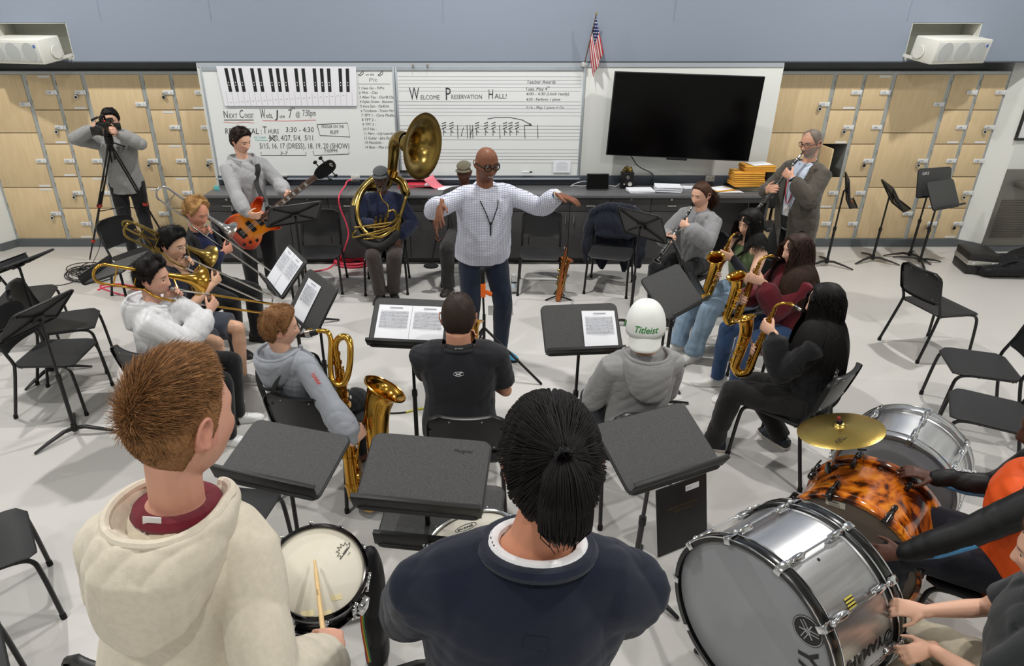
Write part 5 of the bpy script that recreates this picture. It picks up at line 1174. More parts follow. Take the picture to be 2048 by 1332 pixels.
def hair_roots(F, kind, n, rng, vmax=.98, vmin=0.0):
    a = rng.uniform(-180, 180, n); v = vmin + (vmax - vmin) * np.sqrt(rng.uniform(0, 1, n)); el = 90 - (90 - border(a, kind)) * v; ar, er = np.radians(a), np.radians(el)
    D = np.stack([np.sin(ar) * np.cos(er), np.cos(ar) * np.cos(er), np.sin(er)], 1); p = skull(D); nn = p / (A(.0735, .0955, .115) ** 2); nn /= np.linalg.norm(nn, axis=1, keepdims=True)
    return a, v, p, nn
def short_strands(F, m, kind, n, ln, thick, seed, flow=(0, 1, .2), up=.5, jit=.3, r=.0009, K=5, crown=(0, -.03), fwd=0.0, start=.7, fallv=.0, vr=(0, .98)):
    rng = np.random.default_rng(seed); a, v, p, nn = hair_roots(F, kind, n, rng, vr[1], vr[0])
    c = A(crown[0], crown[1], .12); tg = p - c; tg -= nn * (tg * nn).sum(1, keepdims=True); tg /= np.linalg.norm(tg, axis=1, keepdims=True) + 1e-6
    fl = np.broadcast_to(A(*flow), p.shape); fl = fl - nn * (fl * nn).sum(1, keepdims=True)
    w = np.clip((v * 90 / 60 - .2), 0, 1)[:, None] if fwd else 1.0
    d = tg * (1 - fwd) + fl * fwd + rng.normal(size=p.shape) * jit; d /= np.linalg.norm(d, axis=1, keepdims=True)
    L_ = ln * rng.uniform(.6, 1.15, n) * np.clip(1.12 - v, .25, 1); P = []; q = p + nn * (thick * np.clip((1.02 - v) / .18, .1, 1) * start)[:, None]; dirv = nn * up + d; dirv /= np.linalg.norm(dirv, axis=1, keepdims=True)
    for i in range(K):
        P.append(q); q = q + dirv * (L_ / (K - 1))[:, None]; dirv = dirv - nn * (.22 * up + fallv); dirv /= np.linalg.norm(dirv, axis=1, keepdims=True)
    m.strands(np.stack(P, 1), r, .25, -1); return m
def build_hair(F, m, rgb, name='hair', ang=0):
    m.xf(F.H, F.RH, F.hk); return m.build(name, [hairmat(rgb), hairmat([min(255, v * 1.28) for v in rgb]), hairmat([v * .72 for v in rgb])], F.o, off=F.base, ang=ang)
def long_hair(F, m, n, length, seed, r=.0022, part=0.0, K=22, wave=.004, shoulders=True, front=.5, kind='long', clump=60, back_pull=0.0, vmin=.0):
    """hair that leaves the scalp and hangs; m is in head space, gravity in world space"""
    rng = np.random.default_rng(seed); a, v, p, nn = hair_roots(F, kind, n, rng, .99, vmin); G = F.RH.T @ A(0, 0, -1); B_ = F.RH.T @ (-F.ts)
    keep = (np.abs(a) > 28) | (rng.uniform(size=n) < front); a, v, p, nn = a[keep], v[keep], p[keep], nn[keep]; n = len(a)
    sd = np.where(p[:, 0] >= part, 1.0, -1.0); d = np.stack([sd * .8, -.35 + 0 * sd, .25 + 0 * sd], 1) + nn * .35; q = p + nn * .006; P = [q]; st = length / (K - 1)
    L_ = rng.uniform(.82, 1.05, n)[:, None]
    ph = rng.uniform(0, 6, n); cl = rng.integers(0, clump, n); cph = rng.uniform(0, 6, clump)[cl]
    tc = F.RH.T @ ((F.pel + F.up * .30 * F.kt) - F.H) / F.hk; ta = A(.235, .185, .33) * F.k / F.hk
    tR = F.RH.T @ np.stack([F.rs, F.ts, F.up], 1)
    for i in range(K - 1):
        d = d * .55 + G * (.55 + .03 * i) + B_ * back_pull; d = d / (np.linalg.norm(d, axis=1, keepdims=True) + 1e-9)
        q2 = q + d * st * L_ + np.stack([np.sin(i * .55 + cph), np.cos(i * .5 + cph), 0 * ph], 1) * wave
        for c_, ax_, RR in ((A(0, 0, 0), A(.0855, .108, .127), np.eye(3)), (tc, ta, tR)):
            e = ((q2 - c_) @ RR) / ax_; l = np.linalg.norm(e, axis=1, keepdims=True); ins = l < 1
            q2 = np.where(ins, c_ + (e / np.maximum(l, 1e-6) * ax_) @ RR.T, q2)
        # keep off the neck and the face
        infr = (q2[:, 1] > .02) & (np.abs(q2[:, 0]) < .072) & (q2[:, 2] < .05)
        q2[:, 0] = np.where(infr, np.sign(p[:, 0] + 1e-6) * .072, q2[:, 0])
        d = q2 - q; q = q2; P.append(q)
    m.strands(np.stack(P, 1), r, .55, -1); return m
def glasses(F, rgb=(20, 18, 18), r=.0028, w=.024, h=.018, rnd=True, name='glasses'):
    g = MB(); M_ = mat('frame_%d_%d_%d' % tuple(rgb), rgb, .3, .0 if sum(rgb) < 300 else .8)
    for sg in (-1, 1):
        c = A(sg * .033, .101, .002); P = [c + A(w * math.cos(t), -.012 * (abs(math.cos(t)) if sg * math.cos(t) > 0 else 0), h * math.sin(t)) for t in np.linspace(0, 2 * PI, 20, endpoint=False)]
        g.tube(P, r, 6, closed=True, up=(0, 1, 0)); g.tube([c + A(sg * w, -.012, .004), A(sg * .074, .06, .008), A(sg * .08, -.01, .01), A(sg * .078, -.03, -.008)], r, 6)
    g.tube([A(-.01, .103, .006), A(0, .106, .009), A(.01, .103, .006)], r, 6); g.xf(F.H, F.RH, F.hk); return g.build(name, M_, F.o, off=F.base)
# ---- clothing details
def neck_ring(F, m, rx=.075, ry=.072, r=.011, h=.497, name='collar_band', tilt=.035, fo=-.012):
    c = F.pel + F.up * h * F.kt + F.ts * fo; P = [c + F.rs * rx * F.k * math.sin(t) + F.ts * ry * F.k * math.cos(t) - F.up * tilt * F.k * math.cos(t) for t in np.linspace(0, 2 * PI, 36, endpoint=False)]
    return MB().tube(P, (r, r * 1.25), 8, closed=True, up=F.up).build(name, m, F.o, off=F.base)
def hood(F, m, size=1.0, seed=0, amp=.004, vox=.0065, name='hood', op=.088, sc=1.0):
    """hood lying behind the neck: thick rolled rim, pouch falling down the back"""
    k = F.k; c = F.pel + F.up * .49 * F.kt - F.ts * .012; mb = MB(); rngs = np.linspace(-152, 152, 31); secs = []
    for a in rngs:
        w = math.cos(R(a) / 2) ** 1.3; dr = F.rs * math.sin(R(a)) - F.ts * math.cos(R(a)); b = max(0, math.cos(R(a))) ** 1.5
        def q(ro, z): return c + dr * ro * k * sc * (1.0 + .1 * abs(math.sin(R(a)))) + F.up * z * k
        z0 = .03 - .055 * (1 - w)
        bk = b * size
        secs.append([q(op - .02, z0 - .055), q(op - .01 + .02 * b, z0 - .03 - .03 * b), q(op + .0 + .042 * b, z0 + .012 - .035 * b), q(op + .012 + .056 * b, z0 + .036 - .03 * b), q(op + .026 + .062 * b, z0 + .042 - .034 * b), q(op + .036 + .07 * b, z0 + .022 - .038 * b), q(op + .038 + .052 * bk + .02 * b, z0 - .02 - .045 * b),
                     q(op + .03 + .072 * bk, z0 - .055 - .075 * bk), q(op + .02 + .07 * bk, z0 - .065 - .14 * bk), q(op + .005 + .035 * b, z0 - .07 - .165 * bk), q(op - .03, z0 - .08 - .06 * b)])
    g = np.array(secs); mb.grid(g, cv=True); n = g.shape[1]
    for i, rev in ((0, False), (len(secs) - 1, True)):
        st = sum(0 for _ in ()); v0 = i * n; fcs = tuple(v0 + j for j in range(n)); mb.f.append(fcs if not rev else fcs[::-1]); mb.mi.append(0)
    def wt(V): return np.ones(len(V))
    o = garment(mb, name, m, F.o, F.base, vox, amp, seed, 1.0, 3)
    # rolled edge
    bb = lambda a: max(0, math.cos(R(a))) ** 1.5
    P = [c + (F.rs * math.sin(R(a)) - F.ts * math.cos(R(a))) * (op + .018 + .058 * bb(a)) * k * sc * (1 + .1 * abs(math.sin(R(a)))) + F.up * (.03 - .055 * (1 - math.cos(R(a) / 2) ** 1.3) + .041 - .031 * bb(a)) * k for a in np.linspace(-150, 150, 41)]
    MB().tube(P, .0115 * k, 8, rnd=True, up=F.up).build('hood_hem', m, o, off=F.base)
    for sg in (-1, 1):
        p = c + F.ts * .075 * k + F.rs * sg * .03 * k - F.up * .05 * k
        MB().tube(spline([p, p + F.ts * .035 - F.up * .05, p + F.ts * .045 - F.up * .14 + F.rs * sg * .01, p + F.ts * .045 - F.up * .2], 4), .0028, 6).build('drawstring', m, o, off=F.base)
    return o
def collar(F, m, r=.07, hgt=.035, name='shirt_collar', opn=28):
    c = F.pel + F.up * .495 * F.kt - F.ts * .01; k = F.k; g = []
    for a in np.linspace(opn, 360 - opn, 33):
        dr = F.rs * math.sin(R(a)) + F.ts * math.cos(R(a)); fr = math.cos(R(a)); z = -.02 * max(0, fr)
        g.append([c + dr * r * k + F.up * (z - .02) * k, c + dr * (r - .004) * k + F.up * (z + hgt) * k, c + dr * (r + .006) * k + F.up * (z + hgt + .003) * k, c + dr * (r + .024) * k + F.up * (z - .012 - .02 * max(0, fr)) * k])
    o = MB().grid(np.array(g)); ob = o.build(name, m, F.o, off=F.base); md = ob.modifiers.new('thickness', 'SOLIDIFY'); md.thickness = .002; return ob
def wristband(F, s_, m, off=.0, r=.032, w=.006, name='bracelet'):
    S, E, W = F.arm[s_]; d = nrm(W - E); c = W - d * off; Q = rot_to(d); P = [c + Q @ A(r * math.cos(t), r * .8 * math.sin(t), 0) for t in np.linspace(0, 2 * PI, 20, endpoint=False)]
    return MB().tube(P, w, 6, closed=True, up=d).build(name, m, F.o, off=F.base)

def neckhole(F, r=.086, fo=-.012, h=.42):                # opening at the neck of a garment
    def cut(V):
        d = V - (F.pel + F.up * .5 * F.kt + F.ts * fo); z = d @ F.up; d = d - np.outer(z, F.up); return (np.linalg.norm(d, axis=1) < r * F.k) & (z > (h - .5) * F.kt)
    return cut
# ------------------------------------------------------------------ the people
PALE, TAN, DARK, DEEP = (226, 178, 152), (206, 156, 126), (128, 82, 60), (84, 54, 42)
FIG = {}
def auto_chair(i, F, back=.06, phi=None):                # seat the hidden chair under its sitter
    c = [o for o in COL.objects if o.name.startswith('stacking_chair') and o.parent is None][i]
    p = F.pel + F.f * back; c.location = (p[0], p[1], 0); c.rotation_euler[2] = -R(F.phi if phi is None else phi)
# --- bass guitarist
H = at_z(482, 282, 1.66); phi = 146
C = at_y(507, 448, H[1] - .27); tip = at_y(657, 333, H[1] - .34)
by = nrm(tip - C); bz = nrm(fdir(152) + A(0, 0, .25)); bz = nrm(bz - by * np.dot(by, bz)); QB = np.stack([np.cross(by, bz), by, bz], 1)
bg = thing('bass_guitar', 'sunburst electric bass guitar with dark neck', 'bass guitar', C); kL = np.linalg.norm(tip - C) / .86
out = spline([(.0, -.24), (.10, -.235), (.165, -.17), (.155, -.07), (.115, .0), (.125, .08), (.165, .155), (.14, .2), (.09, .17), (.05, .14), (.0, .145), (-.05, .14), (-.08, .19), (-.12, .235), (-.155, .19), (-.13, .09), (-.115, .01), (-.155, -.07), (-.16, -.17), (-.1, -.235)], 4, closed=True)
M_sun = mat('sunburst_lacquer', (222, 92, 22), .12, coat=.8); nt = M_sun.node_tree; bs = nt.nodes['Principled BSDF']; tc = nt.nodes.new('ShaderNodeTexCoord'); gr = nt.nodes.new('ShaderNodeTexGradient'); gr.gradient_type = 'SPHERICAL'; mp_ = nt.nodes.new('ShaderNodeMapping'); mp_.inputs['Scale'].default_value = (3.3, 3.3, 3.3); cr = nt.nodes.new('ShaderNodeValToRGB')
nt.links.new(tc.outputs['Object'], mp_.inputs['Vector']); nt.links.new(mp_.outputs['Vector'], gr.inputs['Vector']); nt.links.new(gr.outputs['Fac'], cr.inputs['Fac']); nt.links.new(cr.outputs['Color'], bs.inputs['Base Color'])
e = cr.color_ramp.elements; e[0].position = .12; e[0].color = lin((150, 36, 12)); e[1].position = .62; e[1].color = lin((246, 146, 36)); e.new(.35).color = lin((228, 84, 18))
def bpart(nm, mb, mt, par=bg): mb.xf(A(0, 0, 0), QB, kL); return mb.build(nm, mt, par)
b = MB().plate(out * A(1, 1), .04, (A(0, 0, -.02), np.eye(3)), 0, .008); body = bpart('body', b, M_sun)
nk = MB().box((0, .42, .024), (.046, .62, .022), .006); bpart('neck', nk, mat('fretboard_rosewood', (92, 58, 44), .4))
fm = MB()
for i in range(14): fm.box((0, .73 - .5 * (1 - .944 ** i) * 1.0 / (1 - .944 ** 14), .0358), (.044, .003, .002))
bpart('fret', fm, M_silver)
im = MB()
for yy in (.62, .55, .485, .425, .37, .3): im.box((0, yy, .0362), (.032, .022, .001))
bpart('inlay', im, M_pearl)
hd = MB().plate(spline([(-.025, .73), (.025, .73), (.05, .79), (.045, .9), (.0, .93), (-.045, .9), (-.05, .79)], 3, closed=True), .02, (A(0, 0, .008), np.eye(3)), 0, .004); hs_ = bpart('headstock', hd, M_ebony)
bpart('logo', text_mb('Epi', .03, (-.02, .89, .029), (1, 0, 0), (0, 1, 0), shear=.3), M_pearl, hs_)
for sx, yy in ((-1, .80), (-1, .86), (1, .80), (1, .86)): q = MB().tube([(sx * .045, yy, .015), (sx * .08, yy, .015)], .005, 6); q.ball((sx * .09, yy, .015), (.014, .02, .006), 8, 6); bpart('tuning_peg', q, M_blk, hs_)
for yy in (-.02, .075): bpart('pickup', MB().box((0, yy, .024), (.1, .045, .014), .004), M_blk)
bpart('bridge', MB().box((0, -.13, .026), (.09, .05, .016), .003), M_blk)
for x, y in ((.1, -.13), (.12, -.07), (.085, -.19)): bpart('knob', MB().cyl((x, y, .018), (x, y, .034), .013, 12, b=.003), M_blk)
sm_ = MB()
for x in (-.017, -.006, .006, .017): sm_.tube([(x, -.13, .038), (x * .75, .74, .04)], .0013, 4)
bpart('strings', sm_, M_silver)
bp_ = lambda x, y, z: C + QB @ (A(x, y, z) * kL)
F = person('person in grey hoodie and black trousers standing and playing the sunburst bass guitar', H, phi, False, lean=2, hrot=(-26, 16, 0), skin=PALE, brow=(40, 28, 22), k=1.0, vox=.005,
   hands={'R': grip(bp_(-.02, .10, .07), QB @ A(.62, .6, -.1), QB @ A(-.1, 0, -1), .45, .035), 'L': grip(bp_(0, .40, .0), QB @ A(.8, .1, .55), QB @ A(-.2, .0, .9), .75, .03)}, elbows={'R': (.9, -.5, -.3), 'L': (-.8, -.3, -.9)})
m_ = cloth((166, 166, 168)); eyes(F); shirt(F, m_, 'hoodie', .026, -.14, seed=11, amp=.006, puff=.016, cuff=.036); hood(F, m_, .75, 11)
trousers(F, cloth((24, 24, 26)), loose=.022, seed=12); shoes(F, (30, 30, 32), (210, 210, 205))
m = hair_shell(F, (44, 30, 24), 'short', .022, .006, 34, 3, 1.25); short_strands(F, m, 'short', 3500, .032, .022, 4, up=.9, jit=.8, r=.0014, start=.9); build_hair(F, m, (40, 27, 21))
sp = spline([bp_(-.09, .21, -.01), F.pel + F.up * .3 + F.ts * .165 - F.rs * .05, F.pel + F.up * .44 + F.ts * .12 - F.rs * .1, F.nb - F.up * .0 - F.rs * .085 + F.ts * .02, F.pel + F.up * .44 - F.ts * .14 - F.rs * .02, F.pel + F.up * .25 - F.ts * .16 + F.rs * .1, F.pel + F.up * .1 + F.rs * .19 + F.ts * .0, bp_(.0, -.24, -.01)], 6)
MB().tube(sp, (.003, .025), 8, up=F.ts).build('strap', mat('strap_black', (26, 26, 27), .7), bg, off=C)
FIG['bass'] = F
# --- cameraman
H = at_z(222, 240, 1.72); phi = 160; K0 = H + fdir(phi) * .25 + rdir(phi) * .03 - A(0, 0, .03)
F = person('person in grey knit jumper filming through the tripod video camera by the lockers', H, phi, False, lean=7, hrot=(0, 12, 0), skin=PALE, k=1.02, vox=.006,
   hands={'R': grip(K0 + rdir(phi) * .09 + fdir(phi) * .02, A(0, 0, .35) + fdir(phi), -rdir(phi), .6), 'L': grip(K0 - rdir(phi) * .07 + fdir(phi) * .1 - A(0, 0, .04), A(0, 0, .3) + fdir(phi), rdir(phi), .6)}, elbows={'R': (1, -.1, -.35), 'L': (-.9, 0, -.6)})
shirt(F, cloth((158, 158, 156), kind='wool'), 'jumper', .026, -.12, seed=21, amp=.005, cuff=.038); neck_ring(F, cloth((158, 158, 156), kind='wool')); trousers(F, cloth((26, 26, 28)), loose=.012, seed=22); shoes(F, (24, 24, 25), (200, 200, 198))
m = hair_shell(F, (22, 20, 20), 'short', .022, .004, 30, 5); short_strands(F, m, 'short', 700, .03, .022, 6, up=.4, r=.0014); build_hair(F, m, (20, 18, 18)); FIG['cam'] = F
vc = thing('video_camera', 'black shoulder video camera on a tripod by the lockers', 'video camera', K0); f, r_ = fdir(phi + 6), rdir(phi + 6); QV = np.stack([r_, f, A(0, 0, 1)], 1)
def vp(nm, mb, mt, par=vc): mb.xf(A(0, 0, 0), QV); return mb.build(nm, mt, par)
vb = vp('housing', MB().box((0, .06, 0), (.1, .27, .13), .015), M_blk); vp('lens', MB().lathe([(.0, .19), (.036, .19), (.042, .2), (.042, .26), (.05, .27), (.052, .33), (.047, .335), (.04, .3), (0, .295)], 20, rot=rot_to((0, 1, 0))), M_blk)
vp('lens_hood', MB().box((0, .36, 0), (.115, .05, .085), .006), M_ebony); vp('viewfinder', MB().box((-.03, -.08, .045), (.06, .12, .055), .012), M_blk); vp('top_handle', MB().tube(spline([(0, .15, .06), (0, .15, .11), (0, .0, .115), (0, -.04, .06)], 5), .012, 8), M_blk)
vp('microphone', MB().cyl((.05, .05, .1), (.05, .27, .1), .012, 10), M_blk); vp('tally_lamp', MB().ball((-.03, .12, .07), .006, 8, 6), mat('tally_red', (220, 40, 30), .3, emit=((255, 40, 30), 1.5))); vp('side_screen', MB().box((-.11, .05, .0), (.11, .012, .075), .004), M_ebony)
ap = K0 - A(0, 0, .1); tr = thing('camera_tripod', 'tall black video tripod with red clamps standing before the cameraman', 'tripod', (ap[0], ap[1], 0)); off = np.array(tr.location); M_redc = mat('clamp_red', (170, 50, 36), .4)
hd_ = MB().cyl(ap - A(0, 0, .1), ap + A(0, 0, .0), .045, 16, b=.008); hd_.box(ap + A(0, 0, .015), (.1, .14, .025), .006); hd_.build('fluid_head', M_blk, tr, off=off)
MB().tube([ap - A(0, 0, .03), ap - A(0, 0, .06) + f * .1 - r_ * .05, ap - A(0, 0, .2) - f * .3 - r_ * .12], .008, 8).build('pan_arm', M_blk, tr, off=off)
ctr = A(ap[0], ap[1], .5)
for px, py in ((180, 520), (352, 512), (262, 486)):
    ft = at_z(px, py, 0); top = ap - A(0, 0, .1); d = ft - top; sd = nrm(np.cross(d, A(0, 0, 1))); l = MB()
    for s2 in (-1, 1): l.tube([top + sd * s2 * .02, top + d * .5 + sd * s2 * .022], .0095, 8)
    l.tube([top + d * .38, top + d * .82], .011, 8); l.tube([top + d * .7, ft + A(0, 0, .012)], .009, 8, rnd=True); lg_ = l.build('leg', M_blk, tr, off=off)
    c2 = MB(); c2.box(top + d * .5, (.05, .05, .04), .008); c2.box(top + d * .82, (.04, .04, .035), .008); c2.build('clamp', M_redc, lg_, off=off)
    MB().tube([top + d * .55, ctr + A(0, 0, .28)], .006, 6).build('spreader', M_blk, tr, off=off)
# --- fair-haired trombonist
def trombonist(label, tlabel, H, phi, lean, hrot, endpx, L, mt, ms, outfit, skin, side=-1, roll=0, fatt=False, ext=.2, vox=.005, elb=None, hk=1.0, legs=False, feet=None, brow=(60, 42, 30), feetk=None, glum=0):
    M = mouth_at(H, phi, hrot); M = M + headframe(H, phi, hrot) @ A(0, .012, 0); E_ = reach(M, *endpx, L, True); T = trombone(tlabel, M, E_, mt, ms, roll, fatt, side=side, ext=ext)
    F = person(label, H, phi, True, lean=lean, hrot=hrot, skin=skin, vox=vox, legs_bare=legs, feet=feet, brow=brow, hands={'L': grip(T.p(-.01, .05, -.03), T.d(.25, .35, .8), T.d(.95, -.1, -.1), .7, .03), 'R': grip(T.p(.01, .15 + ext, -.05), T.d(-.2, .5, .8), T.d(-.95, -.1, 0), .65, .03)}, elbows=elb or {'L': (-.9, .2, -.9), 'R': (.8, -.1, -1)})
    return F
F = trombonist('person with fair swept hair in black jacket playing a silver trombone', 'silver trombone played by the fair-haired man in black', at_z(393, 425, 1.25), 112, 6, (0, 22, 0), (556, 552), .86, M_silver, M_silver, None, (214, 150, 124), ext=.13, glum=1, brow=(150, 110, 70)); eyes(F)
shirt(F, cloth((30, 34, 66)), 'shirt', .012, -.05, seed=33, amp=.002); shirt(F, cloth((22, 22, 24)), 'jacket', .026, -.16, seed=31, amp=.006, cuff=.034, cut=lambda V, F=F: (((V - F.pel) @ F.ts > .03) & (np.abs((V - F.pel) @ F.rs) < .03 + .06 * np.clip(((V - F.pel) @ F.up - .05) / .4, 0, 1)) & ((V - F.pel) @ F.up < .6)))
collar(F, cloth((22, 22, 24)), .075, .03, 'jacket_collar', 40); trousers(F, cloth((22, 22, 24)), loose=.02, seed=32); shoes(F, (26, 24, 24), (30, 28, 28))
m = hair_shell(F, (196, 154, 98), 'receding', .026, .004, 30, 5, 1.2, fr=.012); short_strands(F, m, 'receding', 3500, .05, .026, 7, start=.95, flow=(0, -1, .2), fwd=.8, up=.5, jit=.35, r=.0014); build_hair(F, m, (190, 146, 92)); FIG['blond'] = F; auto_chair(23, F)
# --- trombonist with glasses
F = trombonist('person with black hair and wire glasses playing a trombone with a coiled valve section', 'gold trombone with coiled valve tubing played by the one in wire glasses', at_z(345, 488, 1.24), 104, 8, (0, 14, 0), (555, 598), .98, M_brass2, M_silver, None, (222, 176, 146), fatt=True, ext=.16, legs=True, brow=(30, 24, 22)); eyes(F); glasses(F, (190, 190, 194), .0014, .023, .019)
shirt(F, cloth((30, 34, 48)), 't_shirt', .02, -.1, 'short', seed=41, amp=.004); neck_ring(F, cloth((30, 34, 48)), r=.008); trousers(F, cloth((74, 80, 90)), 'shorts', .016, to='knee', seed=42); shoes(F, (170, 168, 164), (225, 224, 220))
m = hair_shell(F, (20, 18, 18), 'short', .024, .005, 30, 8, 1.2, fr=.006); short_strands(F, m, 'short', 4500, .055, .024, 9, up=.32, jit=.35, r=.0013, start=.9); build_hair(F, m, (18, 16, 16)); FIG['glass'] = F; auto_chair(24, F)
# --- trombonist in the white hoodie
F = trombonist('person with wavy black hair in white hoodie playing a gold trombone', 'gold trombone held level by the one in the white hoodie', at_z(306, 556, 1.24), 84, 7, (6, 4, 0), (576, 613), .98, M_brass, M_brass, None, (222, 172, 148), ext=.16, roll=0, brow=(36, 26, 22)); eyes(F)
m_ = cloth((228, 228, 230)); shirt(F, m_, 'hoodie', .034, -.14, seed=51, amp=.007, puff=.02, cuff=.036, vox=.0075); hood(F, m_, 1.0, 51); neck_ring(F, cloth((180, 178, 178)), .07, .068, .012); trousers(F, cloth((24, 24, 26)), loose=.024, seed=52); shoes(F, (230, 230, 228), (220, 220, 218))
m = hair_shell(F, (24, 18, 17), 'short', .025, .006, 32, 12, 1.2, fr=.008); short_strands(F, m, 'short', 4500, .055, .025, 13, up=.4, jit=.5, r=.0013, start=.9); build_hair(F, m, (24, 18, 16)); FIG['white'] = F
# --- baritone saxophone boy
H = at_z(560, 655, 1.16); phi = 30; hr_ = (38, 4, 0); M = mouth_at(H, phi, hr_) + fdir(68) * .012
Bt = at_y(716, 975, M[1] - .28); zb = nrm(M + A(0, 0, .12) + rdir(60) * .1 + fdir(60) * .2 - Bt)
T = saxophone('gold baritone saxophone with looped top played by the boy in grey hoodie', M, zb, rdir(phi) * .9 + fdir(phi) * .35, 1.62, True)
F = person('person with short sandy brown hair in grey hoodie and harness playing the baritone saxophone', H, phi, True, lean=-3, hrot=hr_, skin=PALE, brow=(150, 104, 70), k=.95, hands={'L': grip(T.p(-.0, .0, -.2), T.d(.4, .8, .1), T.d(.8, -.5, 0), .6), 'R': grip(at_z(738, 893, .55), A(.5, .7, .3), A(-.6, .5, -.2), .6)}, elbows={'R': (.9, -.4, -.6), 'L': (-.4, .3, -.9)}); eyes(F)
m_ = cloth((158, 162, 170)); shirt(F, m_, 'hoodie', .03, -.12, seed=61, amp=.006, puff=.02, cuff=.036, vox=.007); hood(F, m_, .85, 61); trousers(F, cloth((24, 24, 26)), loose=.02, seed=62); shoes(F, (112, 58, 40), (60, 44, 36))
m = hair_shell(F, (150, 106, 66), 'short', .022, .0035, 30, 15, 1.15, fr=.008); short_strands(F, m, 'short', 5000, .045, .022, 16, start=1.0, up=.14, jit=.22, r=.0011, crown=(0, -.05)); build_hair(F, m, (140, 98, 60))
hs_m = mat('strap_black', (26, 26, 27), .7); k_ = F.kt; hp = lambda x, y, z: F.pel + F.rs * x * 1.05 + F.ts * y * 1.16 + F.up * (z * k_ + .012)
hz = MB()
for sx in (-1, 1): hz.tube(spline([hp(sx * .09, .15, .3), hp(sx * .1, .11, .43), hp(sx * .095, .0, .495), hp(sx * .085, -.105, .45), hp(sx * .06, -.15, .34), hp(sx * .02, -.16, .2)], 5), (.006, .02), 8, up=F.ts)
hz.tube(spline([hp(-.1, -.135, .33), hp(0, -.165, .31), hp(.1, -.135, .33)], 5), (.012, .006), 8, up=F.up); hz.build('harness', hs_m, F.o, off=F.base)
tt = text_mb('HARV', .03, (0, 0, 0), (1, 0, 0), (0, 1, 0), bold=.001); S_, E_, W_ = F.arm['R']; ad = nrm(E_ - S_); nn_ = nrm(nrm(A(0, 0, CAMH) - S_) - ad * np.dot(nrm(A(0, 0, CAMH) - S_), ad)); pp = S_ + (E_ - S_) * .3 + nn_ * .092
tt.xf(pp, np.stack([ad, np.cross(nn_, ad), nn_], 1)); tt.build('sleeve_lettering', mat('print_red', (190, 50, 40), .7), F.o, off=F.base, smooth=False); FIG['bari'] = F
# --- man in the black t-shirt, seen from behind
H = at_z(917, 636, 1.22); phi = 0; M = mouth_at(H, phi, (0, 10, 0)); T = saxophone('gold tenor saxophone mostly hidden in front of the black t-shirt man', M + A(.0, .012, 0), A(-.1, -.1, 1), A(.1, 1, 0), 1.1)
F = person('person with cropped dark hair in black t-shirt seen from behind, wearing a padded neck strap', H, phi, True, lean=3, hrot=(3, 4, 0), skin=(216, 158, 130), k=1.08, hs=1.2, bw=1.14, sw=1.16, nw=1.1, brow=(40, 30, 24), hands={'L': grip(T.p(0, 0, -.15), T.d(.4, .8, 0), T.d(.8, -.4, 0)), 'R': grip(T.p(0, 0, -.36), T.d(-.4, .8, 0), T.d(-.8, -.4, 0))})
m_ = cloth((34, 35, 40)); sh_ = shirt(F, m_, 't_shirt', .026, -.1, 'short', seed=71, amp=.004, vox=.007, f=.7, cut=neckhole(F, .088)); neck_ring(F, m_, .094, .092, .009, .502, 'collar_band', .012, -.012); trousers(F, cloth((30, 30, 34)), loose=.016, seed=72); shoes(F, (40, 40, 42), (200, 200, 198))
m = hair_shell(F, (54, 40, 33), 'buzz', .010, .0012, 40, 17); short_strands(F, m, 'buzz', 5200, .012, .008, 18, up=.8, jit=.4, r=.0010, K=3); build_hair(F, m, (52, 38, 31))
c = F.nb + F.up * .035; P = [c + F.rs * .084 * math.sin(t) - F.ts * .082 * math.cos(t) - F.up * (.03 * (1 - math.cos(t))) for t in np.linspace(-2.2, 2.2, 25)]; ns = MB().tube(P, [(.024, .007)] * 25, 10, up=F.up).build('neck_strap', hs_m, F.o, off=F.base)
def back_print(F, mb, h, m_, name, depth=.150, x=0.0, par=None):  # flat mark printed on the back of a garment
    N = -F.ts; U = nrm(F.up); X = np.cross(U, N); mb.xf(F.pel + F.up * h * F.kt + N * depth + F.rs * x, np.stack([X, U, N], 1))
    ob = mb.build(name, m_, par or F.o, off=F.base, smooth=False); return ob
def snap(ob, tgt, d=.004):
    md = ob.modifiers.new('fit', 'SHRINKWRAP'); md.target = tgt; md.wrap_method = 'NEAREST_SURFACEPOINT'; md.wrap_mode = 'ABOVE_SURFACE'; md.offset = d
M_prw = mat('print_silver', (206, 208, 210), .5); lg = MB(); lg.tube([(.033 * math.cos(t), .016 * math.sin(t), 0) for t in np.linspace(0, 2 * PI, 32, endpoint=False)], .0022, 4, closed=True, up=(0, 0, 1))
for sg in (-1, 1): lg.tube([(-.017, sg * .011, 0), (-.008, sg * .002, 0), (.008, sg * .002, 0), (.017, sg * .011, 0)], .003, 4)
q = back_print(F, lg, .405, M_prw, 'back_logo', .21); snap(q, sh_)
q = text_mb('protec', .018, (-.02, -.006, 0), (1, 0, 0), (0, 1, 0)); N = -F.ts; q.xf(c + N * .0905 + F.up * .004, np.stack([np.cross(F.up, N), F.up, N], 1)); q.build('strap_lettering', M_prw, ns, off=F.base, smooth=False); FIG['T'] = F
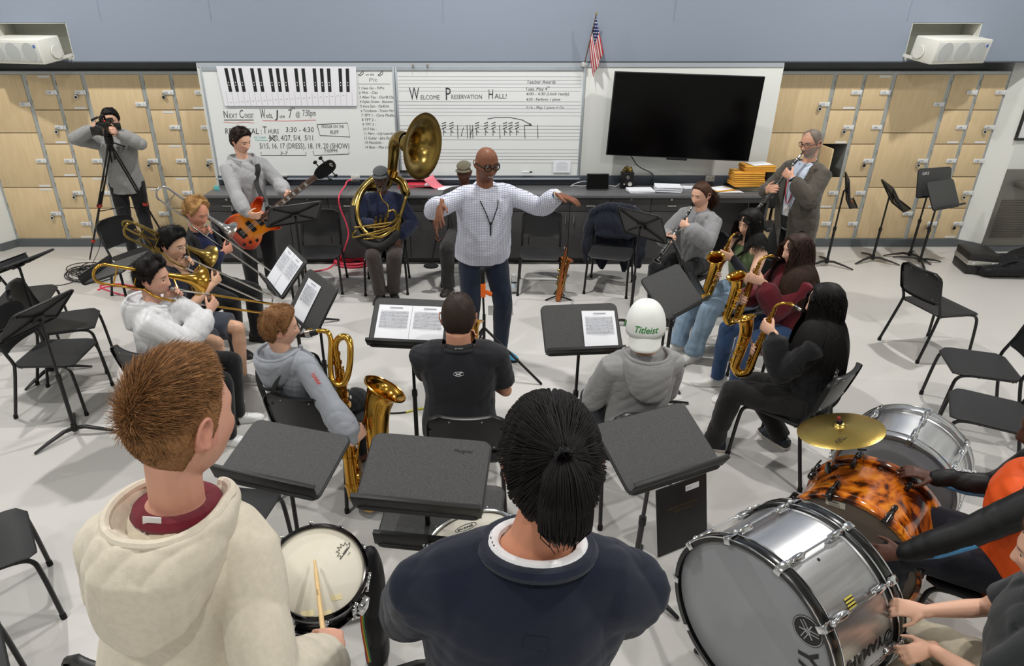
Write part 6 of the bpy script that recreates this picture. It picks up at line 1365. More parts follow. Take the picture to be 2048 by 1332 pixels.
# --- player in the white cap, seen from behind
H = at_z(1291, 655, 1.2); phi = -8; hr_ = (22, 6, -3); M = mouth_at(H, phi, hr_)
F = person('person in backward white cap and grey hoodie seen from behind', H, phi, True, lean=3, hrot=hr_, hs=1.15, skin=(206, 150, 122), hands={'L': dict(p=(-.1, .32, .72)), 'R': dict(p=(.1, .36, .66))})
m_ = cloth((154, 154, 154)); sh_ = shirt(F, m_, 'hoodie', .034, -.12, seed=81, amp=.007, puff=.02, vox=.007); hood(F, m_, 1.15, 81, amp=.005); trousers(F, cloth((40, 42, 50)), loose=.02, seed=82); shoes(F, (210, 208, 204), (230, 228, 224))
m = hair_shell(F, (34, 26, 22), 'short', .014, .002, 36, 19); short_strands(F, m, 'short', 700, .03, .008, 20, up=.1, r=.0012, vr=(.88, .98)); build_hair(F, m, (30, 23, 20))
M_cap = mat('cap_white', (238, 240, 236), .85, bump=(500, .25, .001)); M_grn = mat('embroidery_green', (46, 140, 62), .6)
def cap_dome(F, th, z0, front=0.0, tilt=0.0, h=.0):
    g = []
    for a in np.linspace(-180, 180, 49)[:-1]:
        row = []
        for v in np.linspace(0, 1, 12):
            el = 90 - (90 - z0 - tilt * math.cos(R(a))) * v; ar, er = R(a), R(el); Dd = A(math.sin(ar) * math.cos(er), math.cos(ar) * math.cos(er), math.sin(er)); p = skull(Dd[None])[0]; row.append(p + nrm(p) * (th + h * (1 - v)))
        g.append(row)
    return np.array(g)
g = cap_dome(F, .02, -4, tilt=6, h=.008); m = MB().grid(g[:, ::-1], cu=True); m.xf(F.H, F.RH, F.hk); cap = m.build('cap', M_cap, F.o, off=F.base, ang=0); md = cap.modifiers.new('thickness', 'SOLIDIFY'); md.thickness = .004; md.offset = -1
br = []
for t in np.linspace(-1, 1, 17):
    row = []
    for v in np.linspace(0, 1, 7): a = R(180 + t * 56); rr = .108 + v * .026 * math.sqrt(max(0.0, 1 - abs(t) ** 2.6)); row.append(A(math.sin(a) * rr * .84, math.cos(a) * rr * (1 + .05 * v), -.006 - v * .078 * math.sqrt(max(0.0, 1 - abs(t) ** 3)) - .012 * t * t))
    br.append(row)
b = MB().grid(np.array(br)); b.xf(F.H, F.RH, F.hk); bo = b.build('brim', M_cap, cap, off=F.base, ang=0); md = bo.modifiers.new('thickness', 'SOLIDIFY'); md.thickness = .005
sm_ = MB()
for a in range(0, 360, 60):
    i = int(a / 7.5); sm_.tube(g[i, :10] + 0, .0012, 4)
sm_.ball(g[0, 0] + A(0, 0, .002), (.008, .008, .004), 10, 6); sm_.xf(F.H, F.RH, F.hk); sm_.build('seam', mat('cap_seam', (214, 216, 212), .9), cap, off=F.base)
t = text_mb('Titleist', .046, (0, 0, 0), (1, 0, 0), (0, 1, 0), shear=.3, bold=.0006, align='CENTER'); t2 = MB()
for V in t.v:
    a = R(180) - V[:, 0] / .112; z = V[:, 1] - .002 + .0; rr = .112 - .0; el = z + .01
    V2 = np.stack([np.sin(a) * .101 * np.cos(el * 2.2), np.cos(a) * .122 * np.cos(el * 2.2), .012 + z], 1); t2.add(V2, t.f)
t2.xf(F.H, F.RH, F.hk); q = t2.build('script_lettering', M_grn, cap, off=F.base, smooth=False); snap(q, cap, .002)
t = MB().box((0, 0, 0), (.022, .03, .002)); t.xf(A(-.098, -.03, .03), rot_to((-1, -.3, .25))); t.xf(F.H, F.RH, F.hk); t.build('side_badge', mat('badge_green', (70, 120, 70), .6), cap, off=F.base); FIG['cap'] = F
# --- saxophonist in black with long dark hair
H = at_z(1652, 606, 1.21); phi = -56; hr_ = (-14, 8, 0); M = mouth_at(H, phi, hr_) + fdir(phi - 14) * .012; Bt = at_y(1542, 695, M[1] + .12)
T = saxophone('gold alto saxophone held by the one in black with long dark hair', M, A(.16, -.05, 1), fdir(phi), .87)
F = person('person with long straight black hair in black sweatshirt playing alto saxophone beside the drums', H, phi, True, lean=2, hrot=hr_, skin=PALE, bw=.94, sw=.94, brow=(30, 24, 22), hands={'L': grip(T.p(0, 0, -.13), T.d(.4, .8, .1), T.d(.8, -.4, 0)), 'R': grip(T.p(0, 0, -.34), T.d(-.4, .8, 0), T.d(-.8, -.4, 0))}, elbows={'L': (-.25, -.3, -1.2), 'R': (1.0, -.9, .1)}, feet={'L': (-.1, .5, .085), 'R': (.22, .12, .085)}); eyes(F)
m_ = cloth((24, 24, 26)); shirt(F, m_, 'sweatshirt', .03, -.14, seed=91, amp=.006, puff=.02); trousers(F, cloth((28, 27, 27)), loose=.02, seed=93, hem_r=.075); shoes(F, (34, 38, 48), (196, 190, 178), toe={'R': (.2, .3, 0)})
m = hair_shell(F, (20, 17, 17), 'long', .016, .0015, 24, 21); long_hair(F, m, 2600, .56, 22, .0021, wave=.002, front=.8); build_hair(F, m, (17, 14, 14)); FIG['blk'] = F
# --- saxophonist in maroon
H = at_z(1594, 500, 1.2); phi = -98; hr_ = (2, 6, 0); M = mouth_at(H, phi, hr_) + fdir(phi) * .012; Bt = at_y(1490, 612, M[1] - .10)
T = saxophone('gold alto saxophone held by the one in the maroon sweatshirt', M, A(.2, 0, 1), fdir(phi), .87)
F = person('person with long wavy brown hair in maroon sweatshirt and jeans playing alto saxophone', H, phi, True, lean=5, hrot=hr_, skin=PALE, bw=.95, sw=.94, brow=(60, 40, 30), hands={'L': grip(T.p(0, 0, -.13), T.d(.4, .8, .1), T.d(.8, -.4, 0)), 'R': grip(T.p(0, 0, -.34), T.d(-.4, .8, 0), T.d(-.8, -.4, 0))}, elbows={'L': (-.25, -.4, -1.2), 'R': (.8, -.3, -.8)}, feet={'L': (-.12, .42, .085), 'R': (.1, .46, .085)}); eyes(F)
m_ = cloth((98, 26, 36)); shirt(F, m_, 'sweatshirt', .03, -.12, seed=101, amp=.007, puff=.024); trousers(F, cloth((52, 74, 108), kind='denim'), 'jeans', .01, seed=103); shoes(F, (220, 218, 214), (232, 230, 226))
m = hair_shell(F, (62, 42, 34), 'long', .016, .002, 24, 23); long_hair(F, m, 2600, .58, 24, .0021, wave=.006, front=.5, clump=40); build_hair(F, m, (58, 39, 31)); FIG['mar'] = F; auto_chair(15, F)
# --- saxophonist in the green top
H = at_z(1500, 446, 1.2); phi = -112; hr_ = (-6, 12, 0); M = mouth_at(H, phi, hr_) + headframe(H, phi, hr_) @ A(0, .012, 0); Bt = at_y(1424, 585, M[1] - .12)
T = saxophone('gold alto saxophone held by the one in the green sleeveless top, bell toward the camera', M, A(.2, 0, 1), fdir(phi) * .9 - rdir(phi) * .35, .87)
F = person('person with shoulder-length black hair in green sleeveless top and faded jeans playing alto saxophone', H, phi, True, lean=5, hrot=hr_, skin=(224, 178, 150), bw=.92, sw=.9, brow=(30, 24, 22), vox=.005, hands={'L': grip(T.p(0, 0, -.13), T.d(.4, .8, .1), T.d(.8, -.4, 0)), 'R': grip(T.p(0, 0, -.34), T.d(-.4, .8, 0), T.d(-.8, -.4, 0))}, elbows={'L': (-.8, -.2, -.9), 'R': (.8, -.3, -.8)}, feet={'L': (-.06, .5, .085), 'R': (.16, .5, .085)}); eyes(F)
shirt(F, cloth((92, 108, 74)), 'sleeveless_top', .010, -.08, 'none', seed=111, amp=.002, top=.86); trousers(F, cloth((122, 142, 160), kind='denim'), 'jeans', .026, seed=113, hem_r=.09, amp=.006); shoes(F, (226, 224, 220), (232, 230, 226))
S_, E_, W_ = F.arm['L']; MB().tube([W_ - nrm(W_ - E_) * .17, W_ - nrm(W_ - E_) * .08, W_ + nrm(W_ - E_) * .03], [.044, .037, .032], 14, caps=False).build('wrist_brace', cloth((26, 28, 36)), F.o, off=F.base)
MB().tube(spline([T.p(0, -.03, -.14), F.pel + F.up * .36 + F.ts * .16 + F.rs * .03, F.nb + F.ts * .05 + F.rs * .075, F.nb - F.ts * .06, F.nb + F.ts * .05 - F.rs * .075, F.pel + F.up * .36 + F.ts * .16 - F.rs * .03, T.p(0, -.03, -.14)], 5), (.004, .02), 8, up=F.ts).build('neck_strap', hs_m, F.o, off=F.base)
m = hair_shell(F, (19, 17, 17), 'long', .016, .0015, 24, 25); long_hair(F, m, 2200, .36, 26, .0021, wave=.003, front=.6); build_hair(F, m, (17, 14, 14)); FIG['green'] = F; auto_chair(16, F)
# --- clarinet girl
H = at_z(1402, 390, 1.22); phi = -128; hr_ = (4, 10, 0); M = mouth_at(H, phi, hr_) + headframe(H, phi, hr_) @ A(0, .006, 0); En = reach(M, 1314, 522, .685); T = clarinet('black clarinet held by the girl in the grey sweatshirt', M, En)
F = person('person with brown ponytail in grey sweatshirt playing clarinet before the counter', H, phi, True, lean=4, hrot=hr_, skin=PALE, bw=.95, sw=.95, brow=(90, 62, 46), vox=.005, hands={'L': grip(T.p(.23), np.cross(T.z, rdir(phi)) * .3 + rdir(phi) * .7 + A(0, 0, .2), rdir(phi) * .5 - fdir(phi) * .6 + A(0, 0, -.2), .6), 'R': grip(T.p(.42), -rdir(phi) * .7 + A(0, 0, .3) + fdir(phi) * .3, -rdir(phi) * .4 - fdir(phi) * .7, .6)}, elbows={'L': (-.9, -.1, -.9), 'R': (.9, -.1, -.9)}); eyes(F)
m_ = cloth((140, 140, 142)); sh_ = shirt(F, m_, 'sweatshirt', .034, -.13, seed=121, amp=.007, puff=.024); neck_ring(F, m_); trousers(F, cloth((24, 24, 26)), loose=.014, seed=123); shoes(F, (40, 40, 42), (210, 208, 204))
t = text_mb('HARVARD', .062, (-.15, -.02, 0), (1, 0, 0), (0, 1, 0), bold=.001); N = F.ts; t.xf(F.pel + F.up * .37 * F.kt + N * .21, np.stack([-F.rs, F.up, N], 1)); t.v = [v for v in t.v]; q = t.build('chest_lettering', mat('print_cream', (176, 174, 160), .8), F.o, off=F.base, smooth=False); snap(q, sh_, .004)
m = hair_shell(F, (84, 56, 42), 'short', .014, .0015, 24, 27); short_strands(F, m, 'short', 1200, .06, .012, 28, flow=(0, -1, -.1), fwd=1.0, up=.05, jit=.1, r=.0014)
rng = np.random.default_rng(5); N_ = 500; t = np.linspace(0, 1, 12); off_ = rng.normal(size=(N_, 2)) * .016; cv = A(0, -.118, .01) + np.stack([0 * t, -.05 * np.sin(t * 2.2), -.2 * t], 1); w_ = .5 + 1.2 * np.sin(PI * np.clip(t * .85 + .1, 0, 1)); m.strands(cv[None] + np.stack([off_[:, :1] * w_, off_[:, 1:] * w_, rng.normal(size=(N_, 1)) * .01 + 0 * w_], 2), .0022, .4); m.tube([A(0, -.108, .012), A(0, -.124, .008)], .018, 12); build_hair(F, m, (80, 53, 40)); FIG['clar'] = F; auto_chair(17, F)
# --- standing clarinettist in the tweed jacket
H = at_z(1622, 286, 1.70); phi = -118; hr_ = (0, 8, 0); M = mouth_at(H, phi, hr_) + headframe(H, phi, hr_) @ A(0, .006, 0); En = reach(M, 1510, 424, .685); T = clarinet('black clarinet held by the standing man in the tweed jacket', M, En)
F = person('person with grey beard and glasses in tweed jacket standing and playing clarinet', H, phi, False, lean=2, hrot=hr_, skin=(214, 160, 134), scalp=((150, 128, 112), .45), beard=((150, 144, 138), .8), brow=(120, 110, 100), bw=1.08, vox=.005, belly=.03, hands={'L': grip(T.p(.23), rdir(phi) * .7 + A(0, 0, .25), rdir(phi) * .4 - fdir(phi) * .6, .6), 'R': grip(T.p(.42), -rdir(phi) * .7 + A(0, 0, .3) + fdir(phi) * .3, -rdir(phi) * .4 - fdir(phi) * .7, .6)}, elbows={'L': (-.8, -.3, -.9), 'R': (.8, -.3, -.9)}); eyes(F); glasses(F, (70, 60, 66))
m_ = cloth((196, 206, 222)); shirt(F, m_, 'shirt', .012, -.1, seed=131, amp=.002); collar(F, m_)
mj = cloth((86, 80, 72), kind='wool'); shirt(F, mj, 'jacket', .030, -.26, seed=132, amp=.006, cuff=.034, cut=lambda V, F=F: (((V - F.pel) @ F.ts > .02) & (np.abs((V - F.pel) @ F.rs) < .045 + .05 * np.clip(((V - F.pel) @ F.up - .1) / .35, -.3, 1)) & ((V - F.pel) @ F.up < .6)))
lp = MB()
for sg in (-1, 1):
    q = [F.pel + F.up * .5 + F.rs * sg * .075 + F.ts * .03, F.pel + F.up * .47 + F.rs * sg * .13 + F.ts * .07, F.pel + F.up * .36 + F.rs * sg * .135 + F.ts * .135, F.pel + F.up * .12 + F.rs * sg * .06 + F.ts * .165, F.pel + F.up * .34 + F.rs * sg * .075 + F.ts * .145]
    q2 = [p + F.ts * .008 for p in q]; lp.add(q + q2, [(0, 1, 2, 3, 4), (9, 8, 7, 6, 5)] + [(i, (i + 1) % 5, 5 + (i + 1) % 5, 5 + i) for i in range(5)])
lp.build('lapel', mj, F.o, off=F.base, ang=30); trousers(F, cloth((26, 25, 26)), loose=.02, seed=133); shoes(F, (40, 30, 26), (30, 26, 24))
MB().tube(spline([F.nb + F.rs * .07, F.pel + F.up * .36 + F.ts * .16 + F.rs * .06, F.pel + F.up * .16 + F.ts * .175 + F.rs * .01, F.pel + F.up * .36 + F.ts * .16 - F.rs * .05, F.nb - F.rs * .07], 6), (.002, .006), 6, up=F.ts).build('lanyard', mat('lanyard_red', (180, 40, 44), .6), F.o, off=F.base)
bd = MB().box((0, 0, 0), (.06, .09, .003), .001); bd.xf(F.pel + F.up * .1 + F.ts * .182, np.stack([F.rs, F.up, np.cross(F.rs, F.up)], 1)); bd.build('name_badge', mat('badge_white', (226, 220, 214), .4), F.o, off=F.base)
wristband(F, 'L', M_blk, .02, .034, .012, 'wristwatch'); m = hair_shell(F, (150, 140, 130), 'receding', .006, .001, 40, 29); short_strands(F, m, 'receding', 900, .01, .005, 30, up=.7, r=.001, K=3); build_hair(F, m, (128, 116, 106)); FIG['man'] = F
# --- conductor
H = at_z(973, 328, 1.73); phi = 165; Rh = at_y(882, 408, 4.86); Lh = at_y(1116, 389, 5.08); fdn = fdir(phi)
F = person('person with shaved head and glasses in checked shirt conducting with both arms spread', H, phi, False, lean=9, hrot=(-10, 8, 0), skin=DARK, brow=(40, 26, 20), beard=((40, 28, 24), .35), bw=1.14, sw=1.1, hs=1.08, nw=1.1, vox=.005, mouth=.5, belly=.05,
   hands={'R': dict(p=Rh, d=A(-.10, -.5, -.62), n=A(.55, .3, -.5), curl=.12, spread=.3, thumb=.0, k=1.05), 'L': dict(p=Lh, d=A(.85, -.25, -.24), n=A(-.15, .1, -.95), curl=.1, spread=.2, thumb=.1, k=1.05)}, elbows={'R': (.9, -.2, -.5), 'L': (-.4, -.4, -.9)}, feet={'L': (-.14, .12, .085), 'R': (.13, -.04, .085)}); eyes(F); glasses(F, (26, 22, 22), .0044, .026, .019)
m_ = check_mat('checked_shirt_cloth', (226, 228, 238), (92, 98, 140), 75, .3); sh_ = shirt(F, m_, 'shirt', .03, -.05, seed=141, amp=.006, puff=.012, cuff=.034, vox=.007); collar(F, m_, .084, .03); tm = MB().tube([F.hl((-.015, .077, -.067)), F.hl((0, .083, -.0685)), F.hl((.015, .077, -.067))], .003 * F.hk, 8, rnd=True); tm.build('teeth', mat('teeth_white', (226, 222, 212), .25), F.o, off=F.base); trousers(F, cloth((26, 34, 50), kind='denim'), 'jeans', .02, seed=142, hem_r=.06, top=.0); shoes(F, (70, 160, 205), (30, 30, 34), toe={'L': (-.55, 1, 0)})
lc = F.pel + F.up * .3 * F.kt + F.ts * .205; MB().tube(spline([F.nb + F.rs * .088 + F.ts * .03, F.pel + F.up * .44 * F.kt + F.ts * .15 + F.rs * .068, F.pel + F.up * .38 * F.kt + F.ts * .19 + F.rs * .04, lc, F.pel + F.up * .38 * F.kt + F.ts * .19 - F.rs * .04, F.pel + F.up * .44 * F.kt + F.ts * .15 - F.rs * .068, F.nb - F.rs * .088 + F.ts * .03], 7), .0042, 6).build('neck_cord', hs_m, F.o, off=F.base)
mb = MB(); [mb.tube([F.nb + F.rs * sg * .09 + F.ts * .0 + F.up * .02, F.nb + F.rs * sg * .096 + F.ts * .06 - F.up * .01, F.nb + F.rs * sg * .09 + F.ts * .115 - F.up * .06], (.008, .016), 8, up=F.ts) for sg in (-1, 1)]; mb.build('strap_pad', hs_m, F.o, off=F.base)
mb = MB().ball(lc, .013, 10, 8); mb.tube([lc, lc - A(0, 0, .06) + F.ts * .0, lc - A(0, 0, .1)], .006, 8); mb.build('cord_hook', M_blk, F.o, off=F.base); wristband(F, 'L', mat('bracelet_blue', (40, 80, 130), .4), .015, .036, .009); wristband(F, 'L', mat('bracelet_pearl', (200, 196, 180), .3), -.004, .034, .006, 'bead_bracelet')
FIG['cond'] = F
# --- sousaphone player
H = at_z(762, 356, 1.24); phi = 176; hr_ = (4, 10, 0)
F = person('person in grey flat cap and navy jumper playing the sousaphone', H, phi, True, lean=3, hrot=hr_, skin=DEEP, beard=((120, 116, 112), .75), brow=(40, 34, 32), bw=1.05, vox=.005, hands={'R': dict(p=(.06, .27, .80), d=A(.35, -.5, -.2), n=A(.1, -.1, -1), curl=.3), 'L': dict(p=(-.17, .30, .66), d=A(-.2, -.6, -.75), n=A(-.3, .5, -.3), curl=.3)}, elbows={'R': (.9, -.1, -.7), 'L': (-.9, -.2, -.5)}, feet={'L': (-.08, .34, .085), 'R': (.06, .4, .085)}); eyes(F); glasses(F, (90, 86, 84), .002)
m_ = cloth((30, 36, 62)); shirt(F, m_, 'jumper', .026, -.1, seed=151, amp=.006, puff=.016); neck_ring(F, cloth((150, 150, 148))); trousers(F, cloth((62, 54, 52)), loose=.024, seed=152, hem_r=.075); shoes(F, (28, 26, 26), (36, 34, 32))
m = hair_shell(F, (60, 58, 56), 'buzz', .008, .001, 40, 31); build_hair(F, m, (70, 68, 66))
def flat_cap(F, rgb, name='flat_cap'):
    g = cap_dome(F, .014, 40, tilt=-4, h=.006); g = g.copy(); s_ = g[..., 1] > 0; g[..., 1] = np.where(s_, g[..., 1] * 1.14, g[..., 1] * 1.04); g[..., 0] *= 1.1; g[..., 2] = g[..., 2] * .92 - .012 * np.clip(g[..., 1], 0, .1) / .1
    m = MB().grid(g[:, ::-1], cu=True); m.xf(F.H, F.RH, F.hk); mt = cloth(rgb, kind='wool'); o = m.build(name, mt, F.o, off=F.base, ang=0); md = o.modifiers.new('thickness', 'SOLIDIFY'); md.thickness = .005
    b = []
    for t in np.linspace(-1, 1, 13): b.append([A(math.sin(R(t * 52)) * (.082 + v * .026), math.cos(R(t * 52)) * (.100 + v * .042), .062 - v * .014) for v in (0, .5, 1)])
    q = MB().grid(np.array(b)); q.xf(F.H, F.RH, F.hk); q = q.build('peak', mt, o, off=F.base); md = q.modifiers.new('thickness', 'SOLIDIFY'); md.thickness = .006; z = MB().ball(g[0, 0] + A(0, 0, .002), (.008, .008, .004), 8, 6); z.xf(F.H, F.RH, F.hk); z.build('button', mt, o, off=F.base)
flat_cap(F, (84, 86, 88)); FIG['sousa'] = F; auto_chair(21, F)
M = F.hl((0, .107, -.068)); so = thing('sousaphone', 'aged brass sousaphone with wide bell over the seated player', 'sousaphone', F.base + F.f * .1); off = np.array(so.location)
Y0 = F.base[1]; q = lambda px, py, dy: at_y(px, py, Y0 + dy)
coil = spline([q(798, 440, -.34), q(790, 470, -.38), q(760, 492, -.40), q(725, 480, -.36), q(708, 445, -.24), q(711, 405, -.08), q(733, 370, .12), q(765, 352, .26), q(800, 362, .24), q(812, 385, .2)], 7)
MB().tube(coil, list(np.linspace(.03, .052, len(coil))), 16, rnd=True).build('coil', M_brass2, so, off=off)
wr = coil[6:34] - A(0, 0, .004); MB().tube(wr, .05, 14, rnd=True).build('coil_wrap', mat('wrap_black', (24, 23, 23), .7), so, off=off)
coil2 = spline([q(812, 395, -.3), q(800, 432, -.36), q(778, 465, -.40), q(752, 474, -.4), q(726, 458, -.34), q(715, 425, -.24), q(722, 388, -.08), q(745, 362, .1)], 7); MB().tube(coil2, list(np.linspace(.017, .026, len(coil2))), 14, rnd=True).build('inner_coil', M_brass2, so, off=off)
bell = spline([q(735, 375, .2), q(770, 372, .3), q(783, 345, .26), q(787, 315, .2), q(790, 288, .14), q(800, 277, .07), q(811, 281, .0)], 7); BT = nrm(q(842, 295, -.30) - q(812, 282, -.05)); n1 = len(bell)
MB().tube(bell, list(np.interp(np.linspace(0, 1, n1), [0, .4, .75, 1], [.045, .056, .072, .088])), 22, caps=False).build('branch', M_brass2, so, off=off)
QS = rot_to(nrm(A(.84, -.52, -.06))); bc = q(828, 290, -.16); be = MB(); pr = [(.085, -.12), (.1, -.06), (.125, 0), (.16, .05), (.21, .085), (.27, .105), (.325, .112), (.332, .116), (.325, .118), (.268, .110), (.208, .09), (.158, .054), (.122, .004), (.098, -.058), (.083, -.12)]; be.lathe(pr, 56, bc, QS); be.build('bell', M_brass2, so, off=off)
MB().tube([q(783, 352, .24), q(786, 340, .24)], .066, 20).build('bell_collar', M_brass, so, off=off)
lp = MB(); lp.tube(spline([M, M + A(0, -.05, -.03), q(765, 400, -.22), q(776, 412, -.24), q(776, 435, -.28)], 6), .0085, 10); lp.lathe([(.005, -.08), (.009, -.04), (.02, -.005), (.019, 0), (.012, -.005), (.004, -.03)], 16, M, rot_to(-F.RH[:, 1])); lp.build('mouthpipe', M_brass2, so, off=off)
va = MB()
for i, (px, py) in enumerate(((752, 440), (762, 437), (772, 434))): va.tube([q(px, py, -.36), q(px - 2, py + 20, -.37)], .02, 12); va.tube([q(px, py - 6, -.36), q(px, py, -.36)], .006, 8); va.cyl(q(px, py - 7, -.36), q(px, py - 5.5, -.36), .012, 12)
va.build('valve', M_brass2, so, off=off); tu = MB()
for P_ in ([(712, 462), (706, 468), (712, 474), (780, 455)], [(722, 470), (760, 466), (792, 448), (796, 430)], [(735, 455), (770, 452), (790, 440), (792, 428), (786, 420), (776, 424)], [(728, 478), (765, 474), (790, 458)], [(710, 455), (760, 448), (786, 444)]): tu.tube(spline([q(x, y, -.40) for x, y in P_], 5), .0105, 10, rnd=True)
tu.build('valve_tubing', M_brass2, so, off=off)
# --- man seated behind the conductor
H = at_z(928, 345, 1.25); phi = 186
F = person('person in tweed cap seated behind the conductor, one hand holding a mallet', H, phi, True, lean=2, hrot=(0, 8, 0), skin=DEEP, bw=1.05, vox=.0065, hands={'R': dict(p=at_y(874, 462, 6.95), d=A(-.1, -.3, -.8), n=A(.9, 0, 0), curl=.8), 'L': dict(p=(-.2, .3, .66))}, elbows={'R': (.9, -.2, -.6)})
shirt(F, cloth((62, 62, 60)), 'shirt', .024, -.1, 'elbow', seed=161); trousers(F, cloth((44, 42, 42)), loose=.022, seed=162, hem_r=.08); shoes(F, (40, 34, 32), (30, 28, 28)); flat_cap(F, (112, 106, 88), 'tweed_cap'); FIG['behind'] = F; auto_chair(22, F)
ml = thing('mallet', 'black-headed mallet held low by the man behind the conductor', 'mallet', at_y(862, 530, 6.85)); w0 = F.arm['R'][2] + A(-.01, -.03, -.09) - np.array(ml.location); MB().tube([w0 + A(.01, 0, .05), A(0, 0, 0)], .009, 8).build('shaft', M_blk, ml); MB().ball((0, 0, -.01), (.085, .05, .03), 14, 8).build('mallet_head', mat('mallet_felt', (30, 30, 31), .9), ml)
# --- drummer in the cream hoodie, close to the camera
H = at_z(362, 842, 1.95); phi = 6; G = at_z(646, 1262, 1.2); Tp = at_z(629, 1120, 1.14)
F = person('person with thick auburn hair in cream hoodie seen from behind, drumming on the black snare', H, phi, False, lean=5, side=9, hrot=(24, 6, -3), sho=-.055, dn=.03, nw=.9, zfloor=.2, skin=(226, 170, 146), vox=.0045, bw=1.05, sw=.95, hs=1.2, brow=(150, 90, 50),
   hands={'R': grip(G + A(.02, -.03, 0), A(-.25, .7, .15), A(-.55, .1, -.8), .85, .02, .08, thumb=.8), 'L': dict(p=(-.16, .36, 1.02), curl=.8)}, elbows={'R': (.35, -.7, -.8), 'L': (-.8, -.4, -.8)})
m_ = cloth((232, 222, 202)); sh_ = shirt(F, m_, 'hoodie', .032, -.16, seed=171, amp=.009, puff=.022, cuff=.04, vox=.0065, f=.5, cut=neckhole(F, .095)); hood(F, m_, 1.35, 172, .009, .0055, op=.086, sc=1.02); neck_ring(F, cloth((112, 30, 44)), .077, .075, .021, .506, 'maroon_collar', .004)
mb = MB().box((0, 0, 0), (.045, .028, .003), .001); N = -F.ts; mb.xf(F.nb + N * .088 + F.up * .03 + F.rs * -.012, np.stack([F.rs, F.up, np.cross(F.rs, F.up)], 1)); mb.build('neck_label', M_tag, F.o, off=F.base)
trousers(F, cloth((60, 62, 70)), loose=.02, seed=173); shoes(F, (60, 60, 62), (220, 220, 218))
m = hair_shell(F, (150, 96, 56), 'short', .006, .001, 30, 33, 1.0); short_strands(F, m, 'short', 14000, .021, .006, 44, up=.45, jit=.12, r=.0009, K=4, crown=(.0, -.06), start=.3); short_strands(F, m, 'short', 20000, .060, .006, 34, flow=(.3, 1, .15), fwd=.72, up=.55, jit=.11, r=.0008, K=6, crown=(.01, -.07), start=.3, vr=(0, .62)); short_strands(F, m, 'short', 8000, .034, .006, 35, up=.55, jit=.12, r=.0009, K=5, crown=(.0, -.07), start=.3, vr=(.45, .82)); build_hair(F, m, (158, 114, 74)); wristband(F, 'R', mat('bracelet_dark', (40, 40, 44), .5), .035, .031, .0035); FIG['cream'] = F
st = thing('drumstick', 'pale wooden drumstick on the snare head in the cream hooded drummer\'s fist', 'drumstick', Tp); d_ = nrm(G - Tp); MB().tube([A(0, 0, 0), d_ * .008, d_ * .02, d_ * .09, d_ * .33, d_ * .40], [.003, .0055, .0045, .0072, .0075, .0068], 12, rnd=True).build('shaft', mat('hickory', (226, 194, 140), .45, var=(12, .3, (206, 170, 116), 3), stretch=(1, 8, 1)), st)
tx = text_mb('LA 4 2 8', .008, (0, 0, 0), (1, 0, 0), (0, 1, 0)); zz = nrm(A(0, 0, CAMH) - Tp); zz = nrm(zz - d_ * np.dot(zz, d_)); tx.xf(d_ * .2 + zz * .0077, np.stack([-d_, np.cross(zz, -d_), zz], 1)); tx.build('stick_lettering', M_logo, st, smooth=False)
# --- ponytailed drummer in navy
H = at_z(1100, 930, 1.93); phi = -1
F = person('person with dark ponytail in navy sweatshirt seen from behind', H, phi, False, lean=6, side=7, hrot=(-3, 10, 0), sho=-.05, dn=.0, nw=1.0, zfloor=.2, skin=(206, 142, 112), vox=.005, bw=1.14, sw=1.27, hs=1.12, hands={'R': dict(p=(.16, .4, 1.02), curl=.8), 'L': dict(p=(-.14, .42, 1.02), curl=.8)}, elbows={'R': (.95, -.35, -.5), 'L': (-.95, -.35, -.5)})
m_ = cloth((27, 33, 50)); sh_ = shirt(F, m_, 'sweatshirt', .034, -.14, seed=181, amp=.007, puff=.026, vox=.0065, f=.7, cut=neckhole(F, .096)); neck_ring(F, m_, .107, .105, .017, .508, 'ribbed_collar', .012, -.014); neck_ring(F, mat('tee_white', (236, 236, 238), .85, bump=(400, .2, .001)), .092, .09, .011, .519, 'white_collar', .012, -.014)
q = MB().box((0, 0, 0), (.052, .036, .0012), .0005); q.tube([(-.026, -.018, 0), (.026, -.018, 0), (.026, .018, 0), (-.026, .018, 0)], .0012, 4, closed=True, up=(0, 0, 1)); q = back_print(F, q, .40, m_, 'sewn_label', .23); snap(q, sh_, .002)
c = F.nb + F.up * .018; P = [c + F.rs * .076 * math.sin(t) - F.ts * .076 * math.cos(t) - F.up * .016 * (math.cos(t)) for t in np.linspace(-2.3, 2.3, 90)]; mb = MB()
for i in range(0, 88, 1): mb.tube([P[i], P[i + 1]], (.0034 if i % 2 else .0026), 5)
mb.build('silver_chain', M_silver, F.o, off=F.base); trousers(F, cloth((40, 42, 50)), loose=.02, seed=183); shoes(F, (60, 60, 62), (220, 220, 218))
tie = A(0, -.122, .078); rng = np.random.default_rng(9)
m = hair_shell(F, (22, 18, 18), 'short', .013, .0008, 24, 35, 1.2); a, v, p, nn = hair_roots(F, 'short', 9000, rng); K = 12; tt_ = np.linspace(0, 1, K)
Pt = []
for t in tt_:
    b = p * (1 - t) + tie * t; l = np.linalg.norm(b / A(.0735, .0955, .115), axis=1, keepdims=True); push = b / np.maximum(l, 1e-6)
    b2 = np.where(l < 1, push, b); b2 = b2 + nrm(A(0, -.3, .2)) * 0 + (b2 / np.linalg.norm(b2, axis=1, keepdims=True)) * (.022 * np.clip((1.02 - v) / .18, .15, 1)[:, None] * (1 - t) + .012 * t + .0035 * np.sin(a[:, None] * .35 + 3 * t)); Pt.append(b2 * (1 - t ** 6) + (tie + rng.normal(size=b2.shape) * .006) * t ** 6)
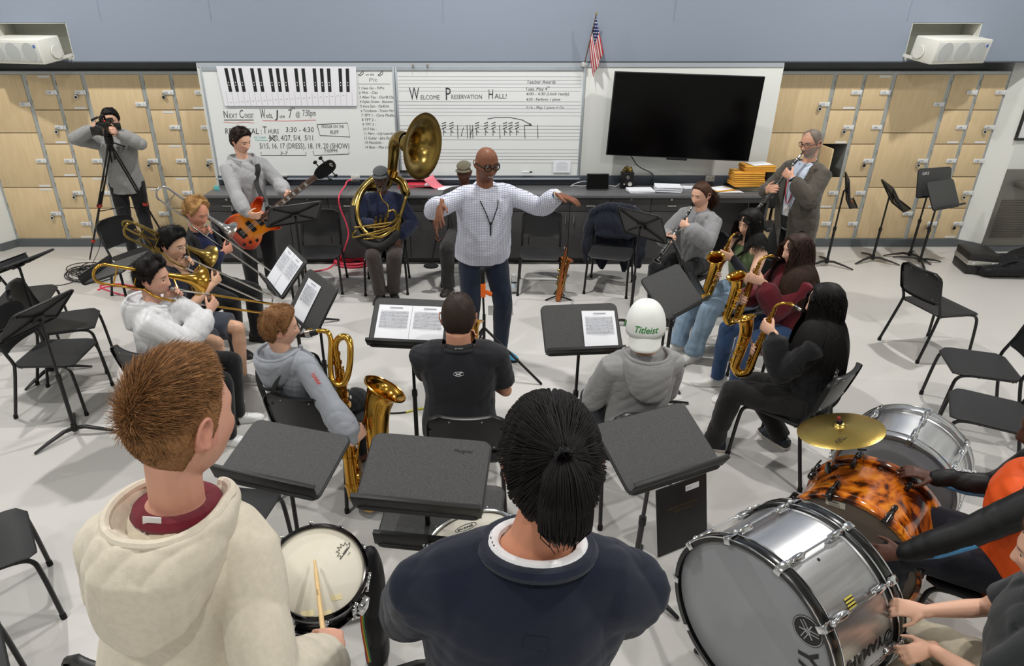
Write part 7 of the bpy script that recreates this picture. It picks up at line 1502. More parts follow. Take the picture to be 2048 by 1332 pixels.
m.strands(np.stack(Pt, 1), .0012, .8, -1); N_ = 2600; t = np.linspace(0, 1, 14); of = rng.normal(size=(N_, 2)); of /= np.maximum(1, np.linalg.norm(of, axis=1, keepdims=True) / 1.7)
G_ = F.RH.T @ A(0, 0, -1); cv = tie + np.outer(np.sin(t * 2.0) * .045, A(0, -1, 0)) + np.outer(t ** 1.1 * .13, G_); w_ = np.interp(t, [0, .06, .25, .6, .85, 1], [.008, .011, .021, .027, .026, .015]); m.strands(cv[None] + np.stack([of[:, :1] * w_[None], of[:, 1:] * w_[None] * .6, rng.normal(size=(N_, 1)) * .010 * t[None]], 2), .0014, .7, -1)
hr_o = build_hair(F, m, (20, 16, 16)); q = MB()
for k_2 in range(3): q.tube([tie + A(.014 * math.cos(t), -.004 + .005 * (k_2 - 1), .014 * math.sin(t)) for t in np.linspace(0, 2 * PI, 18, endpoint=False)], .004, 6, closed=True, up=(0, 1, 0))
q.xf(F.H, F.RH, F.hk); q.build('hair_tie', mat('hair_tie_black', (24, 24, 26), .9), F.o, off=F.base); FIG['navy'] = F
# --- drummer in the orange jacket, partly out of frame
H = at_z(2100, 862, 1.24); phi = -52; hd1 = C3 * 0 + at_z(1868, 955, .74); hd2 = at_z(1800, 1108, .64)
F = person('person in black, blue and orange jacket with hands on the tortoiseshell drum', H, phi, True, lean=6, hrot=(-12, 14, 0), skin=DEEP, vox=.005, bw=1.0, hands={'R': dict(p=hd1, d=A(-.8, .35, .1), n=A(-.2, .3, -.9), curl=.3), 'L': dict(p=hd2, d=A(-.85, .2, -.15), n=A(-.1, .6, -.5), curl=.75)}, elbows={'R': (.6, -.4, -.7), 'L': (-.8, -.3, -.7)}, feet={'L': (-.2, .42, .085), 'R': (.2, .45, .085)}); eyes(F)
mo, mk_, mb_ = cloth((236, 92, 34), kind='nylon'), cloth((26, 26, 27), kind='nylon'), cloth((88, 160, 214), kind='nylon')
shirt(F, mo, 'jacket', .034, -.2, 'none', seed=191, amp=.003)
for s_ in 'LR':
    S_, E_, W_ = F.arm[s_]; mb = MB(); mb.tube([S_ - (E_ - S_) * .12, S_ + (E_ - S_) * .4, E_], [.075, .066, .058], 14, rnd=True); mb.tube([E_, E_ + (W_ - E_) * .5, W_ - nrm(W_ - E_) * .01], [.058, .056, .042], 14, rnd=True); sl = garment(mb, 'sleeve', mk_, F.o, F.base, .008, .007, 192, .8)
    dn = nrm(W_ - E_); lowd = nrm(A(0, 0, -1) - dn * dn[2] * -1) ; 
    mb = MB(); mb.tube([E_ - dn * .02 - A(0, 0, .024), E_ + (W_ - E_) * .45 - A(0, 0, .026), E_ + (W_ - E_) * .86 - A(0, 0, .014)], [(.044, .056), (.04, .054), (.028, .036)], 12, up=(0, 0, 1), rnd=True); mb.build('blue_panel', mb_, sl, off=F.base)
tx = text_mb('GORE-T', .026, (0, 0, 0), (1, 0, 0), (0, 1, 0), bold=.0008); S_, E_, W_ = F.arm['R']; dn = nrm(E_ - W_); up_ = nrm(A(0, 0, 1) - dn * dn[2]); tx.xf(W_ + dn * .08 + up_ * .057, np.stack([dn, np.cross(up_, dn), up_], 1)); tx.build('sleeve_lettering', M_prw, F.o, off=F.base, smooth=False)
trousers(F, cloth((30, 32, 40), kind='denim'), 'jeans', .016, seed=193); shoes(F, (40, 40, 42), (200, 200, 198)); m = hair_shell(F, (18, 16, 16), 'buzz', .012, .002, 40, 37); build_hair(F, m, (18, 16, 16)); FIG['orange'] = F; auto_chair(3, F)
# --- boy at the near drum, partly out of frame
H = at_z(2108, 1112, 1.2); phi = -52
F = person('person with brown hair in dark t-shirt and khaki trousers holding the large silver drum', H, phi, True, lean=8, hrot=(0, 14, 0), skin=PALE, vox=.005, k=.92, hands={'R': dict(p=at_z(1848, 1222, .72), d=A(-.85, .3, -.1), n=A(-.2, .5, -.7), curl=.5, spread=.2), 'L': dict(p=at_z(1862, 1296, .62), d=A(-.9, -.1, -.25), n=A(-.1, .5, -.7), curl=.5, spread=.2)}, elbows={'R': (.7, -.4, -.6), 'L': (-.8, -.3, -.6)}, feet={'L': (-.22, .36, .085), 'R': (.2, .4, .085)}); eyes(F)
shirt(F, cloth((52, 54, 56)), 't_shirt', .022, -.1, 'short', seed=201); neck_ring(F, cloth((52, 54, 56)), r=.009); trousers(F, cloth((176, 166, 146)), loose=.03, seed=202, amp=.008); shoes(F, (60, 60, 62), (220, 220, 218)); m = hair_shell(F, (84, 56, 40), 'short', .026, .004, 30, 39, 1.15); short_strands(F, m, 'short', 2000, .05, .024, 40, up=.3, jit=.4, r=.0013); build_hair(F, m, (80, 53, 38)); FIG['boy'] = F
pb = F.pel + F.f * .06; dup(_c0, (pb[0], pb[1], 0), -R(phi), 'black chair under the boy in khaki trousers at the picture corner', tree=_ct)
# ------------------------------------------------------------------ smaller things around the room
def item(name, label, cat, loc, group=None): return thing(name, label, cat, loc, 0, group)
CT = .88                                                   # worktop height
# flag on the whiteboard corner
fo = item('flag', 'small american flag on a wooden stick above the whiteboard corner', 'flag', at_y(1168, 131, WY - .06)); fb = np.array(fo.location); ft = at_y(1193, 27, WY - .14)
MB().tube([A(0, 0, 0), ft - fb], .006, 8).build('stick', mat('flag_stick', (96, 70, 44), .5), fo); MB().ball(ft - fb, .011, 10, 8).build('finial', M_brass, fo); MB().box((0, .02, .01), (.05, .06, .05), .006).build('socket', mat('flag_socket', (200, 200, 196), .5), fo)
fm = [mat('flag_red', (190, 40, 56), .8), mat('flag_white', (230, 228, 226), .8), mat('flag_blue', (44, 54, 104), .8)]; NU, NV = 26, 24; a_, b_ = ft - fb, (ft - fb) * .42; G = np.zeros((NU + 1, NV + 1, 3))
for i in range(NU + 1):
    for j in range(NV + 1):
        u, v = i / NU, j / NV; p = a_ * (1 - u) * .97 + b_ * u; sp = 1 - .35 * v; G[i, j] = p + A(.10 * v * (1 - .2 * u) + (.5 - u) * 0.02 * v, -.03 * math.sin(u * 11 + v * 2) * (.3 + v), -.40 * v ** .95 * (1 - .12 * u)); G[i, j, 0] = G[i, j, 0] * 1.0
fl = MB(); fl.add(G.reshape(-1, 3), []); n1 = NV + 1
for i in range(NU):
    for j in range(NV): fl.f.append((i * n1 + j, (i + 1) * n1 + j, (i + 1) * n1 + j + 1, i * n1 + j + 1)); fl.mi.append(2 if (i < 14 and j < 10) else (0 if (i // 2) % 2 == 0 else 1))
fw_ = fl.build('cloth', fm, fo, ang=0); md = fw_.modifiers.new('thickness', 'SOLIDIFY'); md.thickness = .0015
st = MB()
for i in range(2, 14, 3):
    for j in range(1, 10, 2): st.ball(G[i, j] - A(0, .003, 0), (.006, .002, .006), 6, 4)
st.build('star_print', fm[1], fw_)
for x in (826, 855):
    c_ = item('map_clip', 'small metal clip on the map rail, %s' % ('nearer the board joint' if x == 826 else 'second from the board joint'), 'clip', at_y(x, 131, WY - .045), 'map rail clips'); MB().box((0, 0, 0), (.022, .012, .05), .004).build('clip_body', M_nickel, c_); MB().tube([(0, -.008, -.02), (0, -.02, -.035), (0, -.008, -.045)], .003, 6).build('hook', M_nickel, c_)
# pen tray
mk = item('marker_pen', 'black dry-erase marker on the whiteboard tray', 'marker', at_y(1054, 344, WY - .055)); MB().tube([(-.06, 0, 0), (.03, 0, 0)], .009, 10).build('barrel', M_tag, mk); MB().tube([(.03, 0, 0), (.065, 0, 0)], .0095, 10).build('cap', M_blk, mk)
er = item('board_eraser', 'dark felt eraser on the tray beside the sousaphone bell', 'eraser', at_y(810, 343, WY - .055)); MB().box((0, 0, .004), (.12, .045, .02), .004).build('handle', M_blk, er); MB().box((0, 0, -.012), (.12, .045, .014), .003).build('felt_pad', mat('felt_grey', (70, 70, 72), .95), er)
nt_ = item('paper_notice', 'white printed notice stood on the tray of the music-ruled board', 'paper', at_y(1124, 333, WY - .035)); MB().box((0, 0, 0), (.215, .003, .15)).build('page', M_paper, nt_); q = MB()
for i in range(7): q.box((0, -.002, .05 - i * .016), (.14 if i else .08, .001, .003))
q.build('printed_line', M_print, nt_)
# worktop things
def slab(o, nm, d, z, m, rot=0.0, c=(0, 0), b=.001, par=None): q = MB().box((c[0], c[1], z + d[2] / 2), d, b); t = R(rot); q.xf(A(0, 0, 0), np.array([[math.cos(t), -math.sin(t), 0], [math.sin(t), math.cos(t), 0], [0, 0, 1]])); return q.build(nm, m, par or o)
M_folder = mat('folder_red', (206, 60, 76), .5); M_pink = mat('paper_pink', (236, 130, 144), .7)
for k, (px, py, lab, rt) in enumerate(((822, 372, 'red folder lying open on the worktop by the sousaphone bell', 8), (842, 369, 'red folder overlapping another on the worktop', -6))):
    o = item('folder', lab, 'folder', at_z(px, py, CT + .001 + k * .02)); slab(o, 'cover', (.32, .24, .006), 0, M_folder, rt); slab(o, 'pages', (.30, .22, .01), .006, M_paper, rt); slab(o, 'cover', (.22, .24, .004), .016, M_folder, rt, (-.05, 0))
o = item('pink_sheet', 'curled pink sheet standing on the worktop beside the red folders', 'paper', at_z(882, 374, CT + .001)); g = np.array([[A(-.1 + .16 * u - .1 * v, .05 - .03 * v, .002 + .14 * (1 - u) ** 2 * (1 - .2 * v)) + A(0, -.2 * v, 0) * .6 for v in np.linspace(0, 1, 8)] for u in np.linspace(0, 1, 10)]); q = MB().grid(g); ob = q.build('page', M_pink, o); md = ob.modifiers.new('thickness', 'SOLIDIFY'); md.thickness = .001
o = item('white_sheet', 'white paper lying on the worktop behind the conductor', 'paper', at_z(898, 376, CT + .001)); slab(o, 'page', (.28, .2, .004), 0, M_paper, 6)
o = item('tablet', 'dark tablet propped on a stand on the worktop', 'tablet', at_z(1194, 380, CT)); q = MB().box((0, 0, .105), (.27, .012, .185), .006, rot=np.array([[1, 0, 0], [0, .97, .24], [0, -.24, .97]])); q.build('body', M_tvb, o); q = MB().box((0, 0, 0), (.25, .002, .165)); q.xf(A(0, -.0076, .105), np.array([[1, 0, 0], [0, .97, .24], [0, -.24, .97]])); q.build('screen', M_tv, o, smooth=False); MB().box((0, .05, .004), (.24, .16, .008), .003).build('stand', mat('tablet_stand', (70, 70, 72), .4, .5), o)
o = item('charging_cable', 'white charging cable looping beside the tablet', 'cable', at_z(1160, 374, CT + .004)); MB().tube(spline([(.1, .02, .06), (.04, .0, .07), (-.06, -.02, .05), (-.12, -.01, .01), (-.06, .05, .004), (.04, .03, .004), (.12, .06, .004), (.36, .07, .004), (.44, .02, .004), (.5, .06, .03)], 6), .004, 6).build('wire', M_tag, o)
o = item('control_box', 'black box of knobs with brass coils on top, on the worktop', 'device', at_z(1252, 376, CT)); q = MB().box((0, 0, .1), (.15, .1, .2), .01).build('case', M_blk, o); q = MB(); q.lathe([(.0, .012), (.026, .012), (.03, .0)], 20, (.03, -.05, .06), rot_to((0, -1, 0))); q.lathe([(.0, .012), (.02, .012), (.024, 0)], 20, (.0, -.05, .14), rot_to((0, -1, 0))); q.lathe([(.0, .008), (.01, .008), (.01, 0)], 12, (-.04, -.05, .06), rot_to((0, -1, 0))); q.build('dial', M_nickel, o)
q = MB()
for k in range(4): q.tube([(.06 * math.cos(t) * (1 - .1 * k), .04 * math.sin(t), .21 + .014 * k + .008 * math.sin(3 * t + k)) for t in np.linspace(0, 2 * PI, 24, endpoint=False)], .006, 6, closed=True, up=(0, 0, 1))
q.build('coiled_tube', M_brass2, o)
o = item('black_cable', 'black cable hanging from the television down to the worktop', 'cable', at_z(1288, 372, CT + .006)); tb_ = at_y(1262, 312, 8.15) - np.array(o.location); MB().tube(spline([tb_, tb_ + A(.1, -.02, -.12), A(.12, .1, .12), A(.08, .0, .01), A(.2, -.04, .005), A(.3, .05, .005), A(.2, .12, .005), A(.1, .04, .008), A(.26, -.02, .01)], 7), .006, 6).build('wire', M_blk, o)
def stack(label, px, py, w, d, n, rot, seed, m=None, th=.004):
    o = item('paper_stack', label, 'paper', at_z(px, py, CT + .001), 'loose paper stacks on the worktop'); rng = np.random.default_rng(seed); q = MB()
    for k in range(n):
        t = R(rot + rng.uniform(-5, 5)); b = MB().box((rng.uniform(-.01, .01), rng.uniform(-.01, .01), k * th + th / 2), (w, d, th * .8)); b.xf(A(0, 0, 0), np.array([[math.cos(t), -math.sin(t), 0], [math.sin(t), math.cos(t), 0], [0, 0, 1]])); q.join(b)
    q.build('sheets', m or M_paper, o, smooth=False); return o
stack('low stack of white paper on the worktop in front of the brass-coil box', 1280, 383, .3, .17, 8, 4, 1); stack('taller stack of white paper on the worktop, second past the brass-coil box', 1335, 382, .3, .2, 17, -6, 2); stack('loose white sheets on the worktop behind the clarinet girl\'s head', 1385, 374, .3, .22, 5, 10, 3)
stack('flat white sheets on the worktop nearest the envelopes', 1455, 383, .32, .16, 3, 2, 5); stack('stack of cream paper under the envelopes at the worktop end', 1502, 377, .34, .22, 14, -4, 6, mat('paper_cream', (222, 214, 190), .7))
M_env = mat('envelope_manila', (226, 164, 62), .65, var=(14, .3, (210, 146, 46), 3)); rng = np.random.default_rng(8)
for k in range(10):
    if k < 7: p = at_z(1498, 371, CT + .062) + A(-.03 + .012 * k * 0 + rng.uniform(-.012, .012), .04, k * .0245)
    else: p = at_z(1498, 371, CT + .062) + A(.08 + rng.uniform(-.01, .01), .06, k * .0245)
    e_ = item('padded_envelope', 'padded yellow envelope, %s in the stack at the worktop end' % ['lowest', 'second from the bottom', 'third from the bottom', 'fourth from the bottom', 'fifth from the bottom', 'sixth from the bottom', 'fourth from the top', 'third from the top', 'second from the top', 'topmost'][k], 'envelope', p, 'padded envelopes at the worktop end'); slab(e_, 'pouch', (.36, .25, .023), 0, M_env, rng.uniform(-4, 4), b=.009); slab(e_, 'flap', (.36, .05, .002), .022, M_env, 0, (0, .09))
o = item('white_sheet', 'white sheet on top of the yellow envelopes', 'paper', at_z(1498, 371, CT + .062) + A(.1, .06, .2475)); slab(o, 'page', (.26, .2, .004), 0, M_paper, 12)
o = item('padded_envelope', 'flat yellow envelope lying alone on the worktop', 'envelope', at_z(1440, 379, CT + .015)); slab(o, 'pouch', (.3, .22, .012), 0, M_env, 20, b=.004); slab(o, 'contents', (.25, .18, .004), .012, M_paper, 24)
for px, py, lab, nm in ((711, 357, 'outlet plate on the backsplash with the red cord plugged in', 'a'), (566, 356, 'outlet on the backsplash behind the bass neck, with a dark adapter', 'b'), (1420, 357, 'outlet plate on the backsplash by the clarinet girl', 'c')):
    o = item('outlet', lab, 'outlet', at_y(px, py, WY - .034)); MB().box((0, 0, 0), (.11, .012, .075), .003).build('cover_plate', mat('outlet_grey', (196, 194, 188), .5), o); q = MB()
    for sx in (-.025, .025): q.box((sx, -.006, .01), (.004, .004, .014)); q.box((sx + .012, -.006, .01), (.004, .004, .014)); q.box((sx + .006, -.006, -.012), (.006, .004, .006))
    q.build('socket', M_blk, o)
    if nm == 'b': MB().box((.02, -.04, -.015), (.09, .07, .08), .01).build('adapter', M_blk, o)
o = item('note_card', 'teal card stuck at the west end of the worktop', 'card', at_z(434, 381, CT + .001)); MB().box((0, 0, .03), (.06, .01, .06), .002).build('card_sheet', mat('card_teal', (110, 190, 190), .7), o)
# red extension cord
M_cord = mat('cord_red', (232, 66, 92), .45); M_cordy = mat('cord_yellow', (226, 150, 84), .45); p0 = at_y(708, 358, WY - .05); P = [p0, p0 + A(-.06, -.12, .0), at_y(690, 372, 7.95), at_y(678, 392, 7.70), at_y(680, 415, 7.68), at_y(692, 445, 7.68), at_y(697, 470, 7.66), at_y(690, 495, 7.62), at_z(683, 524, .012)]
cx, cy = at_z(706, 530, 0)[:2]; rng = np.random.default_rng(2)
for k in range(9):
    for t in np.linspace(0, 2 * PI, 10, endpoint=False): P.append(A(cx + (.17 + .02 * k % .06 + rng.uniform(-.02, .02)) * math.cos(t + k * .4), cy + (.12 + rng.uniform(-.02, .02)) * math.sin(t + k * .4), .012 + .006 * k))
P += [at_z(660, 535, .01), at_z(640, 541, .01), at_z(612, 543, .01), at_z(585, 538, .01)]
o = item('extension_cord', 'red extension cord plugged in above the worktop and coiled on the floor', 'cord', at_z(706, 530, 0)); MB().tube(spline(P, 4), .0085, 7).build('wire', M_cord, o, off=np.array(o.location)); MB().tube([p0 + A(.01, .03, 0), p0 + A(-.03, -.05, 0)], .016, 10).build('plug', mat('plug_pale', (226, 190, 180), .5), o, off=np.array(o.location))
# coat over the chair back
ch = (1.45, 6.98, 198); f, r_ = fdir(ch[2]), rdir(ch[2]); c0 = A(ch[0], ch[1], 0); W_ = lambda x, y, z: c0 + r_ * x + f * y + A(0, 0, z); jk = item('jacket', 'dark navy jacket draped over a chair back by the cabinets', 'jacket', c0 - f * .3); mb = MB()
mb.tube([W_(-.25, -.27, .80), W_(-.12, -.28, .85), W_(.12, -.28, .85), W_(.25, -.27, .80)], [.05, .065, .065, .05], 12, rnd=True); mb.tube([W_(0, -.26, .84), W_(0, -.2, .7), W_(0, -.17, .56)], [(.03, .23), (.03, .235), (.022, .22)], 18, up=f, rnd=True)
mb.tube([W_(0, -.31, .84), W_(0, -.36, .6), W_(-.0, -.37, .35)], [(.04, .25), (.05, .29), (.05, .27)], 18, up=f, rnd=True)
for sx in (-1, 1): mb.tube([W_(sx * .1, -.37, .4), W_(sx * .17, -.37, .26), W_(sx * .13, -.36, .12)], [(.045, .12), (.05, .12), (.03, .03)], 14, up=f, rnd=True); mb.tube([W_(sx * .26, -.26, .79), W_(sx * .30, -.24, .6), W_(sx * .31, -.2, .4), W_(sx * .29, -.18, .26)], [.055, .06, .055, .045], 12, rnd=True)
garment(mb, 'cloth', cloth((23, 27, 40)), jk, np.array(jk.location), .008, .012, 77, .8)
# folder leaning by the stand
o = item('concert_folder', 'black concert folder with a white label leaning below the slanting stand', 'folder', at_z(1360, 1095, 0)); b1, b2 = at_z(1316, 1114, .004), at_z(1408, 1076, .004); wv = nrm(b2 - b1); up_ = nrm(A(0, 0, 1) + np.cross(A(0, 0, 1), wv) * .22 * 1); nn_ = np.cross(wv, up_); Qf = np.stack([wv, up_, nn_], 1); wd = np.linalg.norm(b2 - b1) + .02; hh = .42; cc = b1 + wv * wd / 2 + up_ * hh / 2
q = MB().box((0, 0, 0), (wd, hh, .012), .003); q.xf(cc, Qf); fo_ = q.build('cover', mat('folder_black', (24, 24, 25), .5, bump=(300, .3, .001)), o, off=np.array(o.location)); q = MB().box((0, 0, -.009), (wd - .01, hh - .01, .006)); q.xf(cc, Qf); q.build('pages', M_paper, o, off=np.array(o.location))
sg = 1 if np.dot(nn_, A(0, 0, CAMH) - cc) > 0 else -1
q = MB().box((wd * .2, hh * .38, sg * .0068), (.1, .035, .001)); q.xf(cc, Qf); q.build('label_sticker', M_tag, fo_, off=np.array(o.location)); Xd = wv * (1 if sg > 0 else -1)
q = text_mb('Flute 1', .014, (0, 0, 0), (1, 0, 0), (0, 1, 0)); q.xf(cc + wv * (wd * .2 - sg * .04) + up_ * (hh * .38 - .004) + nn_ * sg * .0079, np.stack([Xd, up_, np.cross(Xd, up_)], 1)); q.build('label_lettering', M_print, fo_, off=np.array(o.location), smooth=False)
q = text_mb('HARVARD HIGH SCHOOL', .019, (0, 0, 0), (1, 0, 0), (0, 1, 0), align='CENTER'); q.join(text_mb('BAND FOLDER', .019, (0, -.026, 0), (1, 0, 0), (0, 1, 0), align='CENTER')); q.xf(cc + up_ * .06 + nn_ * sg * .0066, np.stack([Xd, up_, np.cross(Xd, up_)], 1)); q.build('gilt_lettering', mat('gilt', (120, 96, 52), .4, .6), fo_, off=np.array(o.location), smooth=False)
# microphone stand before the conductor
hub = at_y(968, 655, 5.02); top = at_y(965, 566, 5.02); o = item('microphone_stand', 'black microphone stand with an orange clip before the conductor', 'microphone stand', (hub[0], hub[1], 0)); off = np.array(o.location)
MB().tube([hub - A(0, 0, .12), hub + A(0, 0, .12)], .014, 10).build('lower_tube', M_blk, o, off=off); MB().tube([hub + A(0, 0, .1), top], .0095, 10).build('upper_tube', M_blk, o, off=off)
f1 = at_z(1082, 767, .012); d1 = f1 - hub; d1[2] = 0; 
for k in range(3):
    a = R(120 * k); dd = A(d1[0] * math.cos(a) - d1[1] * math.sin(a), d1[0] * math.sin(a) + d1[1] * math.cos(a), 0); e_ = A(hub[0], hub[1], .012) + dd; MB().tube([hub, e_], .011, 8, rnd=True).build('leg', M_blk, o, off=off); MB().tube([hub - A(0, 0, .12), (hub + e_) / 2 + A(0, 0, 0)], .006, 6).build('leg_brace', M_blk, o, off=off)
M_or = mat('clip_orange', (246, 112, 30), .4); q = MB(); q.box(top + A(.005, 0, -.06), (.04, .05, .12), .008); q.box(top + A(.05, -.01, -.085), (.06, .03, .035), .008, rot=np.array([[.9, 0, .43], [0, 1, 0], [-.43, 0, .9]])); q.build('spring_clip', M_or, o, off=off)
q = MB().tube([top - A(0, 0, .05), top + A(0, 0, .05)], .02, 12); q.build('clip_holder', M_blk, o, off=off); mi_ = item('microphone', 'black microphone held on the stand by the orange clip', 'microphone', top + A(0, 0, .05)); MB().tube([(0, 0, 0), (0, 0, .035)], .018, 12).build('handle', M_blk, mi_); MB().ball((0, 0, .06), (.026, .026, .03), 14, 10).build('grille', mat('mic_grille', (34, 34, 36), .7, bump=(700, .8, .002)), mi_)
# saxophone standing beside the empty chair
Oq = A(.885, 6.62, .56); T = saxophone('copper saxophone on a floor stand beside the empty chair', Oq + A(-.03, -.19, .07), A(.10, .02, 1), A(.25, .95, 0), .98, m1=M_cop, m2=M_brass2)
so2 = item('saxophone_stand', 'small black floor stand under the copper saxophone', 'instrument stand', (T.p(0, .05, -.5)[0], T.p(0, .05, -.5)[1], 0)); off = np.array(so2.location); c_ = T.p(0, .05, -.6)
MB().tube([A(c_[0], c_[1] + .05, .03), A(c_[0], c_[1] + .06, .22)], .01, 8).build('post', M_blk, so2, off=off)
for k in range(3): a = R(120 * k + 90); MB().tube([A(c_[0], c_[1] + .05, .03), A(c_[0] + .16 * math.cos(a), c_[1] + .05 + .16 * math.sin(a), .01)], .008, 8, rnd=True).build('leg', M_blk, so2, off=off)
MB().tube([T.p(-.06, .06, -.52), A(c_[0], c_[1] + .055, .12), T.p(.06, .06, -.52)], .008, 8).build('cradle', M_blk, so2, off=off)
# bottle, floor box
o = item('water_bottle', 'clear plastic water bottle on the floor by the empty chair', 'bottle', at_z(1027, 586, 0)); M_pet = mat('clear_plastic', (236, 242, 246), .08, trans=.92, ior=1.2); MB().lathe([(0, .002), (.03, .0), (.033, .01), (.033, .05), (.031, .055), (.033, .06), (.033, .1), (.031, .105), (.033, .11), (.033, .15), (.026, .18), (.013, .2), (.013, .21)], 24).build('bottle_body', M_pet, o); MB().cyl((0, 0, .205), (0, 0, .225), .015, 14, b=.002).build('cap', M_tag, o); MB().lathe([(.0335, .075), (.0337, .125)], 24).build('label_wrap', mat('label_clear_blue', (200, 214, 226), .3), o)
o = item('floor_outlet_box', 'square steel outlet cover set in the floor before the conductor', 'floor outlet', at_z(1001, 621, .0)); MB().box((0, 0, .0015), (.26, .24, .003), .001).build('cover_plate', mat('floor_steel', (160, 158, 154), .4, .4), o); q = MB(); q.box((0, 0, .0035), (.12, .08, .002)); q.build('lid', mat('floor_steel_dark', (120, 118, 114), .4, .4), o)
# cables on the floor
o = item('cable_coil', 'tangle of black audio cable on the floor by the tripod', 'cable', at_z(180, 548, 0)); rng = np.random.default_rng(4); P = []
for k in range(11):
    cxp, cyp = 168 + 6 * math.sin(k * 2.1) + 3 * k, 548 - 1.0 * k + 5 * math.sin(k)
    for t in np.linspace(0, 2 * PI, 9, endpoint=False): P.append(at_z(cxp + (36 + 12 * math.sin(k * 1.7)) * math.cos(t), cyp + (12 + 4 * math.cos(k)) * math.sin(t), .008 + .004 * k))
P += [at_z(140, 566, .008), at_z(100, 572, .008), at_z(78, 580, .008), at_z(72, 585, .008), at_z(95, 580, .008)]
MB().tube(spline(P, 3), .0055, 6).build('wire', M_blk, o, off=np.array(o.location))
o = item('cable', 'thin black wire running down from the video camera to the floor', 'cable', at_z(190, 530, 0)); MB().tube(spline([K0 - A(0, 0, .1), at_y(205, 380, 7.75), at_y(196, 450, 7.75), at_y(200, 490, 7.7), at_z(186, 525, .008), at_z(178, 545, .008)], 6), .004, 6).build('wire', M_blk, o, off=np.array(o.location))
o = item('cable', 'pink cable on the floor behind the level trombone', 'cable', at_z(230, 580, 0)); MB().tube(spline([at_z(x, y, .009) for x, y in ((195, 580), (215, 573), (250, 574), (285, 585), (260, 592), (225, 584), (200, 572), (240, 568), (300, 580))], 6), .008, 7).build('wire', M_cord, o, off=np.array(o.location))
o = item('cable', 'black and yellow cable crossing the floor behind the baritone saxophone', 'cable', at_z(805, 822, 0)); P = spline([at_z(x, y, .008) for x, y in ((770, 826), (790, 826), (812, 824), (832, 819), (850, 816))], 5); MB().tube(P[:11], .006, 7).build('black_run', M_blk, o, off=np.array(o.location)); MB().tube(P[10:], .0075, 7).build('yellow_run', mat('cord_lemon', (214, 206, 70), .5), o, off=np.array(o.location))
# instrument case and soft bags by the fountain
cs = item('instrument_case', 'black hard instrument case with an aluminium band on the floor', 'case', A(6.0, 7.6, 0)); t = R(-14); Qz = np.array([[math.cos(t), -math.sin(t), 0], [math.sin(t), math.cos(t), 0], [0, 0, 1]])
def cp(nm, mb, m, par=cs): mb.xf(A(0, 0, 0), Qz); return mb.build(nm, m, par)
M_case = mat('case_vinyl', (34, 33, 32), .5, bump=(300, .4, .001)); cp('lower_shell', MB().box((0, 0, .065), (.31, .40, .11), .012), M_case); cp('metal_band', MB().box((0, 0, .145), (.316, .406, .055), .004), mat('case_aluminium', (190, 188, 182), .35, .7)); cp('lid', MB().box((0, 0, .215), (.31, .40, .09), .012), M_case)
for x in (-.1, .1): cp('latch', MB().box((x, -.208, .15), (.03, .012, .04), .003), M_chrome)
cp('handle', MB().tube([(-.06, -.2, .11), (-.06, -.23, .11), (.06, -.23, .11), (.06, -.2, .11)], .007, 8), M_blk)
for x in (-.12, .12):
    for y in (-.16, .16): cp('rubber_foot', MB().cyl((x, y, 0), (x, y, .012), .014, 10), M_rub)
M_bag = cloth((26, 26, 28), kind='nylon')
for px, py, sc, lab, sd in ((2000, 548, 1.0, 'black soft bag on the floor beside the instrument case', 301), (2062, 545, 1.4, 'black soft bag at the picture edge behind the first bag', 302)):
    o = item('soft_bag', lab, 'bag', at_z(px, py, 0)); b0 = np.array(o.location); mb = MB(); mb.tube([b0 + A(-.25 * sc, -.1, .07), b0 + A(-.08, 0, .09 * sc), b0 + A(.12 * sc, .02, .11 * sc), b0 + A(.3 * sc, .1, .07)], [(.06, .1), (.09 * sc, .2 * sc), (.11 * sc, .24 * sc), (.07, .12)], 14, up=(0, 0, 1), rnd=True); mb.tube([b0 + A(-.1, .12, .05), b0 + A(.02, .16, .13 * sc), b0 + A(.16, .2, .06)], [.04, .07, .05], 12, rnd=True); garment(mb, 'bag_body', M_bag, o, b0, .01, .016, sd, .7); MB().tube(spline([b0 + A(-.15, -.1, .12), b0 + A(-.02, -.12, .2 * sc), b0 + A(.15, -.08, .18 * sc)], 6), (.004, .014), 8, up=(0, 0, 1)).build('carry_strap', M_bag, o, off=b0)
o = item('music_pages', 'white pages lying under the soft bags', 'paper', at_z(1998, 535, .001)); slab(o, 'page', (.4, .26, .006), 0, M_paper, -20)
# drinking fountain and picture on the east pier
fx0, fx1 = 6.66, 7.2; o = item('drinking_fountain', 'steel drinking fountain with louvred grille on the east wall', 'fountain', A(6.83, WY, 0)); M_fs = mat('fountain_steel', (128, 126, 120), .38, .6)
MB().box((0, -.012, .58), (.54, .022, .98), .004).build('back_panel', M_fs, o); q = MB()
for k in range(16): q.box((0, -.028, .2 + k * .032), (.44, .012, .014), .003)
q.build('grille', mat('grille_bronze', (104, 98, 90), .4, .6), o); MB().box((.06, -.16, .9), (.4, .3, .09), .03).build('basin', M_fs, o); q = MB().tube(spline([(-.08, -.18, .945), (-.08, -.18, 1.0), (-.06, -.2, 1.02), (-.03, -.21, 1.01)], 4), .009, 8); q.build('spout', M_chrome, o); MB().cyl((-.06, -.31, .9), (-.06, -.322, .9), .02, 14).build('push_button', M_chrome, o)
o = item('picture_frame', 'black framed picture with white mount on the east wall', 'picture', A(6.95, WY - .014, 1.72)); q = MB()
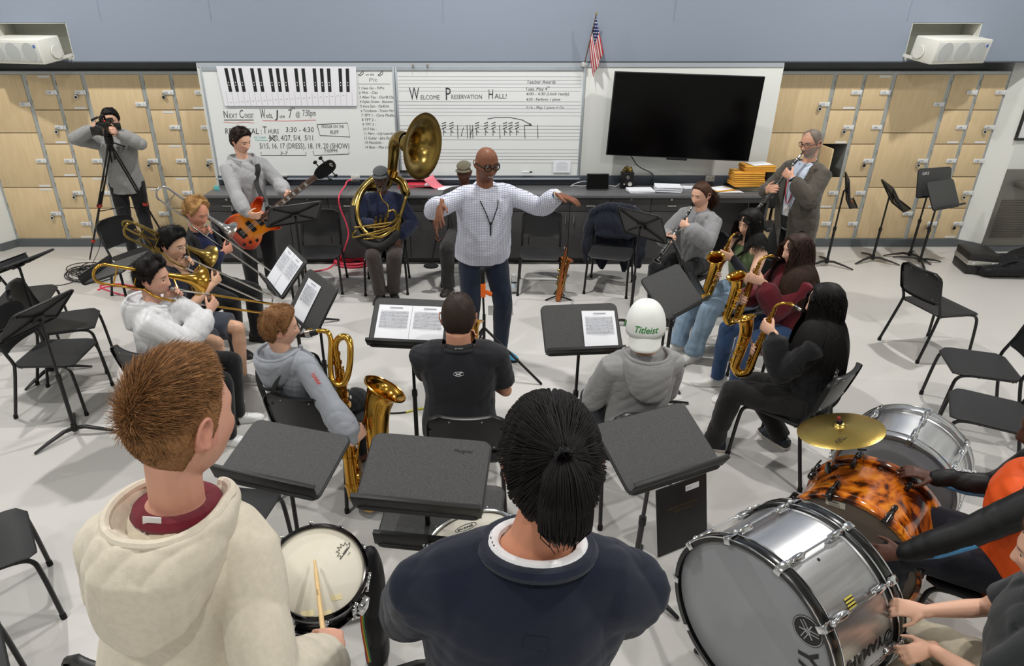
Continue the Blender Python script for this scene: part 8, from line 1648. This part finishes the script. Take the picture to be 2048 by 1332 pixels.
for sx in (-1, 1): q.box((sx * .42, 0, 0), (.03, .026, .6), .003)
for sz in (-1, 1): q.box((0, 0, sz * .285), (.81, .026, .03), .003)
q.build('frame', M_ebony, o); MB().box((0, .004, 0), (.82, .008, .55)).build('mount', M_tag, o); MB().box((0, -.002, 0), (.5, .006, .34)).build('print', mat('print_muted', (150, 152, 150), .6, var=(8, .7, (90, 96, 100), 4)), o)
# office chair behind the standing clarinettist, bag beside the snare
ocx = A(3.62, 8.02, 0); o = item('office_chair', 'dark office chair back rising behind the standing clarinettist', 'chair', ocx); q = MB().box((0, 0, .88), (.36, .05, .46), .024, seg=4); q.build('backrest', M_shell, o); MB().box((0, -.2, .48), (.4, .36, .06), .025, seg=3).build('seat', M_seat, o); MB().tube([(0, .03, .7), (0, .04, .5), (0, -.1, .44)], .018, 8).build('back_support', M_blk, o); MB().tube([(0, -.18, .45), (0, -.18, .09)], .025, 10).build('column', M_blk, o)
for k in range(5): a = R(72 * k + 20); e_ = A(.24 * math.cos(a), -.18 + .24 * math.sin(a), .065); MB().tube([A(0, -.18, .1), e_], .016, 8).build('leg', M_blk, o); MB().ball((e_[0], e_[1], .028), .028, 10, 8).build('caster', M_blk, o)
bp0 = at_z(742, 1168, .5); o = item('gig_bag', 'black gig bag with a rainbow striped strap standing by the snare drum', 'bag', A(bp0[0], bp0[1], 0)); b0 = np.array(o.location); mb = MB(); mb.tube([b0 + A(0, 0, .05), b0 + A(0, .01, .3), b0 + A(.0, .02, .56), b0 + A(0, .03, .64)], [(.09, .055), (.1, .06), (.09, .055), (.055, .04)], 18, up=(0, 1, 0), rnd=True); garment(mb, 'bag_body', M_bag, o, b0, .009, .006, 305, .7)
for k, c_ in enumerate(((190, 50, 50), (220, 170, 50), (70, 140, 80))): MB().tube(spline([b0 + A(-.02 + k * .006, -.105, .6), b0 + A(-.03 + k * .006, -.135, .4), b0 + A(-.02 + k * .006, -.125, .15)], 6), (.003, .0032), 6).build('strap_stripe', mat('strap_%d' % k, c_, .7), o, off=b0)
